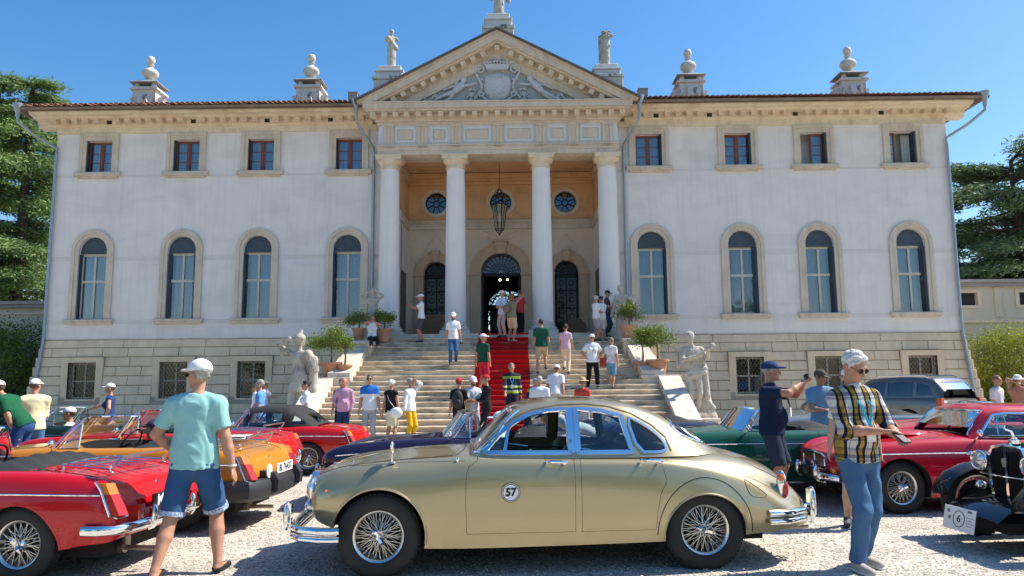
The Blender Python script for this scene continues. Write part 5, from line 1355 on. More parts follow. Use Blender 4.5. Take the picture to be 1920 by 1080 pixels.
def pedestal(label, x, z0, z1, y=29.3):
    r = thing('pedestal', label, 'pedestal', (x, y, z0)); h = z1-z0
    q = MB(); q.bbox(-.62, .62, -.55, .55, 0, h*.52, .02); q.build('pedestal_block', M['cheek'], r)
    q = MB(); q.bbox(-.66, .66, -.60, .60, h*.52+.002, h*.62, .01); q.bbox(-.54, .54, -.5, .5, h*.62, h*.78, .02); q.bbox(-.58, .58, -.54, .54, h*.78, h*.84, .01); q.bbox(-.46, .46, -.42, .42, h*.84, h, .02)
    q.build('pedestal_cap', M['chimney'], r)
    return r
pedestal('square stone pedestal under the slim armless statue on the left pediment slope', -4.40, 13.0, 14.32)
pedestal('square stone pedestal on the very tip of the pediment', .03, 15.0, 16.50)
pedestal('square stone pedestal under the draped headless statue on the right pediment slope', 4.40, 13.0, 14.28)
statue('slim armless stone statue standing on the left slope of the pediment', (-4.40, 29.3, 14.32), radians(15), 1.72, fig_armless)
statue('stone statue on the very tip of the pediment cut off by the photo edge', (.06, 29.3, 16.50), 0, 2.0, fig_lutist, 'statue_dark')
statue('bulky draped stone statue standing on the right slope of the pediment', (4.40, 29.3, 14.28), radians(-5), 1.60, fig_hooded, 'statue_dark')
# small flues beside the pediment
for s in (-1, 1):
    q = MB(); q.box(-.18, .18, -.15, .15, 0, .26); q.box(-.2, .2, -.17, .17, .26, .30); o = q.build('roof_flue', M['greycap'], None); o.location = (s*5.75, 28.5, 12.72)
    tag(o, 'small square grey roof vent just %s of the pediment above the gutter' % ('left' if s < 0 else 'right'), 'roof vent')
# ---------------------------------------------------------------- side buildings
def annex(s, label):
    r = thing('side_wing', label, 'building', (s*26, 33, 0)); O = Vector((-s*26, -33, 0))
    def p(mb, n, m): o = mb.build(n, m, r); o.location = O; return o
    x0, x1 = sorted((s*18.2, s*40)); 
    if s > 0:
        wins = [rect(x-.42, x+.42, 4.72, 5.28) for x in (20.55, 23.2, 25.9)]
        q = MB(); wall_sheet(q, rect(x0, x1, 0, 5.55), wins, 33, .25); p(q, 'wall', M['annex'])
        for x in (20.55, 23.2, 25.9):
            f = bpy.data.objects.new('window', None); link(f); f.parent = r; f.location = (x-26, 0, 5.0)
            g_ = MB(); ring(g_, rect(-.42, .42, -.28, .28), rect(-.58, .58, -.40, .42), -.05, .01); g_.build('surround', M['trimstone'], f)
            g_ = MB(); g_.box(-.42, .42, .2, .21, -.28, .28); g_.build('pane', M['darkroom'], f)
        for x in (19.0, 21.85, 24.5):
            q = MB(); q.box(x-.15 if x > 19.5 else x-.05, x+.15 if x > 19.5 else x+.05, 32.94, 33.01, 4.2, 5.5); p(q, 'pilaster', M['annex'])
        q = MB(); q.box(x0, x1, 32.9, 33.01, 3.95, 4.08); p(q, 'string_course', M['trimstone'])
    else:
        q = MB(); wall_sheet(q, rect(x0, x1, 0, 5.0), [], 33, .2); p(q, 'wall', M['annex'])
        q = MB(); q.box(x0, x1, 32.9, 33.01, 4.7, 4.8); p(q, 'string_course', M['trimstone'])
    zt = 5.55 if s > 0 else 5.0
    q = MB(); q.box(x0, x1, 32.75, 38, zt, zt+.14); q.box(x0, x1, 32.6, 38, zt+.142, zt+.28); p(q, 'coping', M['greycap'])
annex(1, 'low beige side wing with small square windows at the right end of the villa')
annex(-1, 'low plain grey side wall with dark coping at the left end of the villa')

# ---------------------------------------------------------------- foliage
def leaf_mesh(name, C, N, S, m, parent, aspect=.45, droop=0.0):
    """C centres, N long directions, S lengths: one pointed quad per leaf"""
    n = len(C); R = rng.normal(size=(n, 3)); side = np.cross(N, R); side /= np.linalg.norm(side, axis=1)[:, None]+1e-9
    L = N*S[:, None]; W = side*(S*aspect)[:, None]*.5; up_ = np.cross(L, W); up_ /= np.linalg.norm(up_, axis=1)[:, None]+1e-9
    V = np.stack([C, C+L*.5+W+up_*(S*.06)[:, None], C+L, C+L*.5-W+up_*(S*.06)[:, None]], 1).reshape(-1, 3)
    F = np.arange(4*n).reshape(-1, 4); return tri_obj(name, V, F, m, parent)
def unit(v): return v/(np.linalg.norm(v, axis=1)[:, None]+1e-9)
def cedar(label, loc, H, m, crown_lo, seed, trunks=((0, 0),), spread=6.0, n_br=46, card=1.0, top_flat=True, density=1.0):
    r = random.Random(seed); g_ = np.random.default_rng(seed); t = thing('cedar_tree', label, 'tree', loc)
    tb = MB(); lb = MB(); C = []; Dn = []
    for (tx, ty) in trunks:
        pts = [(tx+.25*sin(k*.7+seed)*k/8, ty+.2*cos(k+seed)*k/8, H*.97*k/8) for k in range(9)]
        tb.tube(pts, [.42*(1-.78*k/8)*H/20+.04 for k in range(9)], 9)
        for b_ in range(n_br):
            f = b_/(n_br-1); z = crown_lo+(H*.97-crown_lo)*f; i = min(int(z/(H*.97)*8), 7); q = z/(H*.97)*8-i; c0 = Vector(pts[i]).lerp(Vector(pts[i+1]), q)
            a = r.uniform(0, 2*pi); ln = spread*(1-.62*f**1.5)*r.uniform(.55, 1.1)+.6; up0 = r.uniform(.05, .35) if f < .85 else .5
            br = []
            for j in range(7):
                u = j/6; br.append(c0+Vector((cos(a+.25*u)*ln*u, sin(a+.25*u)*ln*u, ln*(up0*u-.34*u*u))))
            lb.tube(br, [.11*(1-.85*j/6)*H/20+.012 for j in range(7)], 5)
            for j in range(2, 7):
                nc = int(density*(18+r.random()*12)*(.5+j/6))
                for _ in range(nc):
                    u = (j-.5+r.random())/6; k2 = min(u, 1)*6; i2 = min(int(k2), 5); bp_ = br[i2].lerp(br[i2+1], k2-i2)
                    lat = r.gauss(0, .16*ln*u**.5+.15); fa = a+pi/2; c = bp_+Vector((cos(fa)*lat, sin(fa)*lat, r.gauss(0, .10)-abs(lat)*.10))
                    C.append(c); dr = Vector((cos(a)+r.gauss(0, .5), sin(a)+r.gauss(0, .5), r.uniform(-.55, .1))); Dn.append(dr)
    tb.build('trunk', M['bark'], t, True); lb.build('limb', M['bark'], t, True)['kind'] = 'stuff'
    C = np.array([tuple(v) for v in C]); Dn = np.array([tuple(v) for v in Dn]); K = 8
    CC = np.repeat(C, K, 0)+g_.normal(size=(len(C)*K, 3))*np.array([.26, .26, .07])*card; DD = unit(np.repeat(Dn, K, 0)+g_.normal(size=(len(C)*K, 3))*np.array([.6, .6, .35])); S = g_.uniform(.15, .36, len(CC))*card
    leaf_mesh('crown', CC, DD, S, M[m], t, .26)['kind'] = 'stuff'
    return t
cedar('tall cedar with two dark trunks rising behind the left end of the villa', (-30.6, 44, 0), 20.6, 'cedar', 5.0, 4, ((-.9, 0), (.8, .6)), 3.2, 50, 1.15, density=1.05)
cedar('cedar partly cut off by the left edge of the photo behind the taller one', (-35.5, 47, 0), 18.5, 'cedar', 4.0, 9, ((0, 0),), 5.0, 54, 1.25, density=1.2)
cedar('broad dark cedar with layered branches behind the right side wing', (32.0, 46, 0), 15.6, 'cedar_dark', 4.2, 12, ((0, 0), (4.5, 1)), 7.8, 58, 1.2, density=1.25)
cedar('far dark cedar showing low above the right side wing', (27.0, 52, 0), 13.5, 'cedar_dark', 3.5, 15, ((0, 0),), 6.0, 46, 1.2)
def bush(label, loc, rx, ry, rz_, m, n, leaf, seed, name='bush', cat='bush', twigs=40):
    r = random.Random(seed); g_ = np.random.default_rng(seed); t = thing(name, label, cat, loc); sb = MB(); cl = []
    for _ in range(twigs):
        a = r.uniform(0, 2*pi); e = r.uniform(.1, 1.4); ln = r.uniform(.6, 1.0); tip = (cos(a)*cos(e)*rx*ln, sin(a)*cos(e)*ry*ln, .25*rz_+sin(e)*rz_*.75*ln)
        sb.tube([(tip[0]*.05, tip[1]*.05, 0), (tip[0]*.5, tip[1]*.5, tip[2]*.55), tip], [.03, .02, .008], 5); cl.append(tip)
    sb.build('stem', M['twig'], t)['kind'] = 'stuff'
    for _ in range(twigs*5):
        v = g_.normal(size=3); v /= np.linalg.norm(v); q = r.uniform(.55, 1.0)*(1+.14*sin(v[0]*7+seed)+.1*cos(v[2]*9)); cl.append((v[0]*rx*q, v[1]*ry*q, max(.05, .5*rz_+v[2]*.5*rz_*q)))
    cl = np.array(cl); i = g_.integers(0, len(cl), n); sp = min(rx, rz_)*.13; C = cl[i]+g_.normal(size=(n, 3))*sp; C[:, 2] = np.abs(C[:, 2])
    D = unit(g_.normal(size=(n, 3))+C*np.array([.4/rx, .4/ry, .3/rz_])+np.array([0, 0, .2]))
    leaf_mesh('foliage', C, D, g_.uniform(.6, 1.3, n)*leaf, M[m], t, .5)['kind'] = 'stuff'
    return t
bush('tall dark green hedge bush at the left end of the villa', (-20.6, 30.2, 0), 2.0, 1.8, 4.2, 'laurel', 26000, .10, 3, 'hedge_bush', twigs=60)
bush('yellow green hedge bush cut by the left edge of the photo', (-23.6, 29.4, 0), 2.1, 1.8, 3.9, 'laurel_bright', 22000, .10, 5, 'hedge_bush', twigs=60)
bush('bright yellow green bush beside the right corner of the villa', (20.7, 30.8, 0), 1.9, 1.7, 3.55, 'laurel_bright', 26000, .09, 8, 'hedge_bush', twigs=60)
bush('green bush behind the two people near the right edge of the photo', (23.4, 31.2, 0), 1.9, 1.7, 3.1, 'laurel', 20000, .09, 11, 'hedge_bush', twigs=60)
def terrapot(q, r, h, seg=28):
    prof = [(r*.62, 0), (r*.66, .02), (r*.82, h*.62), (r*.86, h*.72), (r*.90, h*.74), (r*.90, h*.80), (r*.97, h*.84), (r*1.04, h*.86), (r*1.06, h*.92), (r*1.04, h), (r*.94, h), (r*.90, h*.88)]
    q.lathe(prof, seg)
def potted(label, loc, pr, ph, tree_h, rx, rz_, seed, n=2200, nstem=1, m='citrus', leaf=.07, tall=.45):
    r = random.Random(seed); g_ = np.random.default_rng(seed); t = thing('potted_tree' if tree_h else 'terracotta_pot', label, 'potted plant' if tree_h else 'pot', loc)
    q = MB(); terrapot(q, pr, ph); q.build('pot', M['terracotta'], t, True, radians(50))
    q = MB(); q.lathe([(pr*.9, ph*.88), (.001, ph*.9)], 20); q.build('soil', M['soil'], t)
    if not tree_h: return t
    q = MB(); cl = []; z0 = ph*.88; cz = z0+tree_h*tall
    q.tube([(0, 0, z0), (.02, .01, z0+tree_h*.2), (-.01, .02, cz)], [.035, .03, .024], 7)
    for _ in range(16):
        a = r.uniform(0, 2*pi); e = r.uniform(-.1, 1.4); ln = r.uniform(.6, 1.05); tip = Vector((cos(a)*cos(e)*rx*ln, sin(a)*cos(e)*rx*ln, cz+sin(e)*rz_*ln)); mid = Vector((tip.x*.4, tip.y*.4, cz+(tip.z-cz)*.35))
        q.tube([(-.01, .02, cz-.05), mid, tip], [.018, .012, .005], 5)
        for k in range(6): cl.append(tuple(mid.lerp(tip, .3+.7*k/5)))
    q.build('stem', M['twig'], t)
    cl = np.array(cl); i = g_.integers(0, len(cl), n); C = cl[i]+g_.normal(size=(n, 3))*np.array([.10, .10, .09])*(rx/.5); D = unit(g_.normal(size=(n, 3))+np.array([0, 0, .25]))
    leaf_mesh('crown', C, D, g_.uniform(.7, 1.35, n)*leaf, M[m], t, .48)['kind'] = 'stuff'
    return t
zt = ZM+.12
potted('round leafy citrus tree in a big terracotta pot on the left landing block', (-5.42, YM+.42, zt), .36, .50, 1.45, .62, .55, 21, 3000)
potted('thin citrus bush in a smaller terracotta pot on the left landing block by the steps', (-4.95, YM+.35, zt), .24, .42, 1.3, .40, .38, 22, 900)
potted('citrus tree in a cracked pink terracotta pot on the right landing block, outer one', (5.28, YM+.35, zt), .36, .50, 1.5, .55, .52, 23, 2300)
potted('yellowish citrus in a terracotta pot on the right landing block next to the steps', (4.84, YM+.62, zt), .30, .44, 1.5, .52, .45, 24, 2200)
potted('citrus in a pot left of the statue at the top left of the stairs', (-4.95, 26.55, ZP-.30), .24, .48, 1.0, .46, .30, 25, 1500, tall=.3)
potted('citrus in a pot right of the statue at the top left of the stairs', (-4.12, 26.95, ZP-.30), .27, .48, 1.15, .42, .36, 26, 1500, tall=.3)
potted('leafy citrus in a terracotta pot beside the statue at the top right of the stairs', (4.66, 26.50, ZP-.30), .30, .50, 1.2, .48, .42, 27, 1800, tall=.3)

# lawn and hedge behind the photographer (the chrome and the windows mirror them)
q = MB(); q.add([(-80, -58, .006), (80, -58, .006), (80, -7, .006), (-80, -7, .006)], [(0, 1, 2, 3)]); tag(q.build('lawn', mat('mown lawn', (.07, .13, .025), .95, var=.3, vscale=2)), kind='structure')
for k, x in enumerate((-26, -13, 2, 15, 28)):
    bush('garden tree on the lawn opposite the villa %s' % ('at its far west end', 'between the west end and the middle', 'straight opposite the stairs', 'between the middle and the east end', 'at its far east end')[k], (x, -30-3*(k % 2), 0), 5, 4, 9+2*(k % 3), 'laurel', 5000, .5, 40+k, 'garden_tree', 'tree', 30)
# ---------------------------------------------------------------- car building tools.  Local frame: nose towards -x, left side towards -y, front axle at x=0
def interp_table(tab, xs):
    """smooth interpolation of the section table"""
    T = np.array(tab, float); X = T[:, 0]; Y = T[:, 1:]; h = np.diff(X)[:, None]; d = np.diff(Y, axis=0)/h; m = np.zeros_like(Y)
    m[1:-1] = np.where(d[:-1]*d[1:] > 0, 2*d[:-1]*d[1:]/(d[:-1]+d[1:]+1e-12), 0); m[0] = d[0]; m[-1] = d[-1]
    xs = np.asarray(xs); i = np.clip(np.searchsorted(X, xs, 'right')-1, 0, len(X)-2); t = ((xs-X[i])/(X[i+1]-X[i]))[:, None]; H = (X[i+1]-X[i])[:, None]
    return (2*t**3-3*t**2+1)*Y[i]+(t**3-2*t**2+t)*H*m[i]+(-2*t**3+3*t**2)*Y[i+1]+(t**3-t**2)*H*m[i+1]
def cr_curve(P, n, sharp=()):
    """Catmull-Rom through P (k,2), n samples per span; index in sharp gets a corner"""
    out = []; k = len(P)
    for i in range(k-1):
        p1, p2 = P[i], P[i+1]; m1 = (P[i+1]-P[i-1])*.5 if (i > 0 and i not in sharp) else (p2-p1); m2 = (P[i+2]-P[i])*.5 if (i+2 < k and (i+1) not in sharp) else (p2-p1)
        if i+1 == k-1: m2 = np.array([-(abs(p2[0]-p1[0])), 0.0])
        L_ = np.linalg.norm(p2-p1)
        for q in (m1, m2):
            ln = np.linalg.norm(q)
            if ln > 1.4*L_: q *= 1.4*L_/ln
        for j in range(n):
            t = j/n; out.append((2*t**3-3*t**2+1)*p1+(t**3-2*t**2+t)*m1+(-2*t**3+3*t**2)*p2+(t**3-t**2)*m2)
    out.append(P[-1]); return np.array(out)
def loft(tab, xs, closed=True, n=5, sharp=(1,)):
    R = interp_table(tab, xs); V = []; ns = None
    for x, r in zip(xs, R):
        half = cr_curve(r.reshape(-1, 2), n, sharp); L_ = [(x, -y, z) for y, z in half]; Rr = [(x, y, z) for y, z in half[::-1]]
        if closed: ring_ = L_+Rr[1:-1]
        else: ring_ = L_+Rr[1:]
        V += ring_; ns = len(ring_)
    F = []
    for i in range(len(xs)-1):
        for j in range(ns if closed else ns-1):
            k = (j+1) % ns; F.append((i*ns+j, (i+1)*ns+j, (i+1)*ns+k, i*ns+k))
    if closed:
        F.append(tuple(range(ns))); b = (len(xs)-1)*ns; F.append(tuple(b+j for j in range(ns))[::-1])
    return V, F
def bool_op(o, cutters, op='DIFFERENCE', solid=None):
    if solid:
        m = o.modifiers.new('s', 'SOLIDIFY'); m.thickness = solid; m.offset = -1; m.use_rim = True
    for c in cutters:
        m = o.modifiers.new('b', 'BOOLEAN'); m.operation = op; m.object = c; m.solver = 'EXACT'
    bpy.context.view_layer.update(); dg = bpy.context.evaluated_depsgraph_get()
    me = bpy.data.meshes.new_from_object(o.evaluated_get(dg)); old = o.data; o.modifiers.clear(); o.data = me; bpy.data.meshes.remove(old)
    return o
def cutter(mb, m): return mb.build('cutter', m)
def rm(*os_):
    for o in os_: bpy.data.objects.remove(o)
def finish(o, name, parent, angle=radians(32)):
    o.name = name; o.parent = parent; o.data.shade_smooth(); o.data.set_sharp_from_angle(angle=angle); return o
def bvh_of(V, F): return BVHTree.FromPolygons([tuple(v) for v in V], F)
def cast(bv, a, b_, axis, side):
    """hit point on the body looking along an axis: axis y: (a,b)=(x,z); axis x: (a,b)=(y,z)"""
    if axis == 'y': o = Vector((a, side*3, b_)); d = Vector((0, -side, 0))
    elif axis == 'z': o = Vector((a, b_, 3)); d = Vector((0, 0, -1))
    else: o = Vector((side*6+1.5, a, b_)); d = Vector((-side, 0, 0))
    h = bv.ray_cast(o, d)
    return (h[0], (h[1] if h[1].dot(d) < 0 else -h[1])) if h[0] else (None, None)
def resample(pts, step, closed=True):
    out = []; n = len(pts)
    for i in range(n if closed else n-1):
        a, b_ = Vector(pts[i]), Vector(pts[(i+1) % n]); k = max(1, int((b_-a).length/step))
        for j in range(k): out.append(tuple(a.lerp(b_, j/k)))
    if not closed: out.append(tuple(pts[-1]))
    return out
def smooth2d(pts, it=2):
    for _ in range(it):
        o = []; n = len(pts)
        for i in range(n):
            a, b_ = Vector(pts[i]), Vector(pts[(i+1) % n]); o += [tuple(a.lerp(b_, .25)), tuple(a.lerp(b_, .75))]
        pts = o
    return pts
def drape_patch(mb, poly, bv, axis, side, off, step=.06, mi=0):
    P = resample(poly, step); xs = [p[0] for p in P]; zs = [p[1] for p in P]; ex = []
    nx = max(2, int((max(xs)-min(xs))/step)); nz = max(2, int((max(zs)-min(zs))/step))
    for i in range(1, nx):
        for j in range(1, nz):
            q = (min(xs)+(max(xs)-min(xs))*i/nx, min(zs)+(max(zs)-min(zs))*j/nz)
            if inside(q, P) and min(hypot(q[0]-p[0], q[1]-p[1]) for p in P) > step*.35: ex.append(q)
    pts, T = fill2d(P, [], ex); V = []; last = None
    for a, b_ in pts:
        h, n = cast(bv, a, b_, axis, side)
        if h is None: h = last or Vector((a, side*.7, b_)) if axis == 'y' else (last or Vector((0, a, b_))); n = Vector((0, side, 0)); h = Vector(h)
        last = h; V.append(Vector(h)+n*off)
    mb.add(V, T if side < 0 else [t[::-1] for t in T], mi)
def drape_line(mb, pts, bv, axis, side, off, r, closed=False, step=.04, mi=0, seg=6):
    P = resample(pts, step, closed); V = []; Nn = []
    for a, b_ in P:
        h, n = cast(bv, a, b_, axis, side)
        if h is not None: V.append(h+n*off)
    if len(V) > 2: mb.tube(V, r, seg, mi, closed=closed)
def text_obj(txt, size, m, parent, loc, rot, bold=0.0, ext=.001, name='lettering'):
    c = bpy.data.curves.new('t', 'FONT'); c.body = txt; c.size = size; c.align_x = 'CENTER'; c.align_y = 'CENTER'; c.extrude = ext; c.offset = bold; c.resolution_u = 3
    o = bpy.data.objects.new('t', c); link(o); bpy.context.view_layer.update(); me = bpy.data.meshes.new_from_object(o.evaluated_get(bpy.context.evaluated_depsgraph_get()))
    rm(o); me.materials.clear(); me.materials.append(m); o = bpy.data.objects.new(name, me); link(o); o.parent = parent; o.location = loc; o.rotation_euler = rot; return o
def split_y(me):
    """the two sides of a symmetric part as two meshes"""
    out = []
    for s in (-1, 1):
        b = bmesh.new(); b.from_mesh(me); bmesh.ops.delete(b, geom=[f for f in b.faces if f.calc_center_median().y*s < 0], context='FACES')
        m = me.copy(); b.to_mesh(m); b.free()
        if len(m.polygons): out.append(m)
    return out
def split_kids(root, names):
    for c in kids(root):
        if c.type == 'MESH' and c.name.split('.')[0] in names:
            for m in split_y(c.data): n = share(c.name.split('.')[0], m, root)
            rm(c)
def disc(mb, r, y0, y1, seg=32, c=(0, 0), mi=0): mb.prism([(c[0]+r*cos(2*pi*k/seg), c[1]+r*sin(2*pi*k/seg)) for k in range(seg)], 'y', y0, y1, mi)
# ---- wire wheel, axle along y, outer face towards -y
def wheel_meshes(R, rim, w, spokes=60, sr=.0032):
    q = MB(); t = R-rim
    prof = [(rim*.985, -w*.40), (rim+t*.10, -w*.50), (rim+t*.45, -w*.56), (rim+t*.8, -w*.50), (R*.985, -w*.40), (R, -w*.25), (R, w*.25), (R*.985, w*.40), (rim+t*.45, w*.56), (rim*.985, w*.4)]
    q.lathe(prof, 48, axis='y', cap=False)
    ty = mk_me(q, 'tyre', M['rubber'], True, radians(50))
    q = MB()
    for k in range(60):        # tread blocks
        a = 2*pi*k/60
        for s in (-1, 0, 1):
            y0 = s*w*.28; c, s_ = cos(a), sin(a); r0, r1 = R-.004, R+.004; da = .036
            pts = []
            for rr in (r0, r1):
                for (aa, yy) in ((a-da, y0-w*.11), (a+da, y0-w*.11), (a+da, y0+w*.11), (a-da, y0+w*.11)): pts.append((rr*cos(aa), yy, rr*sin(aa)))
            q.add(pts, [(4, 5, 6, 7), (0, 1, 5, 4), (1, 2, 6, 5), (2, 3, 7, 6), (3, 0, 4, 7)])
    tr = mk_me(q, 'tyre_tread', M['rubber'])
    q = MB(); q.lathe([(rim*.90, -w*.34), (rim*.93, -w*.42), (rim*1.0, -w*.46), (rim*1.01, -w*.43), (rim*.955, -w*.36), (rim*.95, -w*.1), (rim*.86, 0), (rim*.95, w*.15), (rim, w*.4)], 48, axis='y', cap=False)
    q.lathe([(rim*.90, -w*.34), (rim*.88, -w*.1), (rim*.84, -.0)], 48, axis='y', cap=False)
    rm_ = mk_me(q, 'rim', M['dullchrome'], True, radians(60))
    q = MB(); hr = rim*.26
    for k in range(spokes):
        a = 2*pi*k/spokes; lay = k % 3; tw = (.42 if k % 2 else -.42)*(1 if lay < 2 else .6)
        ro = rim*.90; yo = (-w*.30, -w*.08, -w*.02)[lay]; yi = (-w*.38, -w*.30, .02)[lay]; rr = (hr*.75, hr, hr)[lay]
        q.tube([(rr*cos(a+tw), yi, rr*sin(a+tw)), (ro*cos(a), yo, ro*sin(a))], sr, 4, cap=False)
    sp = mk_me(q, 'spokes', M['dullchrome'])
    q = MB(); q.lathe([(.001, -w*.62), (hr*.38, -w*.60), (hr*.52, -w*.50), (hr*.62, -w*.42), (hr*.80, -w*.38), (hr*.95, -w*.26), (hr, -w*.1), (hr, .05)], 24, axis='y', cap=False)
    for s in (0, 1):
        a = .6+pi*s; q.tube([(hr*.3*cos(a), -w*.56, hr*.3*sin(a)), (hr*.95*cos(a), -w*.66, hr*.95*sin(a)), (hr*1.45*cos(a), -w*.62, hr*1.45*sin(a))], [.022, .022, .008], 6)
    hb = mk_me(q, 'hub_nut', M['chrome'], True)
    q = MB(); q.lathe([(.001, w*.1), (rim*.8, w*.1), (rim*.8, w*.2)], 32, axis='y', cap=False); q.lathe([(rim*.55, .03), (rim*.55, .05), (.02, .05)], 24, axis='y', cap=False); bk = mk_me(q, 'brake_drum', M['underbody'])
    return dict(tyre=ty, tyre_tread=tr, rim=rm_, spokes=sp, hub_nut=hb, brake_drum=bk)
def add_wheel(parent, W, x, y, z, rz=0, steer=0, detail=True):
    e = bpy.data.objects.new('wheel', None); e.empty_display_size = .1; link(e); e.parent = parent; e.location = (x, y, z); e.rotation_euler = (0, random.uniform(0, 6), (pi if y > 0 else 0)+steer)
    e.rotation_mode = 'XYZ'
    for k, me in W.items():
        if not detail and k in ('tyre_tread',): continue
        share(k, me, e)
    return e
W_JAG = wheel_meshes(.335, .205, .17, 66, .0023)
W_MGB = wheel_meshes(.300, .190, .15, 54, .0024)
W_TC = wheel_meshes(.345, .255, .11, 48, .0024)

def bumper(mb, pts, h, d, mi=0):
    """chrome blade following plan points (x,y,z): curved vertical section of height h, bulging outward by d"""
    n = len(pts); k = 9; vs = []
    for i, p in enumerate(pts):
        p = Vector(p); a = Vector(pts[max(i-1, 0)]); b_ = Vector(pts[min(i+1, n-1)]); t = (b_-a).normalized(); o = t.cross(Vector((0, 0, 1))).normalized()
        for j in range(k):
            a_ = -pi/2+pi*j/(k-1)*1.0; vs.append(p+o*(d*cos(a_)**.7 if cos(a_) > 1e-6 else 0)+Vector((0, 0, h/2*sin(a_))))
        for j in range(k):
            a_ = pi/2-pi*j/(k-1); vs.append(p+o*((d*.55)*cos(a_)**.7 if cos(a_) > 1e-6 else 0)*1.0+Vector((0, 0, h/2*.9*sin(a_)))-o*.006)
    kk = 2*k; fs = []
    for i in range(n-1):
        for j in range(kk): fs.append((i*kk+j, i*kk+(j+1) % kk, (i+1)*kk+(j+1) % kk, (i+1)*kk+j))
    fs.append(tuple(range(kk))[::-1]); fs.append(tuple((n-1)*kk+j for j in range(kk))); mb.add(vs, fs, mi)
def overrider(mb, x, y, z, h, s, w=.035):
    """s=-1 front, +1 rear"""
    q = [(0, -h/2), (.03, -h/2+.01), (.055, -h/4), (.06, h*.2), (.05, h/2-.02), (.02, h/2), (0, h/2-.01)]
    poly = [(x+s*a, z+b_) for a, b_ in q]; mb.prism(poly if s > 0 else poly[::-1], 'y', y-w*.6, y+w*.6)
    mb.ball((x+s*.035, y, z+.03), (.035, w, h*.45), 10, 8)
def wheel_cutters(R, xs, hw, mat_, depth=.30):
    out = []
    for x in xs:
        q = MB()
        for s in (-1, 1):
            q2 = [(x[0]+R*cos(2*pi*k/40), x[1]+R*sin(2*pi*k/40)) for k in range(40)]; q.prism(q2, 'y', s*(hw+.15), s*(hw-depth))
        out.append(cutter(q, mat_))
    return out
def prism_cut(poly, axis, a, b_, m): q = MB(); q.prism(poly, axis, min(a, b_), max(a, b_)); return cutter(q, m)
def seat(mb, x, y, z, w=.46, h=.62, mi=0):
    mb.ball((x-.12, y, z+.05), (.28, w*.5, .11), 12, 8, mi)
    def fn(u, v):
        a = 2*pi*u; r = .5*w*(1-.18*v**3); th = .085*(1-.35*v); t = sin(pi*min(max(v*1.02, 0), 1))**.25 if v > .5 else 1
        cx_ = x+.12+.22*v*h; return (cx_+th*sin(a)*t, y+r*cos(a)*(abs(cos(a))**-.3 if abs(cos(a)) > .2 else 1)*t*.9, z+.02+h*v)
    mb.grid(fn, 21, 9, mi)

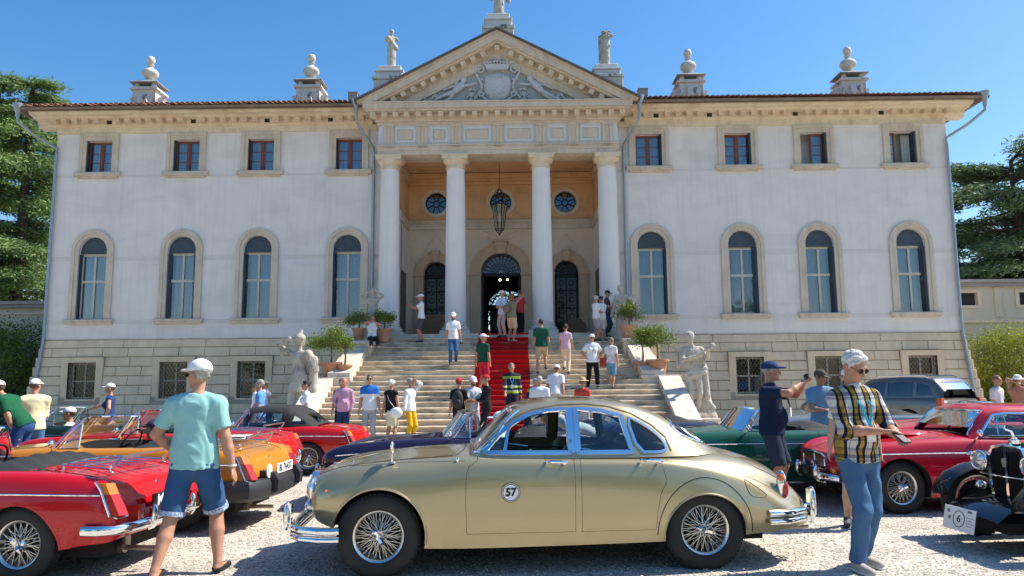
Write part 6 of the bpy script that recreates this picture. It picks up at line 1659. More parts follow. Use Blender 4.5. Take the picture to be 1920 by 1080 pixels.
# ---------------------------------------------------------------- the gold saloon
def gold_saloon(loc, rz):
    root = thing('saloon_car', 'gold 1960s saloon car with chrome window frames and round number 57 on its door', 'car', loc, rz)
    TAB = [(-.615, 0,.52, .30,.54, .46,.60, .48,.66, .42,.70, .25,.73, 0,.74),
           (-.585, 0,.46, .48,.48, .60,.56, .61,.66, .54,.745, .33,.775, 0,.785),
           (-.50, 0,.42, .62,.43, .735,.55, .73,.69, .62,.805, .42,.815, 0,.835),
           (-.30, 0,.36, .72,.37, .805,.55, .795,.74, .67,.87, .45,.865, 0,.885),
           (0, 0,.27, .78,.28, .84,.52, .825,.79, .70,.905, .47,.91, 0,.945),
           (.40, 0,.23, .80,.235, .85,.50, .835,.80, .72,.925, .50,.945, 0,.985),
           (.80, 0,.225, .81,.23, .85,.50, .845,.80, .76,.935, .52,.965, 0,.99),
           (1.5, 0,.23, .81,.235, .85,.50, .845,.80, .775,.925, .52,.94, 0,.95),
           (2.3, 0,.24, .80,.245, .85,.50, .835,.79, .76,.915, .50,.945, 0,.96),
           (2.7, 0,.25, .79,.255, .84,.50, .81,.75, .73,.875, .50,.955, 0,.985),
           (3.05, 0,.27, .76,.275, .80,.48, .765,.65, .685,.775, .48,.895, 0,.945),
           (3.30, 0,.285, .72,.29, .755,.45, .715,.57, .63,.67, .45,.815, 0,.88),
           (3.52, 0,.30, .66,.305, .69,.41, .65,.49, .565,.555, .42,.70, 0,.785),
           (3.68, 0,.32, .58,.325, .60,.385, .57,.435, .50,.475, .38,.58, 0,.665),
           (3.76, 0,.36, .46,.365, .48,.39, .46,.42, .40,.45, .30,.52, 0,.57)]
    xs = list(np.linspace(-.615, -.42, 9))+list(np.linspace(-.38, 3.3, 86))+list(np.linspace(3.34, 3.76, 14))
    V, F = loft(TAB, xs, True, 7, (1,)); bv = bvh_of(V, F)
    body = mobj('body', V, F, [M['gold'], M['underbody'], M['leather_olive']])
    fr = (0.0, .335); rr = (2.72, .325)
    cut = wheel_cutters(.385, [fr], .84, M['underbody'], .32)
    # rear arch: flattened top
    R = .345; arch = [(rr[0]+R*1.02*cos(t), rr[1]-.02+R*.92*sin(t)) for t in [pi*k/24 for k in range(25)]]+[(rr[0]-R*1.02, .1), (rr[0]+R*1.02, .1)]
    q = MB()
    for s in (-1, 1): q.prism(arch, 'y', *sorted((s*1.0, s*.52)))
    cut.append(cutter(q, M['underbody']))
    cav = prism_cut([(.98, -.66), (2.55, -.62), (2.55, .62), (.98, .66)], 'z', .48, 1.3, M['leather_olive']); cut.append(cav)
    bool_op(body, cut); rm(*cut)
    # doors cut out as real panels with a gap
    dF = [(.715, .345), (.705, .60), (.710, .82), (.735, .885), (.80, .925), (.87, 1.2), (1.612, 1.2), (1.612, .345)]
    dR = [(1.662, .345), (1.662, 1.2), (2.36, 1.2), (2.345, .93), (2.385, .74), (2.33, .64), (2.30, .50), (2.285, .345)]
    def shrink(p, d):
        c = Vector((sum(a for a, _ in p)/len(p), sum(b_ for _, b_ in p)/len(p))); o = []; n = len(p)
        for i in range(n):
            a, b_, e = Vector(p[i-1]), Vector(p[i]), Vector(p[(i+1) % n]); n1 = (b_-a).normalized(); n2 = (e-b_).normalized()
            m1 = Vector((-n1.y, n1.x)); m2 = Vector((-n2.y, n2.x)); mm = (m1+m2).normalized(); mm *= d/max(mm.dot(m1), .5)
            cand = b_+mm
            o.append(cand if inside((b_+mm*.1), p) or True else b_-mm)
        # decide orientation
        A = sum(p[i][0]*p[(i+1) % n][1]-p[(i+1) % n][0]*p[i][1] for i in range(n))
        if A < 0: o = [Vector(p[i])*2-o[i] for i in range(n)]
        return [tuple(v) for v in o]
    doors = []
    for poly in (dF, dR):
        src = body.copy(); src.data = body.data.copy(); link(src)
        cin = prism_cut(shrink(poly, .0032), 'y', -1.1, -.63, M['gold']); bool_op(src, [cin], 'INTERSECT'); rm(cin)
        cout = prism_cut(poly, 'y', -1.1, -.63, M['underbody']); bool_op(body, [cout]); rm(cout)
        finish(src, 'door', root); doors.append(src)
    finish(body, 'body', root)
    # greenhouse shell
    G = [(.77, .66,.955, .655,.965, .61,.975, .50,.98, 0,.985),
         (.82, .705,.95, .69,.985, .64,1.01, .52,1.025, 0,1.035),
         (.95, .755,.94, .71,1.02, .645,1.115, .52,1.155, 0,1.175),
         (1.08, .765,.935, .70,1.10, .63,1.235, .50,1.285, 0,1.305),
         (1.20, .77,.93, .695,1.14, .61,1.305, .48,1.362, 0,1.385),
         (1.45, .77,.93, .69,1.16, .595,1.345, .46,1.405, 0,1.428),
         (1.75, .77,.93, .69,1.16, .595,1.352, .46,1.412, 0,1.435),
         (2.05, .765,.93, .68,1.15, .585,1.325, .45,1.388, 0,1.412),
         (2.30, .755,.93, .665,1.11, .56,1.26, .43,1.322, 0,1.352),
         (2.50, .72,.93, .63,1.06, .525,1.175, .40,1.232, 0,1.268),
         (2.70, .65,.93, .565,1.01, .475,1.08, .36,1.122, 0,1.158),
         (2.86, .55,.93, .48,.965, .41,1.0, .31,1.024, 0,1.045),
         (2.97, .42,.93, .37,.945, .32,.955, .25,.962, 0,.968)]
    gx = list(np.linspace(.77, 1.2, 16))+list(np.linspace(1.23, 2.97, 52)); gv, gf = loft(G, gx, False, 6, ()); gb = bvh_of(gv, gf)
    shell = mobj('roof', gv, gf, [M['gold'], M['gold'], M['walnut']])
    wF = [(.862, .985), (1.585, .978), (1.585, 1.335), (1.42, 1.328), (1.26, 1.294), (1.12, 1.230), (.99, 1.125)]
    wR = [(1.66, .978), (2.12, .975), (2.05, 1.272), (1.88, 1.318), (1.66, 1.338)]
    wQ = smooth2d([(2.175, .975), (2.36, .968), (2.43, .985), (2.425, 1.05), (2.33, 1.145), (2.20, 1.225), (2.10, 1.262)], 1)
    wW = [(-.69, .985), (.69, .985), (.655, 1.14), (.57, 1.325), (-.57, 1.325), (-.655, 1.14)]
    wB = smooth2d([(-.44, 1.0), (.44, 1.0), (.56, 1.10), (.46, 1.22), (-.46, 1.22), (-.56, 1.10)], 2)
    cs = []
    for p in (wF, wR, wQ):
        q = MB(); q.prism(p, 'y', -1, 1); cs.append(cutter(q, M['gold']))
    q = MB(); q.prism([(y, z) for y, z in wW], 'x', .5, 1.22); cs.append(cutter(q, M['gold'])); q = MB(); q.prism(wB, 'x', 2.45, 3.3); cs.append(cutter(q, M['gold']))
    bool_op(shell, cs, solid=.022); rm(*cs); finish(shell, 'roof', root)
    # glass
    def glass(poly, ax, side, off=-.010):
        q = MB(); drape_patch(q, poly, gb, ax, side, off); q.build('window_glass', M['cglass'], root, True)
    qv = [(.862, .985), (1.03, .985), (1.075, 1.19), (.99, 1.125)]
    for side in (-1, 1):
        glass(qv, 'y', side); glass(wR, 'y', side); glass(wQ, 'y', side)
        if side > 0: glass([(1.05, .985)]+wF[1:6], 'y', side)
    glass([(1.05, .985), (1.585, .978), (1.585, 1.10), (1.06, 1.10)][:0] or [(1.05, .985), (1.585, .98), (1.585, 1.0), (1.05, 1.0)], 'y', -1)
    glass(wW, 'x', -1); glass(wB, 'x', 1)
    # chrome window frames
    for side in (-1, 1):
        q = MB(); rr_ = (.018, .007)
        def fl(pts, closed=False, w=.023, off=.003, mb=q): 
            P = resample(pts, .035, closed); Vs = []; Ns = []
            for a, b_ in P:
                h, n = cast(gb, a, b_, 'y', side)
                if h is not None: Vs.append((h, n))
            if len(Vs) < 3: return
            # flat ribbon lying on the surface
            vs = []; m_ = len(Vs)
            for i, (h, n) in enumerate(Vs):
                a = Vs[i-1][0] if (closed or i) else h; b_ = Vs[(i+1) % m_][0] if (closed or i < m_-1) else h; t = (b_-a).normalized(); c_ = n.cross(t).normalized()*w
                vs += [h-c_-n*.004, h-c_*.8+n*(off+.004), h+c_*.8+n*(off+.004), h+c_-n*.004]
            fs = []
            for i in range(m_ if closed else m_-1):
                j = (i+1) % m_
                for k in range(3): f = (i*4+k, i*4+k+1, j*4+k+1, j*4+k); fs.append(f if side < 0 else f[::-1])
            mb.add(vs, [f[::-1] for f in fs])
        fl(wF, True); fl(wR, True); fl(wQ, True, .014)
        fl([(1.035, .985), (1.078, 1.20)], w=.016); fl([(1.603, .975), (1.603, 1.345)], w=.030); fl([(1.650, .975), (1.650, 1.345)], w=.024, off=.007)
        q.build('window_frame', M['chrome'], root, True, radians(25))
        q = MB(); drape_line(q, [(.80, .962), (.95, .958), (2.46, .945)], gb if False else bv, 'y', side, .0, .009); 
        q.build('waist_moulding', M['chrome'], root, True) if q.v else None
    q = MB(); P = resample(wW, .05); VV = [cast(gb, a, b_, 'x', -1)[0] for a, b_ in P]; q.tube([v for v in VV if v is not None], .014, 6, closed=True); q.build('screen_surround', M['chrome'], root, True); q = MB()
    P = resample(wB, .05); VV = [cast(gb, a, b_, 'x', 1)[0] for a, b_ in P]; q.tube([v for v in VV if v is not None], .014, 6, closed=True)
    q.build('screen_surround', M['chrome'], root, True)
    for side in (-1, 1):
        q = MB(); drape_line(q, [(.84, 1.03), (1.0, 1.175), (1.13, 1.275), (1.28, 1.335), (1.5, 1.372), (1.75, 1.377), (1.95, 1.355), (2.15, 1.295), (2.32, 1.20), (2.44, 1.09), (2.47, .98)], gb, 'y', side, .003, .0075); q.build('drip_rail', M['gold'], root, True)
    # roundel sticker in the rear window
    for rr2, nm, z_ in ((.085, 'mg_navy', .006), (.06, 'white', .008), (.03, 'lens_red', .010)):
        q = MB(); drape_patch(q, [(-.40+rr2*cos(2*pi*k/20), 1.09+rr2*sin(2*pi*k/20)) for k in range(20)], gb, 'x', 1, z_, .03); q.build('roundel_sticker', M[nm], root)
    # body lines
    q = MB(); drape_line(q, [(-.46, .868), (-.2, .888), (.2, .915), (.70, .926)], bv, 'y', -1, -.001, .0065); q.build('swage_line', M['gold'], root, True); q = MB(); drape_line(q, [(2.42, .902), (2.75, .872), (3.0, .80), (3.25, .70), (3.45, .59)], bv, 'y', -1, -.001, .006)
    q.build('swage_line', M['gold'], root, True)
    q = MB(); dk = .0042
    drape_line(q, [(2.715-.415*cos(pi*k/28), .30+.46*sin(pi*k/28)) for k in range(29)], bv, 'y', -1, 0, dk)
    drape_line(q, smooth2d([(3.09, .735), (3.13, .71), (3.29, .60), (3.28, .575), (3.15, .585), (3.11, .62)], 2), bv, 'y', -1, 0, dk*.8, True)
    # bonnet and boot shut lines
    for s in (-1, 1):
        drape_line(q, [(-.52, s*.56), (-.2, s*.60), (.3, s*.62), (.60, s*.63)], bv, 'z', s, 0, dk); drape_line(q, [(2.95, s*.42), (3.3, s*.50), (3.55, s*.45)], bv, 'z', s, 0, dk)
    drape_line(q, [(.62, -.63), (.70, -.3), (.72, 0), (.70, .3), (.62, .63)], bv, 'z', -1, 0, dk)
    q.build('shut_line', M['black'], root)
    q = MB()
    lip = [(fr[0]+.387*cos(t), fr[1]+.387*sin(t)) for t in [-.28+(pi+.56)*k/30 for k in range(31)]]; drape_line(q, lip, bv, 'y', -1, -.002, .011, step=.06); q.build('arch_lip', M['gold'], root, True); q = MB()
    lip = [(rr[0]+R*1.04*cos(t), rr[1]-.02+R*.94*sin(t)) for t in [pi*k/24 for k in range(25)]]; drape_line(q, lip, bv, 'y', -1, -.002, .010, step=.06)
    q.build('arch_lip', M['gold'], root, True)
    # handles, mirror, badge, lamps
    for x in (1.47, 2.27):
        q = MB(); q.tube([(x-.09, -.845, .915), (x-.06, -.885, .918), (x+.03, -.892, .915), (x+.075, -.87, .908)], [.010, .013, .013, .009], 8); q.ball((x+.05, -.872, .905), (.02, .02, .02)); q.tube([(x-.09, -.80, .915), (x-.09, -.85, .915)], .012); q.tube([(x+.06, -.80, .905), (x+.06, -.87, .908)], .012)
        q.build('door_handle', M['chrome'], root, True)
    q = MB(); q.tube([(.10, -.735, .915), (.10, -.745, .96), (.10, -.75, 1.0)], [.010, .006, .006]); q.ball((.10, -.745, 1.04), (.018, .045, .055)); q.ball((.10, -.73, .915), (.03, .02, .01)); q.build('wing_mirror', M['chrome'], root, True)
    q = MB(); q.ball((.64, -.77, .935), (.012, .008, .02)); q.build('bonnet_catch', M['chrome'], root)
    q = MB(); y0 = cast(bv, 1.075, .675, 'y', -1)[0].y-.003; disc(q, .076, y0-.003, y0, 40, (1.075, .675)); nr = q.build('number_disc', M['white'], root)
    q = MB(); ring(q, [(1.075+.062*cos(2*pi*k/40), .675+.062*sin(2*pi*k/40)) for k in range(40)], [(1.075+.067*cos(2*pi*k/40), .675+.067*sin(2*pi*k/40)) for k in range(40)], y0-.005, y0-.003)
    ring(q, [(1.075+.0735*cos(2*pi*k/40), .675+.0735*sin(2*pi*k/40)) for k in range(40)], [(1.075+.078*cos(2*pi*k/40), .675+.078*sin(2*pi*k/40)) for k in range(40)], y0-.005, y0); q.build('disc_ring', M['black'], root)
    text_obj('57', .088, M['black'], root, (1.075, y0-.005, .675), (pi/2, 0, 0), .0035, name='number')
    for s in (-1, 1):
        q = MB(); h = Vector((-.565, s*.56, .69)); q.lathe([(.001, -.055), (.05, -.05), (.085, -.028), (.097, 0), (.10, .04)], 24, h, axis='x', cap=False); q.build('headlamp', M['lens_clear'], root, True)
        q = MB(); q.tube([h+Vector((.0, .10*cos(t), .10*sin(t))) for t in [2*pi*k/24 for k in range(24)]], .012, 6, closed=True); q.build('headlamp_rim', M['chrome'], root, True)
        q = MB(); q.ball((-.615, s*.42, .53), (.05, .055, .055)); q.build('fog_lamp', M['chrome'], root, True)
        q = MB(); c = cast(bv, 3.50, .60, 'y', s)[0]
        q.ball((3.50, s*.572, .62), (.045, .04, .085), 10, 8); q.build('tail_lamp', M['lens_red'], root, True, loc=None); q = MB(); q.ball((3.48, s*.572, .71), (.04, .035, .05)); q.build('indicator_lamp', M['lens_orange'], root, True)
        q = MB(); q.ball((3.485, s*.570, .655), (.05, .037, .125), 10, 8); q.build('lamp_bezel', M['chrome'], root, True)
    q = MB(); yy = cast(bv, -.43, .70, 'y', -1)[0]; q.ball(yy, (.013, .008, .011)); q.build('side_marker', M['lens_orange'], root)
    q = MB(); q.prism([(-.17, .50), (.17, .50), (.20, .72), (.12, .78), (-.12, .78), (-.20, .72)], 'x', -.66, -.59)
    for k in range(9): q.box(-.675, -.655, -.16+k*.04-.004, -.16+k*.04+.004, .52, .76)
    q.build('radiator_grille', M['chrome'], root, True)
    # bumpers: heavy double-ridged blades
    q = MB(); pl = [(-.30, -.865, .335), (-.45, -.86, .335), (-.60, -.80, .335), (-.685, -.66, .335), (-.72, -.40, .335), (-.73, 0, .335), (-.72, .40, .335), (-.685, .66, .335), (-.60, .80, .335), (-.45, .86, .335), (-.30, .865, .335)]
    up_ = [(a, b_, c+.065) for a, b_, c in pl]; bumper(q, pl[::-1], .055, .045); bumper(q, up_[::-1], .060, .045)
    for s in (-1, 1): overrider(q, -.75, s*.52, .43, .30, -1, .055)
    q.build('front_bumper', M['chrome'], root, True, radians(50))
    q = MB(); pl = [(3.27, -.765, .38), (3.45, -.735, .38), (3.62, -.63, .38), (3.72, -.45, .38), (3.76, -.2, .38), (3.77, 0, .38), (3.76, .2, .38), (3.72, .45, .38), (3.62, .63, .38), (3.45, .735, .38), (3.27, .765, .38)]
    up_ = [(a, b_, c+.065) for a, b_, c in pl]; bumper(q, pl, .055, .045); bumper(q, up_, .060, .045)
    for s in (-1, 1): overrider(q, 3.77, s*.46, .46, .30, 1, .055)
    q.build('rear_bumper', M['chrome'], root, True, radians(50))
    q = MB(); 
    for y in (-.40, -.33): q.tube([(3.2, y, .255), (3.78, y, .27)], .022, 10)
    q.build('exhaust_pipe', M['steel'], root, True)
    # interior
    q = MB()
    for y in (-.34, .34): seat(q, 1.42, y, .52, .54, .50); 
    q.box(2.12, 2.24, -.60, .60, .55, 1.02); q.ball((2.16, -.3, 1.02), (.09, .30, .06)); q.ball((2.16, .3, 1.02), (.09, .30, .06)); q.box(1.85, 2.15, -.6, .6, .5, .70)
    q.build('seat', M['leather_olive'], root, True)
    q = MB(); q.box(.92, 1.02, -.62, .62, .80, 1.0); q.build('dashboard', M['walnut'], root)
    q = MB(); c = Vector((1.12, .36, .98)); q.tube([c+Vector((.09*cos(t)*.5, .20*sin(t), .20*cos(t))) for t in [2*pi*k/24 for k in range(24)]], .011, 6, closed=True); q.tube([c, (1.0, .36, .90)], .02); q.tube([c+Vector((0, -.2, 0)), c+Vector((0, .2, 0))], .008); q.build('steering_wheel', M['black'], root)
    q = MB(); q.box(1.0, 2.5, -.6, .6, .475, .485); q.build('cabin_floor', M['underbody'], root)
    q = MB(); q.box(-.3, 3.3, -.55, .55, .20, .32); q.build('chassis', M['underbody'], root)
    for y in (-.715, .715): add_wheel(root, W_JAG, fr[0], y, fr[1]); add_wheel(root, W_JAG, rr[0], y-(.03 if y > 0 else -.03), rr[1])
    split_kids(root, ('seat', 'exhaust_pipe', 'shut_line'))
    return root
JAG_RZ = radians(5.0)
gold_saloon((-.395, 7.03, 0.0), JAG_RZ)
# ---------------------------------------------------------------- small British roadsters of one kind, built once and copied with their own paint
MT = [(-.725, 0,.50, .22,.51, .40,.54, .40,.585, .34,.615, .20,.63, 0,.635),
      (-.70, 0,.43, .44,.44, .60,.51, .60,.60, .52,.655, .33,.67, 0,.675),
      (-.60, 0,.37, .58,.38, .705,.50, .70,.655, .61,.725, .42,.70, 0,.71),
      (-.40, 0,.30, .65,.31, .75,.49, .735,.69, .64,.79, .45,.755, 0,.76),
      (0, 0,.22, .69,.23, .76,.48, .75,.69, .655,.825, .46,.81, 0,.83),
      (.45, 0,.18, .70,.19, .76,.47, .75,.69, .665,.845, .46,.855, 0,.88),
      (.80, 0,.18, .70,.19, .76,.47, .75,.69, .67,.85, .47,.885, 0,.915),
      (1.4, 0,.18, .70,.19, .76,.47, .75,.69, .68,.845, .47,.87, 0,.88),
      (2.1, 0,.18, .70,.19, .76,.48, .75,.69, .68,.85, .47,.875, 0,.885),
      (2.5, 0,.22, .69,.23, .76,.49, .745,.69, .67,.845, .46,.855, 0,.865),
      (2.85, 0,.28, .66,.29, .745,.49, .73,.69, .655,.82, .46,.80, 0,.81),
      (3.02, 0,.30, .64,.31, .735,.48, .72,.67, .645,.79, .46,.755, 0,.765),
      (3.09, 0,.33, .60,.34, .71,.47, .70,.60, .63,.66, .44,.655, 0,.66),
      (3.12, 0,.38, .54,.39, .66,.47, .65,.54, .58,.58, .40,.585, 0,.59)]
def roadster_body():
    xs = list(np.linspace(-.725, -.5, 8))+list(np.linspace(-.45, 2.95, 66))+list(np.linspace(2.98, 3.12, 10))
    V, F = loft(MT, xs, True, 6, (1,)); bv = bvh_of(V, F); P0 = M['mg_red']
    body = mobj('body', V, F, [P0, M['underbody'], M['leather_black']])
    cut = wheel_cutters(.345, [(0, .30)], .75, M['underbody'], .28)
    R = .335; arch = [(2.31+R*cos(t), .285+R*.98*sin(t)) for t in [pi*k/22 for k in range(23)]]+[(2.31-R, .05), (2.31+R, .05)]; q = MB()
    for s in (-1, 1): q.prism(arch, 'y', *sorted((s*.9, s*.48)))
    cut.append(cutter(q, M['underbody']))
    cut.append(prism_cut(smooth2d([(.98, -.60), (1.98, -.60), (2.12, -.40), (2.12, .40), (1.98, .60), (.98, .60)], 1), 'z', .34, 1.2, M['leather_black']))
    bool_op(body, cut); rm(*cut)
    dp = [(1.0, .27), (.93, .35), (.93, .62), (.97, 1.2), (1.93, 1.2), (1.90, .60), (1.86, .27)]
    src = body.copy(); src.data = body.data.copy(); link(src); c = MB()
    for s in (-1, 1): c.prism([(1.003, .274), (.934, .352), (.934, .62), (.974, 1.2), (1.926, 1.2), (1.896, .60), (1.857, .274)], 'y', *sorted((s*.9, s*.575)))
    c = cutter(c, P0); bool_op(src, [c], 'INTERSECT'); rm(c); c = MB()
    for s in (-1, 1): c.prism(dp, 'y', *sorted((s*.9, s*.575)))
    c = cutter(c, M['underbody']); bool_op(body, [c]); rm(c)
    for o in (body, src): o.data.shade_smooth(); o.data.set_sharp_from_angle(angle=radians(32))
    return body, src, bv
RB, RD, RBV = roadster_body(); rb_me, rd_me = RB.data, RD.data; rm(RB, RD)
SPL = {'waist_strip', 'shut_line',  'quarter_glass', 'seat', 'door_handle', 'indicator_lamp', 'tail_lamp', 'lamp_trim', 'headlamp', 'headlamp_rim', 'front_indicator'}
rd_mes = split_y(rd_me)
def painted(me, pm, name, parent):
    o = bpy.data.objects.new(name, me); link(o); o.parent = parent
    for i, sl in enumerate(o.material_slots):
        if sl.material and 'paint' in sl.material.name: sl.link = 'OBJECT'; sl.material = pm
    return o
PARTS = {}
def once(key, fn):
    if key not in PARTS: PARTS[key] = fn()
    return PARTS[key]
def p_strip():
    q = MB()
    for s in (-1, 1): drape_line(q, [(-.50, .665), (-.2, .69), (.5, .70), (2.3, .70), (2.99, .69)], RBV, 'y', s, .0, (.006, .010), step=.12)
    return mk_me(q, 'waist_strip', M['chrome'], True)
def p_shut():
    q = MB()
    for s in (-1, 1):
        drape_line(q, [(-.62, s*.36), (-.3, s*.47), (.3, s*.52), (.74, s*.54)], RBV, 'z', 1, 0, .004); drape_line(q, [(2.28, s*.48), (2.6, s*.53), (2.9, s*.54), (3.03, s*.50)], RBV, 'z', 1, 0, .004)
    drape_line(q, [(2.28, -.48), (2.25, 0), (2.28, .48)], RBV, 'z', 1, 0, .004); drape_line(q, [(.74, -.54), (.78, 0), (.74, .54)], RBV, 'z', 1, 0, .004)
    return mk_me(q, 'shut_line', M['black'])
def p_screen():
    q = MB(); base = [(.90-.16*(1-(y/.62)**2), y, .875) for y in np.linspace(-.62, .62, 13)]; top = [(1.12-.13*(1-(y/.54)**2), y*.87, 1.165+.015*(1-(y/.62)**2)) for y in np.linspace(-.62, .62, 13)]
    q.tube(base+top[::-1], .014, 6, closed=True); q.tube([(.75, 0, .89), (1.0, 0, 1.18)], .005, 5)
    for s in (-1, 1):
        q.tube([(.90, s*.62, .86), (1.12, s*.54, 1.165)], [(.022, .016), (.018, .014)], 8)
        q.tube([(.98, s*.645, .87), (1.13, s*.585, 1.10), (1.18, s*.58, 1.13), (1.19, s*.645, .87)], .009, 6, closed=True)
    fr = mk_me(q, 'windscreen_frame', M['chrome'], True)
    q = MB(); q.grid(lambda u, v: tuple(Vector(base[round(u*12)]).lerp(Vector(top[round(u*12)]), v)), 13, 4); gl = mk_me(q, 'windscreen_glass', M['cglass'], True)
    q = MB()
    for s in (-1, 1): q.add([(.98, s*.645, .87), (1.13, s*.585, 1.10), (1.18, s*.58, 1.13), (1.19, s*.645, .87)], [(0, 1, 2, 3)])
    return fr, gl, mk_me(q, 'quarter_glass', M['cglass'])
def p_seats(m='leather_black'):
    q = MB()
    for y in (-.30, .30): seat(q, 1.58, y, .40, .44, .50)
    return mk_me(q, 'seat', M[m], True)
def p_wheel_st():
    q = MB(); c = Vector((1.22, .32, .84)); q.tube([c+Vector((.09*cos(t), .19*sin(t), .17*cos(t))) for t in [2*pi*k/22 for k in range(22)]], .012, 6, closed=True); q.tube([c, (1.0, .32, .76)], .018); q.tube([c+Vector((0, -.18, 0)), c+Vector((0, .18, 0))], .007)
    return mk_me(q, 'steering_wheel', M['black'])
def p_front_chrome():
    q = MB(); pl = [(-.42, -.755, .40), (-.58, -.74, .40), (-.70, -.66, .40), (-.77, -.45, .40), (-.80, 0, .40), (-.77, .45, .40), (-.70, .66, .40), (-.58, .74, .40), (-.42, .755, .40)]
    bumper(q, pl[::-1], .085, .035)
    for s in (-1, 1): overrider(q, -.80, s*.30, .42, .19, -1, .035)
    return mk_me(q, 'front_bumper', M['chrome'], True, radians(50))
def p_grille():
    q = MB(); o_ = [(-.30, .47), (.30, .47), (.355, .52), (.34, .62), (.26, .655), (.06, .66), (0, .675), (-.06, .66), (-.26, .655), (-.34, .62), (-.355, .52)]
    v = [Vector((-.735-.0*abs(y), y, z)) for y, z in o_]; q.tube(v, .013, 6, closed=True)
    for k in range(-11, 12):
        if k == 0: continue
        y = k*.029; q.box(-.735, -.715, y-.004, y+.004, .48, .645 if abs(k) < 10 else .61)
    q.box(-.745, -.72, -.022, .022, .47, .67)
    g_ = mk_me(q, 'grille', M['chrome'], True); q = MB(); q.prism(o_, 'x', -.722, -.70); return g_, mk_me(q, 'grille_back', M['black'])
def p_lamps():
    q = MB(); r_ = MB(); i_ = MB()
    for s in (-1, 1):
        c = (-.60, s*.545, .615); q.lathe([(.001, -.045), (.05, -.038), (.078, -.012), (.082, .03)], 20, c, axis='x', cap=False); r_.tube([(c[0]+.0, c[1]+.088*cos(t), c[2]+.088*sin(t)) for t in [2*pi*k/20 for k in range(20)]], .012, 6, closed=True); r_.lathe([(.088, 0), (.095, .10)], 20, c, axis='x', cap=False)
        i_.bbox(-.06, .06, -.01, .02, -.028, .028); 
        for j in range(len(i_.v)-12, len(i_.v)): a = i_.v[j]; i_.v[j] = (-.735+a[1]+abs(a[0])*.1+.02, s*.50+a[0], .475+a[2])
    return mk_me(q, 'headlamp', M['lens_clear'], True), mk_me(r_, 'headlamp_rim', M['chrome'], True), mk_me(i_, 'indicator_lamp', M['lens_orange'])
def p_rear_bumper():
    q = MB(); pl = [(2.88, -.755, .42), (3.0, -.75, .42), (3.12, -.68, .42), (3.18, -.5, .42), (3.20, 0, .42), (3.18, .5, .42), (3.12, .68, .42), (3.0, .75, .42), (2.88, .755, .42)]
    bumper(q, pl, .085, .035)
    for s in (-1, 1): overrider(q, 3.20, s*.33, .45, .19, 1, .035)
    return mk_me(q, 'rear_bumper', M['chrome'], True, radians(50))
def p_rubber(s_):
    q = MB()
    if s_ > 0: pr = [(-.755, 2.62), (-.77, 2.95), (-.73, 3.12), (-.55, 3.22), (0, 3.26), (.55, 3.22), (.73, 3.12), (.77, 2.95), (.755, 2.62)]
    else: pr = [(-.755, -.30), (-.77, -.50), (-.73, -.72), (-.55, -.86), (0, -.92), (.55, -.86), (.73, -.72), (.77, -.50), (.755, -.30)]
    vs = []; n = len(pr); sec = [(-.02, .53), (.010, .52), (.03, .47), (.035, .41), (.02, .34), (-.03, .30)]
    for i, (y, x) in enumerate(pr):
        e = i in (0, n-1); hi = .0 if not e else -.03
        for d, z in sec:
            m_ = 1 if not e else .4; vs.append((x+s_*d*m_*(0 if abs(y) > .75 else 1), y+(d*(1 if y > 0 else -1) if abs(y) > .5 else 0), z+(hi if z > .4 else 0)))
        for d, z in ((-.08, .31), (-.08, .52)): vs.append((x+s_*d*(0 if abs(y) > .75 else 1), y*(1-.08*(abs(y) > .5)), z))
    k = 8; fs = []
    for i in range(n-1):
        for j in range(k): f = (i*k+j, i*k+(j+1) % k, (i+1)*k+(j+1) % k, (i+1)*k+j); fs.append(f if s_ > 0 else f[::-1])
    q.add(vs, fs)
    if s_ > 0:
        for y in (-.36, .36): q.prism([(3.15, .36), (3.33, .38), (3.335, .50), (3.28, .58), (3.12, .60)], 'y', y-.05, y+.05)
    return mk_me(q, 'rubber_bumper', M['blackplastic'], True, radians(30))
def p_tail():
    a, b_, c = MB(), MB(), MB()
    for s in (-1, 1):
        def w(mb, z0, z1, o_=0):
            def X(z): return 2.985+(.79-z)*.50
            V = []
            for z in (z0, z1):
                x = X(z); V += [(x-.02, s*.735, z), (x+.045+o_, s*.725, z), (x+.085+o_, s*.66, z), (x+.02, s*.60, z), (x-.06, s*.60, z)]
            F = [(0, 1, 6, 5), (1, 2, 7, 6), (2, 3, 8, 7), (3, 4, 9, 8), (4, 0, 5, 9), (0, 4, 3, 2, 1), (5, 6, 7, 8, 9)]
            mb.add(V, F if s > 0 else [f[::-1] for f in F])
        w(a, .70, .785); w(b_, .535, .70, .004)
        c.tube([(2.955, s*.735, .80), (2.985+.02, s*.742, .74), (3.09, s*.738, .53), (3.14, s*.72, .515), (3.17, s*.62, .515)], .010, 6)
    return mk_me(a, 'indicator_lamp', M['lens_orange'], True, radians(30)), mk_me(b_, 'tail_lamp', M['lens_red'], True, radians(30)), mk_me(c, 'lamp_trim', M['chrome'], True)
def p_rack():
    q = MB(); z = .895
    q.tube([(2.42, -.40, z), (2.90, -.42, z-.03), (2.96, -.40, z+.07), (2.96, .40, z+.07), (2.90, .42, z-.03), (2.42, .40, z)], .010, 6)
    for k in range(5): y = -.30+k*.15; q.tube([(2.40, y, z+.01), (2.92, y, z-.02)], .007, 5)
    q.tube([(2.42, -.40, z), (2.40, 0, z+.01), (2.42, .40, z)], .009, 5); q.tube([(2.65, -.41, z), (2.65, .41, z)], .008, 5)
    for x, y in ((2.45, -.40), (2.45, .40), (2.88, -.42), (2.88, .42)): q.tube([(x, y, z), (x, y, z-.06)], .014, 6); q.ball((x, y, z-.055), (.03, .02, .008))
    return mk_me(q, 'luggage_rack', M['dullchrome'], True)
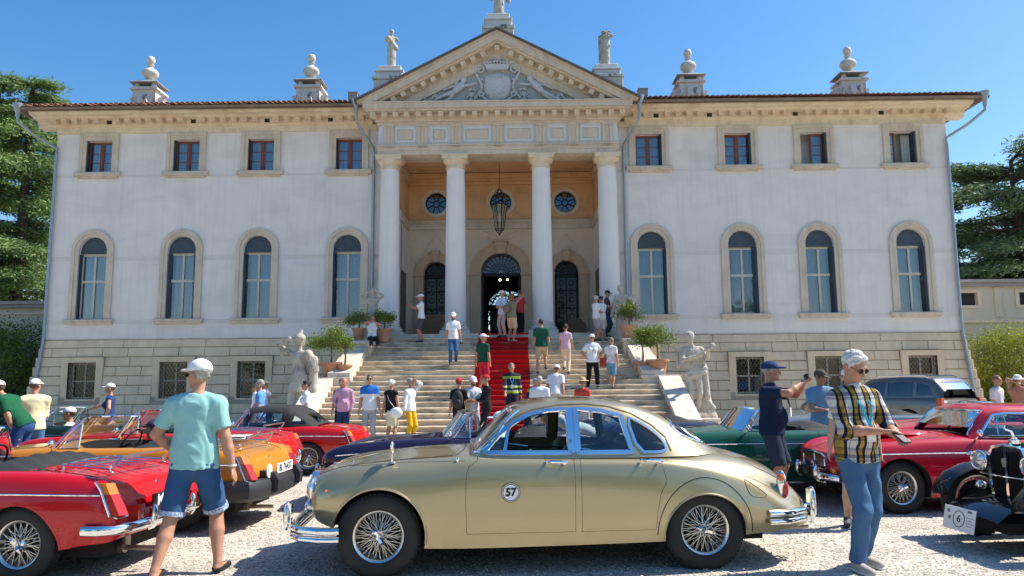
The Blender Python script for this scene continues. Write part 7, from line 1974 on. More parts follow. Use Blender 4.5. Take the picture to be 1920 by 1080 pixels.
def p_mirror():
    q = MB()
    q.tube([(.92, -.68, .85), (.93, -.72, .90)], .010); q.ball((.94, -.73, .925), (.03, .05, .045)); return mk_me(q, 'door_mirror', M['chrome'], True)
def p_handles():
    q = MB()
    for s in (-1, 1): q.tube([(1.66, s*.755, .665), (1.70, s*.785, .668), (1.79, s*.785, .668), (1.83, s*.755, .665)], .010, 8)
    return mk_me(q, 'door_handle', M['chrome'], True)
def p_exhaust(): q = MB(); q.tube([(2.2, -.25, .20), (2.95, -.25, .20)], .055, 10); q.tube([(2.9, -.25, .19), (3.22, -.25, .19)], .022, 8); q.box(2.94, 2.97, -.29, -.21, .20, .34); return mk_me(q, 'exhaust_pipe', M['steel'], True)
def p_floor(): q = MB(); q.box(-.4, 2.9, -.50, .50, .16, .30); return mk_me(q, 'chassis', M['underbody'])
def p_dash(): q = MB(); q.box(.96, 1.04, -.58, .58, .66, .86); return mk_me(q, 'dashboard', M['leather_black'])
def p_tonneau():
    q = MB(); q.grid(lambda u, v: (1.78+.62*v, (-.64+1.28*u)*(1-.06*v), .86+.10*sin(pi*u)**.5*sin(pi*min(v*1.1+.1, 1))+.012*sin(u*40+v*9)*sin(pi*v)), 33, 12); q.box(1.80, 2.35, -.55, .55, .82, .87); return mk_me(q, 'folded_hood', M['blackcloth'], True, radians(70))
def p_badge(): q = MB(); q.ball((3.055, 0, .70), (.012, .035, .028)); return mk_me(q, 'boot_badge', M['chrome'])
def soft_top(root):
    T_ = [(1.08, .62,.88, .60,.98, .555,1.10, .44,1.16, 0,1.175), (1.16, .645,.87, .62,1.0, .57,1.13, .45,1.195, 0,1.215), (1.5, .67,.86, .64,1.02, .585,1.16, .46,1.225, 0,1.245), (1.85, .67,.86, .64,1.01, .58,1.15, .45,1.22, 0,1.24), (2.05, .66,.86, .62,.98, .56,1.08, .43,1.15, 0,1.165), (2.30, .62,.86, .58,.91, .52,.95, .38,.985, 0,.995), (2.42, .58,.855, .54,.865, .48,.875, .35,.885, 0,.89)]
    xs = np.linspace(1.08, 2.42, 36); V, F = loft(T_, xs, False, 5, ()); b = bvh_of(V, F); o = mobj('soft_top', V, F, [M['blackcloth']])
    side = [(1.18, .90), (1.78, .90), (1.80, 1.10), (1.60, 1.13), (1.24, 1.11)]; rq = [(1.98, .92), (2.24, .91), (2.20, .96), (2.02, 1.06)]
    q = MB(); q.prism(side, 'y', -1, 1); c = [cutter(q, M['blackcloth'])]; q = MB(); q.prism(rq, 'y', -1, 1); c.append(cutter(q, M['blackcloth']))
    q = MB(); q.prism([(-.34, .93), (.34, .93), (.32, 1.08), (-.32, 1.08)], 'x', 1.9, 3); c.append(cutter(q, M['blackcloth']))
    bool_op(o, c, solid=.012); rm(*c); finish(o, 'soft_top', root)
    q = MB(); drape_patch(q, rq, b, 'y', -1, -.004, .05); drape_patch(q, rq, b, 'y', 1, -.004, .05); drape_patch(q, [(-.34, .93), (.34, .93), (.32, 1.08), (-.32, 1.08)], b, 'x', 1, -.004, .06); q.build('plastic_window', M['cglass'], root, True)
    q = MB()
    for s in (-1, 1): q = MB(); drape_patch(q, side, b, 'y', s, -.006, .08); q.build('side_glass', M['cglass'], root, True)
def hard_roof(root, pm):
    T_ = [(.86, .66,.86, .64,.88, .60,.89, .48,.90, 0,.91), (.98, .665,.86, .63,.95, .585,1.03, .46,1.07, 0,1.09), (1.12, .67,.86, .62,1.0, .565,1.15, .45,1.195, 0,1.215), (1.4, .675,.86, .63,1.02, .57,1.18, .45,1.235, 0,1.255), (1.9, .675,.86, .63,1.02, .57,1.175, .45,1.235, 0,1.25), (2.4, .67,.86, .62,1.0, .55,1.11, .43,1.16, 0,1.175), (2.8, .65,.83, .60,.92, .53,.97, .41,1.0, 0,1.01), (3.02, .63,.78, .58,.80, .5,.82, .38,.83, 0,.835)]
    xs = np.linspace(.86, 3.02, 52); V, F = loft(T_, xs, False, 5, ()); b = bvh_of(V, F); o = mobj('roof', V, F, [M['mg_red'], M['mg_red'], M['black']])
    w = [([(.98, .885), (1.62, .885), (1.60, 1.145), (1.35, 1.15), (1.19, 1.13)]), ([(1.68, .885), (2.32, .88), (2.40, .93), (2.28, 1.04), (1.98, 1.13), (1.66, 1.145)])]; ws = [(-.60, .895), (.60, .895), (.52, 1.175), (-.52, 1.175)]
    c = []
    for p in w: q = MB(); q.prism(p, 'y', -1, 1); c.append(cutter(q, M['mg_red']))
    q = MB(); q.prism(ws, 'x', .5, 1.18); c.append(cutter(q, M['mg_red'])); q = MB(); q.prism([(-.42, .88), (.42, .88), (.38, 1.08), (-.38, 1.08)], 'x', 2.4, 3.3); c.append(cutter(q, M['mg_red']))
    bool_op(o, c, solid=.018); rm(*c); finish(o, 'roof', root)
    for sl in o.material_slots:
        if sl.material and 'paint' in sl.material.name: sl.link = 'OBJECT'; sl.material = pm
    for p in w:
        for s in (-1, 1):
            q = MB(); drape_patch(q, p, b, 'y', s, -.006, .08); q.build('side_glass', M['cglass'], root, True)
            q = MB(); drape_line(q, p, b, 'y', s, .001, (.009, .016), True, .06); q.build('window_frame', M['chrome'], root, True)
    q = MB(); drape_line(q, [(1.20, .885), (1.24, 1.13)], b, 'y', -1, .001, .008); q.build('window_frame', M['chrome'], root)
    q = MB(); drape_patch(q, ws, b, 'x', -1, -.004, .08); q.build('windscreen_glass', M['cglass'], root, True)
    q = MB(); P = [cast(b, a, z, 'x', -1)[0] for a, z in resample(ws, .06)]; q.tube([v for v in P if v is not None], .014, 6, closed=True); q.build('windscreen_frame', M['chrome'], root, True)
    return b
def roadster(label, loc, rz, paint_, variant='open', rubber=False, front=True, rack=False, tonneau=True, seats='leather_black', scale=1.0, detail=True, group=None, steer=0, name='roadster'):
    root = thing(name, label, 'car', loc, rz, group); root.scale = (scale,)*3; pm = M[paint_]
    painted(rb_me, pm, 'body', root); [painted(m, pm, 'door', root) for m in rd_mes]
    def A(n, me):
        if n in SPL:
            for m in once('split '+n+me.name, lambda: split_y(me)): share(n, m, root)
        else: share(n, me, root)
    A('waist_strip', once('strip', p_strip)); A('shut_line', once('shut', p_shut)); A('chassis', once('floor', p_floor)); A('dashboard', once('dash', p_dash)); A('steering_wheel', once('stw', p_wheel_st))
    A('seat', once('seat'+seats, lambda: p_seats(seats))); A('door_handle', once('hnd', p_handles)); A('door_mirror', once('mir', p_mirror)); A('exhaust_pipe', once('exh', p_exhaust))
    if variant != 'gt':
        fr, gl, ql = once('screen', p_screen); A('windscreen_frame', fr); A('windscreen_glass', gl); A('quarter_glass', ql)
    a, b_, c = once('tail', p_tail); A('indicator_lamp', a); A('tail_lamp', b_); A('lamp_trim', c); A('boot_badge', once('badge', p_badge))
    a, b_, c = once('lamps', p_lamps); A('headlamp', a); A('headlamp_rim', b_); A('front_indicator', c)
    g1, g2 = once('grille', p_grille); A('grille', g1); A('grille_back', g2)
    if rubber: A('rubber_bumper', once('rubr', lambda: p_rubber(1))); A('front_rubber_bumper', once('rubf', lambda: p_rubber(-1)))
    else: A('rear_bumper', once('rbump', p_rear_bumper)); A('front_bumper', once('fbump', p_front_chrome))
    if rack: A('luggage_rack', once('rack', p_rack))
    if variant == 'open' and tonneau: A('folded_hood', once('hood', p_tonneau))
    if variant == 'soft': soft_top(root)
    if variant == 'gt': hard_roof(root, pm)
    for y in (-.635, .635):
        add_wheel(root, W_MGB, 0, y, .30, detail=detail, steer=steer); add_wheel(root, W_MGB, 2.31, y*.99, .30, detail=detail)
    return root
def plate(root, txt, x, z, w, h, bgm, fgm, tilt=0, size=.085, y=0, s=1, bold=.002):
    e = bpy.data.objects.new('number_plate', None); link(e); e.parent = root; e.location = (x, y, z); e.rotation_euler = (tilt, 0, (pi/2 if s > 0 else -pi/2))
    q = MB(); q.bbox(-w/2, w/2, -.012, .0, -h/2, h/2, .004); q.build('plate', M[bgm], e)
    text_obj(txt, size, M[fgm], e, (0, -.014, 0), (pi/2, 0, 0), bold)
    return e
# the cars of the meeting
a = roadster('bright red roadster with chrome luggage rack whose black plate reads MG 960', (-5.50, 7.00, 0), radians(-3), 'mg_red', rack=True)
plate(a, 'MG 960', 3.18, .575, .56, .13, 'black', 'white', size=.13, bold=.004)
q = MB(); q.box(3.10, 3.19, -.50, -.40, .46, .58); q.box(3.10, 3.19, .40, .50, .46, .58); q.build('fog_lamp', M['lens_red'], a, True); split_kids(a, ('fog_lamp',))
b = roadster('mustard orange roadster with black rubber bumpers behind the man in the turquoise shirt', (-5.16, 8.92, .02), radians(-2), 'mg_orange', rubber=True, rack=True)
plate(b, 'BL 76437', 3.25, .60, .50, .11, 'white', 'black', size=.105, bold=.002)
q = MB(); q.prism([(2.60+.23*u, .955) for u in (0, 1)]+[(2.83, .957), (2.60, .957)], 'y', -.2, .1); q.box(2.60, 2.83, -.22, .12, .93, .936); q.build('paper_card', M['white'], b)
q = MB(); q.lathe([(.075, -.006), (.075, .006)], 24, (3.235, -.43, .60), axis='x'); q.build('round_badge', M['white'], b)
q = MB(); q.bbox(-.13, .17, -.776, -.76, .62, .71, .008); q.build('side_reflector', M['black'], b); q = MB(); q.box(-.10, .14, -.779, -.776, .645, .685); q.build('reflector_glass', M['white'], b)
d = roadster('red roadster with its black soft top raised in front of the stairs', (-5.05, 13.75, 0), radians(0), 'mg_red2', 'soft', scale=.95)
e = roadster('red roadster with luggage rack between the orange one and the soft top one', (-5.85, 11.55, 0), radians(-3), 'mg_red2', rack=True, detail=False)
f = roadster('dark green open roadster with round white emblem on its flank at the far left', (-8.75, 14.0, 0), radians(4), 'mg_dgreen', scale=.98, detail=False, tonneau=False, seats='leather')
q = MB(); q.lathe([(.07, 0), (.07, .004), (.13, .004), (.13, 0)], 24, (1.55, -.765, .62), axis='y'); q.build('round_emblem', M['white'], f)
g_ = roadster('red roadster with luggage rack and white card at the left edge of the photo', (-9.95, 10.75, 0), radians(-2), 'mg_red', rack=True, detail=False)
q = MB(); q.box(2.95, 3.15, -.45, .1, .86, .865); q.build('paper_card', M['white'], g_)
h = roadster('deep purple open roadster with raked windscreen right behind the gold saloon bonnet', (-1.0, 10.25, 0), radians(0), 'mg_purple', seats='leather', detail=False)
i = roadster('dark navy open roadster seen through the windows of the gold saloon', (1.45, 13.2, 0), radians(3), 'mg_navy', detail=False)
j = roadster('emerald green open roadster behind the man taking a picture in navy shirt', (3.0, 11.15, 0), radians(0), 'mg_green', detail=False)
k = roadster('cherry red coupe with round number 44 in its side window', (5.28, 9.72, 0), radians(0), 'mg_cherry', 'gt', seats='leather', steer=.15, name='coupe')
q = MB(); yk = -.64; q.prism([(2.02+.12*cos(2*pi*n/32), 1.0+.12*sin(2*pi*n/32)) for n in range(32)], 'y', yk-.012, yk-.008); q.build('number_disc', M['white'], k)
q = MB(); ring(q, [(2.02+.105*cos(2*pi*n/32), 1.0+.105*sin(2*pi*n/32)) for n in range(32)], [(2.02+.112*cos(2*pi*n/32), 1.0+.112*sin(2*pi*n/32)) for n in range(32)], yk-.015, yk-.010); q.build('disc_ring', M['black'], k)
text_obj('44', .13, M['black'], k, (2.02, yk-.014, 1.0), (pi/2, 0, 0), .004, name='number')
q = MB(); q.ball((.35, 0, .88), (.42, .26, .055), 20, 10); q.build('bonnet_bulge', M['mg_cherry'], k, True)
plate(k, 'GB', -.84, .42, .48, .11, 'black', 'dullchrome', size=.09, s=-1)
l = roadster('cherry red open roadster parked behind the coupe with number 44', (7.4, 12.9, 0), radians(-2), 'mg_cherry', detail=False)
m_ = roadster('blue grey open roadster parked between the green one and the grey estate car', (6.2, 15.2, 0), radians(2), 'bluegrey', detail=False)

# ---------------------------------------------------------------- modern grey estate / SUV seen from behind
def suv(loc, rz):
    root = thing('suv', 'modern grey metallic SUV with roof rails parked by the villa base', 'car', loc, rz)
    T_ = [(-.85, 0,.55, .5,.56, .78,.62, .76,.72, .68,.80, .4,.84, 0,.86), (-.6, 0,.3, .8,.31, .92,.6, .90,.80, .80,.90, .5,.94, 0,.96), (0, 0,.25, .86,.26, .95,.6, .93,.88, .85,.98, .5,1.02, 0,1.04), (1.5, 0,.25, .87,.26, .95,.6, .94,.92, .88,1.02, .5,1.04, 0,1.05), (3.2, 0,.28, .86,.29, .95,.6, .94,.94, .87,1.04, .5,1.05, 0,1.06), (3.55, 0,.32, .82,.33, .92,.6, .90,.92, .84,1.02, .5,1.04, 0,1.05), (3.68, 0,.4, .7,.41, .84,.6, .82,.85, .76,.95, .45,.97, 0,.98)]
    V, F = loft(T_, np.linspace(-.85, 3.68, 60), True, 5, (1,)); o = mobj('body', V, F, [M['silver'], M['underbody']]); c = wheel_cutters(.40, [(0, .36), (2.75, .36)], .94, M['underbody'], .3); bool_op(o, c); rm(*c); finish(o, 'body', root)
    G_ = [(.95, .86,1.0, .84,1.03, .8,1.05, .6,1.06, 0,1.07), (1.6, .86,1.0, .80,1.3, .72,1.52, .55,1.57, 0,1.59), (2.6, .86,1.0, .80,1.32, .72,1.56, .55,1.61, 0,1.63), (3.3, .84,1.0, .79,1.3, .71,1.52, .54,1.57, 0,1.59), (3.62, .80,1.0, .75,1.12, .68,1.22, .5,1.26, 0,1.28)]
    V, F = loft(G_, np.linspace(.95, 3.62, 40), False, 5, ()); b = bvh_of(V, F); o = mobj('roof', V, F, [M['silver'], M['black']])
    sw = [([(1.25, 1.08), (2.05, 1.08), (2.05, 1.46), (1.65, 1.44)]), ([(2.12, 1.08), (2.85, 1.08), (2.85, 1.46), (2.12, 1.47)]), ([(2.95, 1.10), (3.42, 1.12), (3.25, 1.38), (2.95, 1.44)])]; rw = [(-.62, 1.10), (.62, 1.10), (.55, 1.46), (-.55, 1.46)]; ws = [(-.7, 1.08), (.7, 1.08), (.6, 1.46), (-.6, 1.46)]
    c = []
    for p in sw: q = MB(); q.prism(p, 'y', -1.2, 1.2); c.append(cutter(q, M['black']))
    q = MB(); q.prism(rw, 'x', 3.2, 4); c.append(cutter(q, M['black'])); q = MB(); q.prism(ws, 'x', .5, 1.6); c.append(cutter(q, M['black']))
    bool_op(o, c, solid=.03); rm(*c); finish(o, 'roof', root)
    for p in sw:
        for s in (-1, 1): q = MB(); drape_patch(q, p, b, 'y', s, -.01, .15); q.build('side_glass', M['cglass_dark'], root, True)
    q = MB(); drape_patch(q, rw, b, 'x', 1, -.01, .15); q.build('rear_glass', M['cglass_dark'], root, True); q = MB(); drape_patch(q, ws, b, 'x', -1, -.01, .15); q.build('windscreen_glass', M['cglass_dark'], root, True)
    q = MB()
    for s in (-1, 1): q.tube([(1.7, s*.66, 1.56), (1.8, s*.66, 1.63), (3.1, s*.66, 1.63), (3.2, s*.66, 1.57)], .02, 6)
    q.build('roof_rail', M['dullchrome'], root, True)
    for s in (-1, 1):
        q = MB(); q.box(3.55, 3.68, s*.86-.09, s*.86+.05, .85, 1.05); q.build('tail_lamp', M['lens_red'], root)
        for x in (0, 2.75):
            w = bpy.data.objects.new('wheel', None); link(w); w.parent = root; w.location = (x, s*.85, .36); w.rotation_euler = (0, 0, 0 if s < 0 else pi)
            q = MB(); q.lathe([(.22, -.11), (.35, -.11), (.36, 0), (.35, .11), (.22, .11)], 32, axis='y', cap=False); q.build('tyre', M['rubber'], w, True); q = MB(); q.lathe([(.001, -.09), (.23, -.07), (.23, .05)], 20, axis='y', cap=False); q.build('rim', M['dullchrome'], w, True)
    q = MB(); q.box(3.6, 3.72, -.85, .85, .35, .6); q.build('rear_bumper', M['blackplastic'], root)
    return root
suv((10.55, 23.1, 0), radians(-60))

# ---------------------------------------------------------------- black pre-war sports car at the right edge
def vintage(loc, rz):
    root = thing('vintage_sports_car', 'black pre-war sports car with upright radiator, big headlamps and a plate with number 6', 'vintage car', loc, rz)
    q = MB(); yw = .57
    sec = lambda w, h0, h1: None
    # bonnet: tapering from radiator to scuttle
    def ring4(x, w, z0, z1): n = 12; return [(x, w*cos(a)*(abs(cos(a))**-.25 if abs(cos(a)) > .1 else 1), z0+(z1-z0)*(.5+.5*sin(a)*1.0)) for a in [2*pi*k/24 for k in range(24)]]
    rs = [ring4(.10, .185, .50, 1.08), ring4(.5, .24, .48, 1.09), ring4(1.0, .33, .45, 1.11), ring4(1.25, .42, .42, 1.13)]
    V = [p for r in rs for p in r]; F = [(i*24+k, i*24+(k+1) % 24, (i+1)*24+(k+1) % 24, (i+1)*24+k) for i in range(3) for k in range(24)]; F = [f[::-1] for f in F]; q.add(V, F+[tuple(range(24)), tuple(range(72, 96))[::-1]])
    q.build('bonnet', M['tcblack'], root, True, radians(60))
    q = MB(); q.prism([(1.25, .40), (1.30, 1.13), (1.55, 1.10), (1.9, .92), (2.4, .95), (2.75, .95), (2.95, .80), (3.0, .40)], 'y', -.52, .52); q.build('body_tub', M['tcblack'], root)
    # radiator: chrome shell, dark core with slats
    q = MB(); o_ = [(-.20, .50), (.20, .50), (.235, .62), (.245, 1.02), (.20, 1.12), (.0, 1.17), (-.20, 1.12), (-.245, 1.02), (-.235, .62)]; i_ = [(a*.86, .83+(b_-.83)*.90) for a, b_ in o_]
    n = len(o_); X0, X1 = -.10, .10
    vs = [(X0, a, b_) for a, b_ in o_]+[(X0, a, b_) for a, b_ in i_]+[(X1, a, b_) for a, b_ in o_]+[(X0+.03, a, b_) for a, b_ in i_]; fs = []
    for k in range(n): j_ = (k+1) % n; fs += [(k, j_, n+j_, n+k)[::-1], (2*n+k, 2*n+j_, j_, k)[::-1], (n+k, n+j_, 3*n+j_, 3*n+k)[::-1]]
    q.add(vs, fs); q.box(X0-.005, X0+.03, -.016, .016, .52, 1.13); q.lathe([(.05, 0), (.05, .04), (.03, .05), (.03, .07), (.01, .08)], 16, (0, 0, 1.165)); q.tube([(0, 0, 1.24), (-.02, 0, 1.30), (-.09, 0, 1.33)], .012, 6)
    q.build('radiator_shell', M['chrome'], root, True, radians(35))
    q = MB(); q.prism(i_, 'x', X0+.02, X0+.05); 
    for s in (-1, 1):
        for k in range(9): y = s*(.03+k*.02); q.box(X0+.002, X0+.02, y-.003, y+.003, .55, 1.07)
    q.build('radiator_core', mat('dark radiator slats', (.02, .02, .022), .4, metal=.4), root)
    q = MB(); q.prism([(-.022, .90), (.022, .90), (.035, .97), (.025, 1.0), (-.025, 1.0), (-.035, .97)], 'x', X0-.02, X0-.005); q.build('radiator_badge', M['dullchrome'], root)
    q = MB(); q.tube([(-.12, -.33, .80), (-.13, 0, .79), (-.12, .33, .80)], .012, 8); q.build('lamp_bar', M['chrome'], root)
    for s in (-1, 1):
        c = Vector((-.10, s*.33, .94)); q = MB(); q.lathe([(.105, -.03), (.115, 0), (.11, .06), (.07, .13), (.001, .17)], 28, c, axis='x', cap=False); q.build('headlamp_shell', M['tcblack'], root, True)
        q = MB(); q.lathe([(.001, -.055), (.06, -.048), (.10, -.028)], 28, c, axis='x', cap=False); q.build('headlamp_glass', M['lens_clear'], root, True)
        q = MB(); q.tube([c+Vector((-.028, .108*cos(t), .108*sin(t))) for t in [2*pi*k/28 for k in range(28)]], .012, 8, closed=True); q.tube([c+Vector((.02, 0, -.10)), (-.0, s*.31, .79)], .02, 8); q.build('headlamp_rim', M['chrome'], root, True)
        # flowing front wing over the wheel
        q = MB(); pts = [(-.42, .52), (-.40, .66), (-.30, .79), (-.12, .88), (.08, .90), (.30, .84), (.52, .68), (.75, .50), (1.0, .36), (1.3, .28)]; w0, w1 = s*.42, s*.70
        def wf(u, v):
            i2 = min(int(u*(len(pts)-1)), len(pts)-2); t = u*(len(pts)-1)-i2; x = pts[i2][0]*(1-t)+pts[i2+1][0]*t; z = pts[i2][1]*(1-t)+pts[i2+1][1]*t
            return (x, w0+(w1-w0)*v, z-.06*(2*v-1)**2-(.05 if v > .9 else 0))
        q.grid(wf, 28, 9, flip=(s < 0)); o = q.build('front_wing', M['tcblack'], root, True, radians(60))
        q = MB(); q.tube([(-.02, s*.57, .92), (-.02, s*.57, .97)], .012); q.ball((-.03, s*.57, .985), (.045, .03, .03)); q.build('side_lamp', M['chrome'], root, True)
        q = MB(); q.ball((-.15, s*.30, .66), (.05, .055, .055)); q.build('horn', M['chrome'], root)
        q = MB(); q.box(.9, 2.3, s*.45 if s > 0 else -.72, .72 if s > 0 else -.45, .25, .29); q.build('running_board', M['tcblack'], root)
    q = MB(); ap = [(-.42, .30), (-.50, .36), (-.40, .46), (-.15, .54), (-.02, .52)]
    q.grid(lambda u, v: ((ap[round(u*4)][0]), (-.40+.80*v)*(1-.12*(1-u)), ap[round(u*4)][1]+.03*(1-(2*v-1)**2)), 5, 11, flip=True); q.build('front_apron', M['tcblack'], root, True)
    q = MB(); q.box(-.35, 2.8, -.30, .30, .22, .34); q.tube([(0, -.55, .34), (0, .55, .34)], .03); q.build('chassis', M['underbody'], root)
    # rally plate tied to the apron
    e = bpy.data.objects.new('rally_plate', None); link(e); e.parent = root; e.location = (-.56, .02, .33); e.rotation_euler = (radians(-12), radians(0), -pi/2)
    q = MB(); q.bbox(-.215, .215, -.006, .0, -.13, .13, .002); q.build('plate', M['white'], e)
    q = MB(); ring(q, [(.075*cos(2*pi*k2/32), .085*sin(2*pi*k2/32)) for k2 in range(32)], [(.081*cos(2*pi*k2/32), .092*sin(2*pi*k2/32)) for k2 in range(32)], -.009, -.006); q.build('plate_ring', M['black'], e)
    text_obj('6', .11, M['black'], e, (0, -.008, 0), (pi/2, 0, 0), .001, name='number')
    text_obj('2023', .03, M['black'], e, (.14, -.008, .10), (pi/2, 0, 0), .0005)
    q = MB()
    for k2 in range(4): q.box(.10, .20-.02*(k2 % 2), -.0075, -.006, .03-.03*k2, .037-.03*k2)
    q.lathe([(.022, -.001), (.022, .001)], 12, (-.15, -.0075, .07), axis='y'); q.lathe([(.022, -.001), (.022, .001)], 12, (-.13, -.0075, 0), axis='y'); q.build('plate_print', mat('grey print', (.25, .25, .27), .6), e)
    for y in (-.60, .60): add_wheel(root, W_TC, 0, y, .345); add_wheel(root, W_TC, 2.35, y, .345)
    q = MB(); q.box(1.42, 1.45, -.5, .5, 1.10, 1.14); q.tube([(1.42, -.5, 1.12), (1.50, -.48, 1.40), (1.50, .48, 1.40), (1.42, .5, 1.12)], .012); q.build('windscreen_frame', M['chrome'], root)
    return root
vt = vintage((5.50, 7.25, 0), radians(5))
for c_ in kids(vt):
    if not c_.name.startswith('wheel'):
        c_.scale = (1, 1, .82); c_.location.z *= .82
        if c_.name.startswith('rally_plate'): c_.location.x -= .03; c_.location.z = .27
# ---------------------------------------------------------------- people of the meeting
def banded(name, bands, base):
    """cloth with horizontal bands: [(z0, z1, colour)] in body height"""
    m = cloth(name, base); N, L = nt(m); p = N['Principled BSDF']; tc = N.new('ShaderNodeTexCoord'); sx = N.new('ShaderNodeSeparateXYZ'); L.new(tc.outputs['Object'], sx.inputs[0])
    cur = None
    for z0, z1, c in bands:
        a = N.new('ShaderNodeMath'); a.operation = 'GREATER_THAN'; a.inputs[1].default_value = z0; L.new(sx.outputs[2], a.inputs[0])
        b_ = N.new('ShaderNodeMath'); b_.operation = 'LESS_THAN'; b_.inputs[1].default_value = z1; L.new(sx.outputs[2], b_.inputs[0])
        q = N.new('ShaderNodeMath'); q.operation = 'MULTIPLY'; L.new(a.outputs[0], q.inputs[0]); L.new(b_.outputs[0], q.inputs[1])
        mx = N.new('ShaderNodeMix'); mx.data_type = 'RGBA'; L.new(q.outputs[0], mx.inputs[0]); mx.inputs[7].default_value = (*c, 1)
        if cur: L.new(cur, mx.inputs[6])
        else: mx.inputs[6].default_value = (*base, 1)
        cur = mx.outputs[2]
    L.new(cur, p.inputs['Base Color']); return m
def plaid():
    m = cloth('plaid shirt fabric', (.6, .6, .6)); N, L = nt(m); p = N['Principled BSDF']; tc = N.new('ShaderNodeTexCoord'); nz = N.new('ShaderNodeTexNoise'); nz.inputs['Scale'].default_value = 7
    L.new(tc.outputs['Object'], nz.inputs['Vector']); ad = N.new('ShaderNodeVectorMath'); ad.operation = 'MULTIPLY_ADD'; ad.inputs[1].default_value = (.022, .0, .022); L.new(nz.outputs['Color'], ad.inputs[0]); L.new(tc.outputs['Object'], ad.inputs[2])
    sx = N.new('ShaderNodeSeparateXYZ'); L.new(ad.outputs[0], sx.inputs[0])
    def rampf(src, scale, stops):
        a = N.new('ShaderNodeMath'); a.operation = 'MULTIPLY'; a.inputs[1].default_value = scale; L.new(src, a.inputs[0]); f = N.new('ShaderNodeMath'); f.operation = 'FRACT'; L.new(a.outputs[0], f.inputs[0])
        r = N.new('ShaderNodeValToRGB'); r.color_ramp.interpolation = 'CONSTANT'; e = r.color_ramp.elements; e[0].position = 0; e[0].color = (*stops[0][1], 1); e[1].position = stops[1][0]; e[1].color = (*stops[1][1], 1)
        for s_, c in stops[2:]: q = e.new(s_); q.color = (*c, 1)
        L.new(f.outputs[0], r.inputs[0]); return r.outputs[0]
    W, Nv, O = (.72, .72, .70), (.025, .03, .06), (.52, .33, .06)
    v = rampf(sx.outputs[0], 8.6, [(0, W), (.22, Nv), (.38, O), (.62, Nv), (.78, W), (.86, (.4, .42, .46)), (.9, W)])
    h = rampf(sx.outputs[2], 6.0, [(0, W), (.32, (.30, .32, .38)), (.45, W), (.5, (.12, .13, .2)), (.68, (.62, .5, .3)), (.86, (.3, .32, .4))])
    mx = N.new('ShaderNodeMix'); mx.data_type = 'RGBA'; mx.blend_type = 'MULTIPLY'; mx.inputs[0].default_value = .85; L.new(v, mx.inputs[6]); L.new(h, mx.inputs[7]); L.new(mx.outputs[2], p.inputs['Base Color']); return m
DEN = (.035, .09, .20); JEAN = (.065, .14, .26); WHT = (.78, .79, .80); NAVY = (.012, .022, .055); KH = (.46, .37, .25); WCAP = ('cap', (.80, .80, .80)); GREY = (.45, .45, .46); BLK = (.015, .015, .017)
def prop(name, label, cat, mb, m, loc, rot=(0, 0, 0)):
    o = mb.build(name, m, None, True, radians(40)); o.location = loc; o.rotation_euler = rot; return tag(o, label, cat)
def wpos(root, v): return root.matrix_basis @ Vector([float(a) for a in v])
def hpoint(pr_, info, q, f=.09): S, E, Wr, u = info['hd'][q]; return wpos(pr_, Wr+u*f)
def lanyard(root, info, col=(.05, .45, .75), z=1.12, dy=-.135):
    q = MB(); T = info['T']; nb = info['nb']
    for s in (-1, 1): q.tube([nb+V3(s*.062, .0, .0), T((s*.05, dy+.01, 1.33)), T((0, dy-.02, z+.06))], (.009, .004), 6)
    q.build('lanyard', cloth('lanyard ribbon', col), root); q = MB(); c = T((0, dy-.025, z)); q.box(c[0]-.04, c[0]+.04, c[1]-.004, c[1]+.004, c[2]-.06, c[2]+.05); q.build('name_card', M['white'], root)
# foreground
P_, I_ = person('man in turquoise t shirt, denim shorts and white cap walking away between the cars', (-1.93, 6.42, 0), pi+radians(4), 1.76, 'skin_tan', (.27, .52, .50), DEN, res=.0085, legs='shorts',
    hands={-1: (-.33, -.02, .80), 1: (.20, -.14, .98)}, elbow={1: (1, .6, -.1), -1: (-.7, .9, 0)}, feet={-1: (-.21, -.10, 0), 1: (.20, .16, .0)}, hat=WCAP, turn=radians(62), nod=.05, hair=(.35, .33, .30), build=1.10, belly=.35, collar=(.06, .35, .45), shoe=BLK, openshoe=True, fold=.007, glasses=True)
q = MB()
for s in (-1, 1):
    hp, kn, an, ft = I_['lg'][s]; d = nrm(kn-hp); c = kn-d*.03; q.tube([c-d*.02, c+d*.018], .103, 20)
q.build('turned_up_hem', mat('patterned shorts hem', (.30, .38, .50), .9, var=.9, vscale=60), P_, True)
q = MB(); w = I_['hd'][-1][2]; q.tube([w+V3(0, 0, .02), w+V3(0, 0, .005)], .034, 12); q.build('wrist_band', M['white'], P_)
P_, I_ = person('white haired man in checked yellow shirt and jeans looking down at his phone', (3.69, 6.50, 0), radians(14), 1.78, 'skin_tan', None, JEAN, res=.0085, sleeve='rolled', top_mat=plaid(),
    hands={-1: (.02, -.27, 1.13), 1: (.14, -.32, 1.08)}, elbow={-1: (-.8, .4, -.9), 1: (.8, .4, -.9)}, feet={-1: (-.10, -.10, 0), 1: (.10, .10, .0)}, hair=(.60, .59, .56), hairstyle='full', nod=.46, turn=radians(18), build=1.06, belly=.25, shoe=(.42, .38, .32), collar=(.45, .46, .5), glasses=True, fold=.007)
lanyard(P_, I_, (.04, .50, .75), 1.10, -.16)
q = MB(); q.bbox(-.037, .037, -.006, .006, -.07, .07, .003); prop('smartphone', 'dark smartphone in the hands of the man in checked yellow shirt', 'phone', q, M['black'], hpoint(P_, I_, 1, .10)+Vector((0, 0, .03)), (radians(-60), 0, radians(16)))
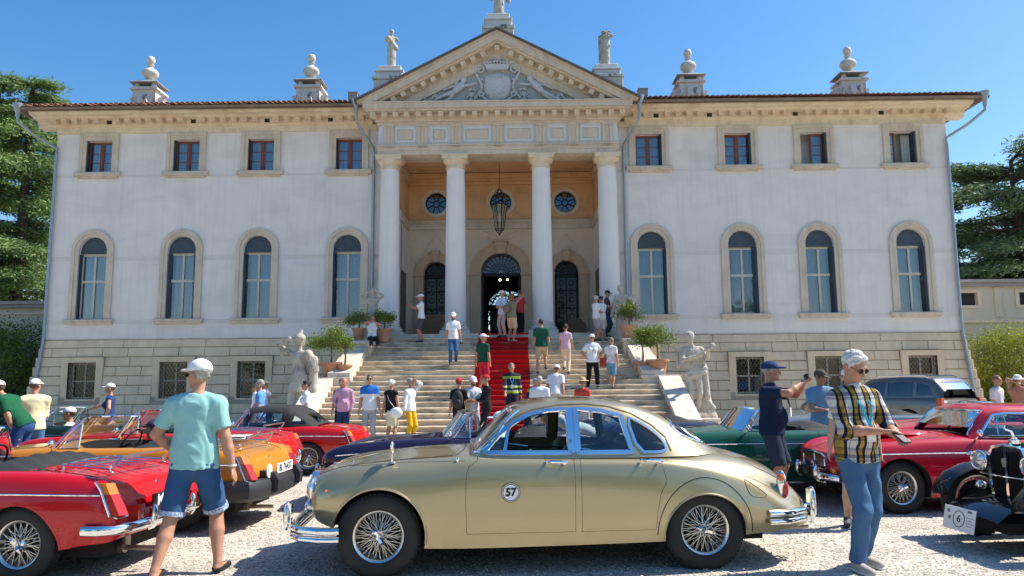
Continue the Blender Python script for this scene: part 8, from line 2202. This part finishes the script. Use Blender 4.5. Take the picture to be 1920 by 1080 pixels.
P_, I_ = person('man in navy polo, navy shorts and navy cap holding up a small camera', (4.02, 9.68, 0), radians(62), 1.78, 'skin_tan', NAVY, (.03, .04, .065), res=.011, legs='shorts', hands={-1: (-.10, -.40, 1.50), 1: (.05, -.40, 1.50)}, elbow={-1: (-1, .1, -.6), 1: (1, .1, -.9)},
    hat=('cap', (.03, .05, .13)), hair=(.4, .38, .35), build=1.12, belly=.4, fold=.006)
lanyard(P_, I_, (.06, .07, .1), 1.15, -.21)
q = MB(); q.bbox(-.055, .055, -.015, .015, -.033, .033, .004); q.lathe([(.024, 0), (.024, .03), (.018, .035)], 14, (0, .01, 0), axis='y'); prop('compact_camera', 'small black compact camera held up by the man in navy polo', 'camera', q, M['black'], hpoint(P_, I_, 1, .11)+Vector((0, 0, .02)), (0, 0, radians(62)))
person('person in white shirt and socks mostly hidden behind the man in checked shirt', (4.44, 8.28, 0), radians(-20), 1.68, 'skin_fair', WHT, (.05, .05, .06), res=.013, legs='shorts', hat=WCAP)
# row in front of the stairs
RS = .0195
def pp(label, x, y, z=0, rz=0, H=1.7, top=WHT, bot=DEN, **k):
    k.setdefault('res', RS); return person(label, (x, y, z), radians(rz), H, k.pop('skin', 'skin_tan'), top, bot, **k)
pp('man in pink shirt and dark blue trousers with one hand on his hip', -3.78, 19.6, 0, -8, 1.68, (.55, .30, .42), (.025, .05, .11), hands={-1: 'hip', 1: 'pocket'}, sleeve='long', build=1.10, belly=.35, hairstyle=None, skin='skin_red')
pp('head of someone standing directly behind the man in pink shirt', -4.0, 20.2, 0, 0, 1.66, (.1, .1, .12), BLK, hidden_legs=True)
pp('man in blue and white polo shirt, grey trousers and sunglasses', -3.10, 19.5, 0, 5, 1.76, None, (.36, .36, .38), top_mat=banded('two tone polo fabric', [(1.27, 2, (.03, .16, .55))], (.70, .72, .74)), glasses=True, build=1.04)
P_, I_ = pp('woman in black sleeveless top, beige skirt and white cap seen from behind', -2.54, 19.5, 0, 165, 1.62, BLK, (.68, .60, .42), sleeve='none', legs='skirt', hat=WCAP, female=True, hair=(.6, .56, .5))
q = MB(); q.ball((0, 0, 0), (.17, .07, .14), 14, 10); prop('handbag', 'white shoulder bag of the woman in black sleeveless top', 'handbag', q, M['white'], wpos(P_, (-.20, .10, .86)))
q = MB(); q.tube([wpos(P_, (-.20, .12, .95)), wpos(P_, (0, .14, 1.2)), wpos(P_, (.13, .05, 1.44))], .008, 5); prop('bag_strap', 'thin white strap across the back of the woman in black top', 'strap', q, M['white'], (0, 0, 0))
pp('man in white long sleeved shirt and yellow trousers shading his eyes', -2.08, 19.75, 0, 60, 1.66, WHT, (.68, .42, .02), sleeve='long', hands={-1: 'down', 1: (.06, -.14, 1.70)}, elbow={1: (1, -.4, .2)}, hair=(.3, .28, .25))
P_, I_ = pp('person in red cap and black shirt with black backpack seen from behind', -.76, 19.2, 0, 172, 1.64, BLK, (.03, .03, .04), hat=('cap', (.55, .02, .03)))
q = MB(); q.ball((0, 0, 0), (.15, .10, .24), 14, 10); q.ball((0, .07, -.08), (.11, .06, .11), 12, 8); prop('backpack', 'black backpack on the person in the red cap', 'backpack', q, mat('black backpack fabric', (.02, .02, .024), .7, var=.2), wpos(P_, (0, .17, 1.20)), (0, 0, radians(172)))
P_, I_ = pp('man in light polo and white cap with blue lanyard looking down beside the backpack', -.42, 19.5, 0, 25, 1.68, (.62, .66, .70), GREY, hat=WCAP, nod=.35, hands={-1: 'hold', 1: 'fwd'}, beard=(.12, .1, .09)); lanyard(P_, I_)
pp('man in black jacket and red cap standing sideways', -.06, 19.3, 0, -70, 1.72, (.02, .02, .024), (.02, .02, .024), sleeve='long', hat=('cap', (.45, .03, .04)), hands={-1: 'hold', 1: 'hold'}, hair=(.2, .17, .15))
HV = banded('safety vest fabric', [(.93, .985, (.34, .48, .04)), (.985, 1.01, (.5, .52, .5)), (1.08, 1.12, (.34, .48, .04)), (1.12, 1.14, (.5, .52, .5)), (1.33, 1.40, (.28, .42, .05))], (.02, .035, .05))
P_, I_ = pp('steward in dark high visibility vest with wide yellow green bands', .56, 21.05, .32, 8, 1.74, None, (.02, .03, .05), top_mat=HV, sleeve='long', hands={-1: 'fwd', 1: 'down'}, hair=(.2, .18, .16), build=1.1); lanyard(P_, I_, (.1, .3, .7))
pp('steward in high visibility vest bending over next to the other one', .92, 20.2, 0, 75, 1.70, None, (.02, .03, .05), top_mat=HV, sleeve='short', lean=.45, hair=(.35, .32, .3), hands={-1: 'hold', 1: 'hold'})
pp('grey haired man in white shirt with turquoise collar seen from behind', 1.30, 19.3, 0, 175, 1.68, (.66, .72, .76), GREY, hair=(.36, .34, .32), collar=(.06, .45, .6), build=1.15)
pp('man in white shirt and white cap climbing the stairs bent forward', 1.78, 21.4, .33, 160, 1.72, WHT, (.5, .46, .4), hat=WCAP, lean=.30, build=1.12)
pp('person in wide straw hat just above the saloon roof', 2.34, 18.6, 0, 150, 1.63, (.5, .06, .05), GREY, hat=('straw', (.50, .36, .20)))
pp('dark haired woman in white blouse by the soft top car', -4.20, 17.6, 0, -75, 1.62, WHT, (.1, .1, .1), female=True, hair=(.05, .035, .03), hairstyle='bun')
pp('grey haired man in white shirt with sky blue waistcoat', -5.15, 17.2, 0, -85, 1.64, None, DEN, top_mat=cloth('sky blue waistcoat', (.10, .28, .60)), sleeve='short', hair=(.30, .28, .26), hands={-1: 'fwd', 1: 'pocket'}, build=1.05)
pp('slight person in white t shirt walking by the villa wall', -7.9, 24.6, 0, -60, 1.50, WHT, (.10, .13, .17), res=.02)
pp('man in flat cap and white shirt gesturing by the villa wall', -7.45, 24.2, 0, 80, 1.62, WHT, JEAN, hat=('flatcap', (.18, .17, .16)), hands={1: (.1, -.45, 1.25), -1: 'down'}, res=.02)
# left
pp('man in pale yellow shirt, jeans and white cap behind the red cars', -7.55, 12.9, 0, 215, 1.66, (.80, .72, .45), (.08, .16, .30), hat=WCAP, hands={-1: 'hold', 1: 'fwd'}, build=1.12, sleeve='rolled', turn=radians(-35))
pp('man in dark green polo and jeans bending forward at the left edge', -7.25, 12.2, 0, -85, 1.78, (.012, .10, .045), (.03, .08, .22), lean=.62, hands={-1: (-.15, -.12, .85), 1: (.15, -.1, .85)}, build=1.15, hat=WCAP)
pp('woman in navy sleeveless top and white cap leaning on the green car', -8.05, 16.2, 0, -75, 1.58, (.02, .05, .16), JEAN, sleeve='none', female=True, hat=WCAP, hands={-1: (-.1, -.55, 1.1), 1: 'hip'}, hair=(.1, .07, .05))
def seated(label, x, y, z, rz, top, **k): return pp(label, x, y, z, rz, k.pop('H', 1.7), top, k.pop('bot', DEN), hips=(0, 0, k.pop('hz', .40)), feet={-1: (-.12, -.78, .12), 1: (.12, -.78, .12)}, seat=True, hidden_legs=True, **k)
seated('driver in pink shirt and dark cap sitting in the orange roadster', -3.62, 9.22, .0, -80, (.62, .06, .16), hat=('cap', (.07, .06, .07)), hz=.34, hands={-1: (-.12, -.42, 1.20), 1: (.2, -.35, 1.10)}, top_mat=None)
seated('driver in white cap and white shirt sitting in the purple roadster', .58, 10.02, .0, -85, WHT, hat=WCAP, hz=.37, hands={-1: (-.1, -.42, 1.15), 1: (.1, -.42, 1.12)})
seated('driver in white cap sitting in the dark green roadster', -7.45, 13.8, .0, -80, (.7, .55, .45), hat=WCAP, hz=.36, res=.02)
pp('man in navy cap leaning down, seen through the saloon front window', 1.86, 11.55, -.12, -88, 1.7, (.5, .5, .52), NAVY, lean=1.15, hat=('cap', (.02, .03, .06)), hands={-1: (-.1, -.15, .95), 1: (.1, -.15, .95)}, hair=(.4, .38, .35))
# right
pp('man in light blue polo and brown flat cap behind the green roadster', 5.72, 12.35, 0, -10, 1.70, (.20, .33, .48), (.1, .12, .16), hat=('cap', (.10, .08, .06)), hands={-1: 'hold', 1: 'hold'}, nod=.35, turn=radians(40), build=1.08)
pp('bald man in pale shirt among the cars near the right edge', 11.35, 16.8, 0, 30, 1.60, (.66, .60, .60), GREY, hair=(.2, .1, .06))
pp('bare shouldered person in white sun hat near the right edge', 11.95, 17.0, 0, -30, 1.60, (.45, .20, .13), GREY, hat=('bucket', (.8, .8, .78)), hands={-1: (-.05, -.15, 1.60), 1: 'down'}, sleeve='none')
pp('dark haired person in dark blue cut by the right edge', 12.45, 17.6, 0, 20, 1.62, (.10, .13, .2), GREY, hair=(.03, .02, .02))
# on the stairs
P_, I_ = pp('man in white cap and t shirt photographing with a phone atop the stairs', -2.80, 27.12, 2.98, -85, 1.76, WHT, (.09, .08, .09), legs='shorts', hat=WCAP, hands={-1: (-.05, -.42, 1.34), 1: (.05, -.42, 1.34)}, hair=(.15, .1, .08), skin='skin_red')
q = MB(); q.bbox(-.04, .04, -.006, .006, -.075, .075, .003); prop('smartphone', 'smartphone held up by the man in white at the top of the stairs', 'phone', q, M['black'], hpoint(P_, I_, 1, .13)+Vector((0, 0, .05)), (0, 0, radians(-85)))
q = MB(); q.ball((0, 0, 0), (.13, .05, .10), 10, 8); prop('shoulder_bag', 'small grey shoulder bag of the man in white photographing at the top', 'bag', q, cloth('grey bag fabric', (.2, .18, .2)), wpos(P_, (-.19, -.06, 1.02)), (0, 0, radians(5)))
seated('woman in white top and dark skirt sitting on the side wall of the stairs', -4.42, 26.3, 2.62, 18, WHT, bot=(.02, .02, .025), female=True, sleeve='none', hz=.52, hairstyle='long', hair=(.25, .13, .07), hands={-1: (-.05, -.22, 1.52), 1: (.05, -.22, 1.5)})
P_, I_ = pp('man in white polo, blue jeans and white cap walking down the stairs', -1.45, 25.15, 2.13, 8, 1.74, WHT, (.04, .12, .27), hat=WCAP, nod=.35, feet={-1: (-.10, -.10, 0), 1: (.10, .12, .10)}, beard=(.08, .07, .06)); lanyard(P_, I_, (.2, .6, .75))
q = MB(); q.bbox(-.05, .05, -.015, .015, -.035, .035, .004); prop('compact_camera', 'small dark camera in the hand of the man walking down the stairs', 'camera', q, M['black'], hpoint(P_, I_, 1, .13))
P_, I_ = pp('woman in olive top and beige shorts raising both arms for a picture', .50, 26.80, 2.98, 150, 1.72, (.22, .22, .13), (.62, .48, .32), legs='shorts', female=True, hair=(.28, .10, .03), hairstyle='long', sleeve='none', hands={-1: (-.30, -.42, 1.78), 1: (-.20, -.45, 1.72)}, elbow={-1: (-.5, 0, -1), 1: (.5, 0, -1)}, skin='skin_red', build=1.08, shoe=(.45, .25, .2))
q = MB(); q.ball((0, 0, 0), (.15, .06, .12), 12, 8); prop('brown_bag', 'brown leather bag on the back of the woman stretching her arms', 'handbag', q, M['leather'], wpos(P_, (.10, .20, 1.18)), (0, 0, radians(150)))
P_, I_ = pp('person in white cap and blue shirt standing behind the woman in beige shorts', .16, 27.0, 3.15, -30, 1.68, (.55, .62, .75), (.45, .35, .33), hat=WCAP, hands={-1: 'hold', 1: 'hold'}); lanyard(P_, I_)
pp('person in red shirt and dark trousers half hidden in the entrance', .80, 28.2, 3.32, 170, 1.66, (.42, .04, .05), BLK)
pp('visitor in light blue inside the dark hall behind the entrance', -.42, 38.0, 3.32, 180, 1.7, (.25, .42, .62), (.06, .16, .4), res=.025)
P_, I_ = pp('man in dark green polo and beige shorts climbing the stairs', 1.50, 24.6, 1.79, 176, 1.80, (.012, .10, .06), KH, legs='shorts', hair=(.03, .025, .02), feet={-1: (-.12, -.25, .16), 1: (.12, .12, 0)}, build=1.08)
pp('woman in pink t shirt and cream trousers climbing the stairs', 2.30, 24.6, 1.79, 170, 1.62, (.66, .44, .52), (.70, .58, .42), female=True, hair=(.03, .02, .02), hairstyle='bun', feet={-1: (-.1, .10, 0), 1: (.1, -.2, .16)}, hands={-1: 'fwd', 1: 'fwd'})
P_, I_ = pp('woman in white polo, black trousers and white cap with both hands on her hips', 3.09, 23.85, 1.30, 4, 1.72, (.74, .77, .80), BLK, hat=WCAP, hands={-1: 'hip', 1: 'hip'}, female=True, build=1.12, glasses=True, feet={-1: (-.16, 0, 0), 1: (.16, 0, 0)}, shoe=(.6, .56, .45)); lanyard(P_, I_)
P_, I_ = pp('woman in white patterned blouse and denim shorts leaning as she climbs', 3.68, 23.85, 1.30, 155, 1.62, None, (.12, .28, .44), top_mat=cloth('patterned white blouse', (.70, .66, .62), .35), legs='shorts', female=True, hair=(.22, .16, .12), lean=.12, feet={-1: (-.09, .1, 0), 1: (.09, -.12, 0)})
q = MB(); q.bbox(-.10, .10, -.04, .04, -.14, .14, .01); prop('red_shoulder_bag', 'rust red shoulder bag of the woman in denim shorts on the stairs', 'handbag', q, cloth('rust red leather', (.36, .07, .035)), wpos(P_, (.26, .06, .92)), (0, 0, radians(155)))
P_, I_ = pp('person in white top and shorts with navy cap at the top right', 3.78, 27.10, 2.98, -150, 1.62, WHT, (.70, .66, .60), legs='shorts', hat=('cap', (.03, .04, .10)), hands={-1: 'hold', 1: 'hold'}, nod=.4, female=True)
pp('grey haired person in white top and grey shorts beside the navy cap', 3.55, 26.9, 2.98, 120, 1.62, WHT, (.35, .37, .38), legs='shorts', hair=(.5, .48, .45), hairstyle='bun', hands={-1: 'hold', 1: 'hold'}, female=True, nod=.4)
pp('man in maroon t shirt, dark jeans and dark cap looking at a phone', 4.02, 27.45, 3.15, 75, 1.70, (.14, .06, .08), (.025, .05, .10), hat=('cap', (.03, .03, .05)), hands={-1: 'hold', 1: 'hold'}, nod=.3, build=1.08)
pp('man in dark green t shirt, red shorts and white cap on the carpet', -.36, 23.5, 1.30, 150, 1.74, (.012, .08, .05), (.48, .03, .06), legs='shorts', hat=WCAP, turn=radians(-50), hair=(.3, .27, .25))

# ---------------------------------------------------------------- groups of like things
for o in list(bpy.data.objects):
    if o.parent or 'category' not in o or 'group' in o: continue
    n = o.name.split('.')[0]; y, z = o.location.y, o.location.z
    g = {'roadster': 'open sports cars parked on the gravel', 'cedar_tree': 'cedars behind the villa', 'hedge_bush': 'hedge bushes beside the villa', 'potted_tree': 'citrus pots on the stair walls',
         'pedestal': 'pedestals on the pediment', 'side_wing': 'low side wings of the villa', 'garden_tree': 'trees on the lawn', 'roof_flue': 'roof vents beside the pediment', 'stone_gourd': 'ribbed stone balls on the landings',
         'smartphone': 'phones and cameras in hands', 'compact_camera': 'phones and cameras in hands'}.get(n)
    if n == 'statue': g = 'statues on the pediment' if z > 10 else 'statues beside the stairs'
    if n == 'person': g = 'visitors on the stairs' if (y > 20.4 and abs(o.location.x) < 5.2) else ('visitors lined up before the stairs' if 18.4 < y <= 20.4 else 'visitors among the cars')
    if g: o['group'] = g
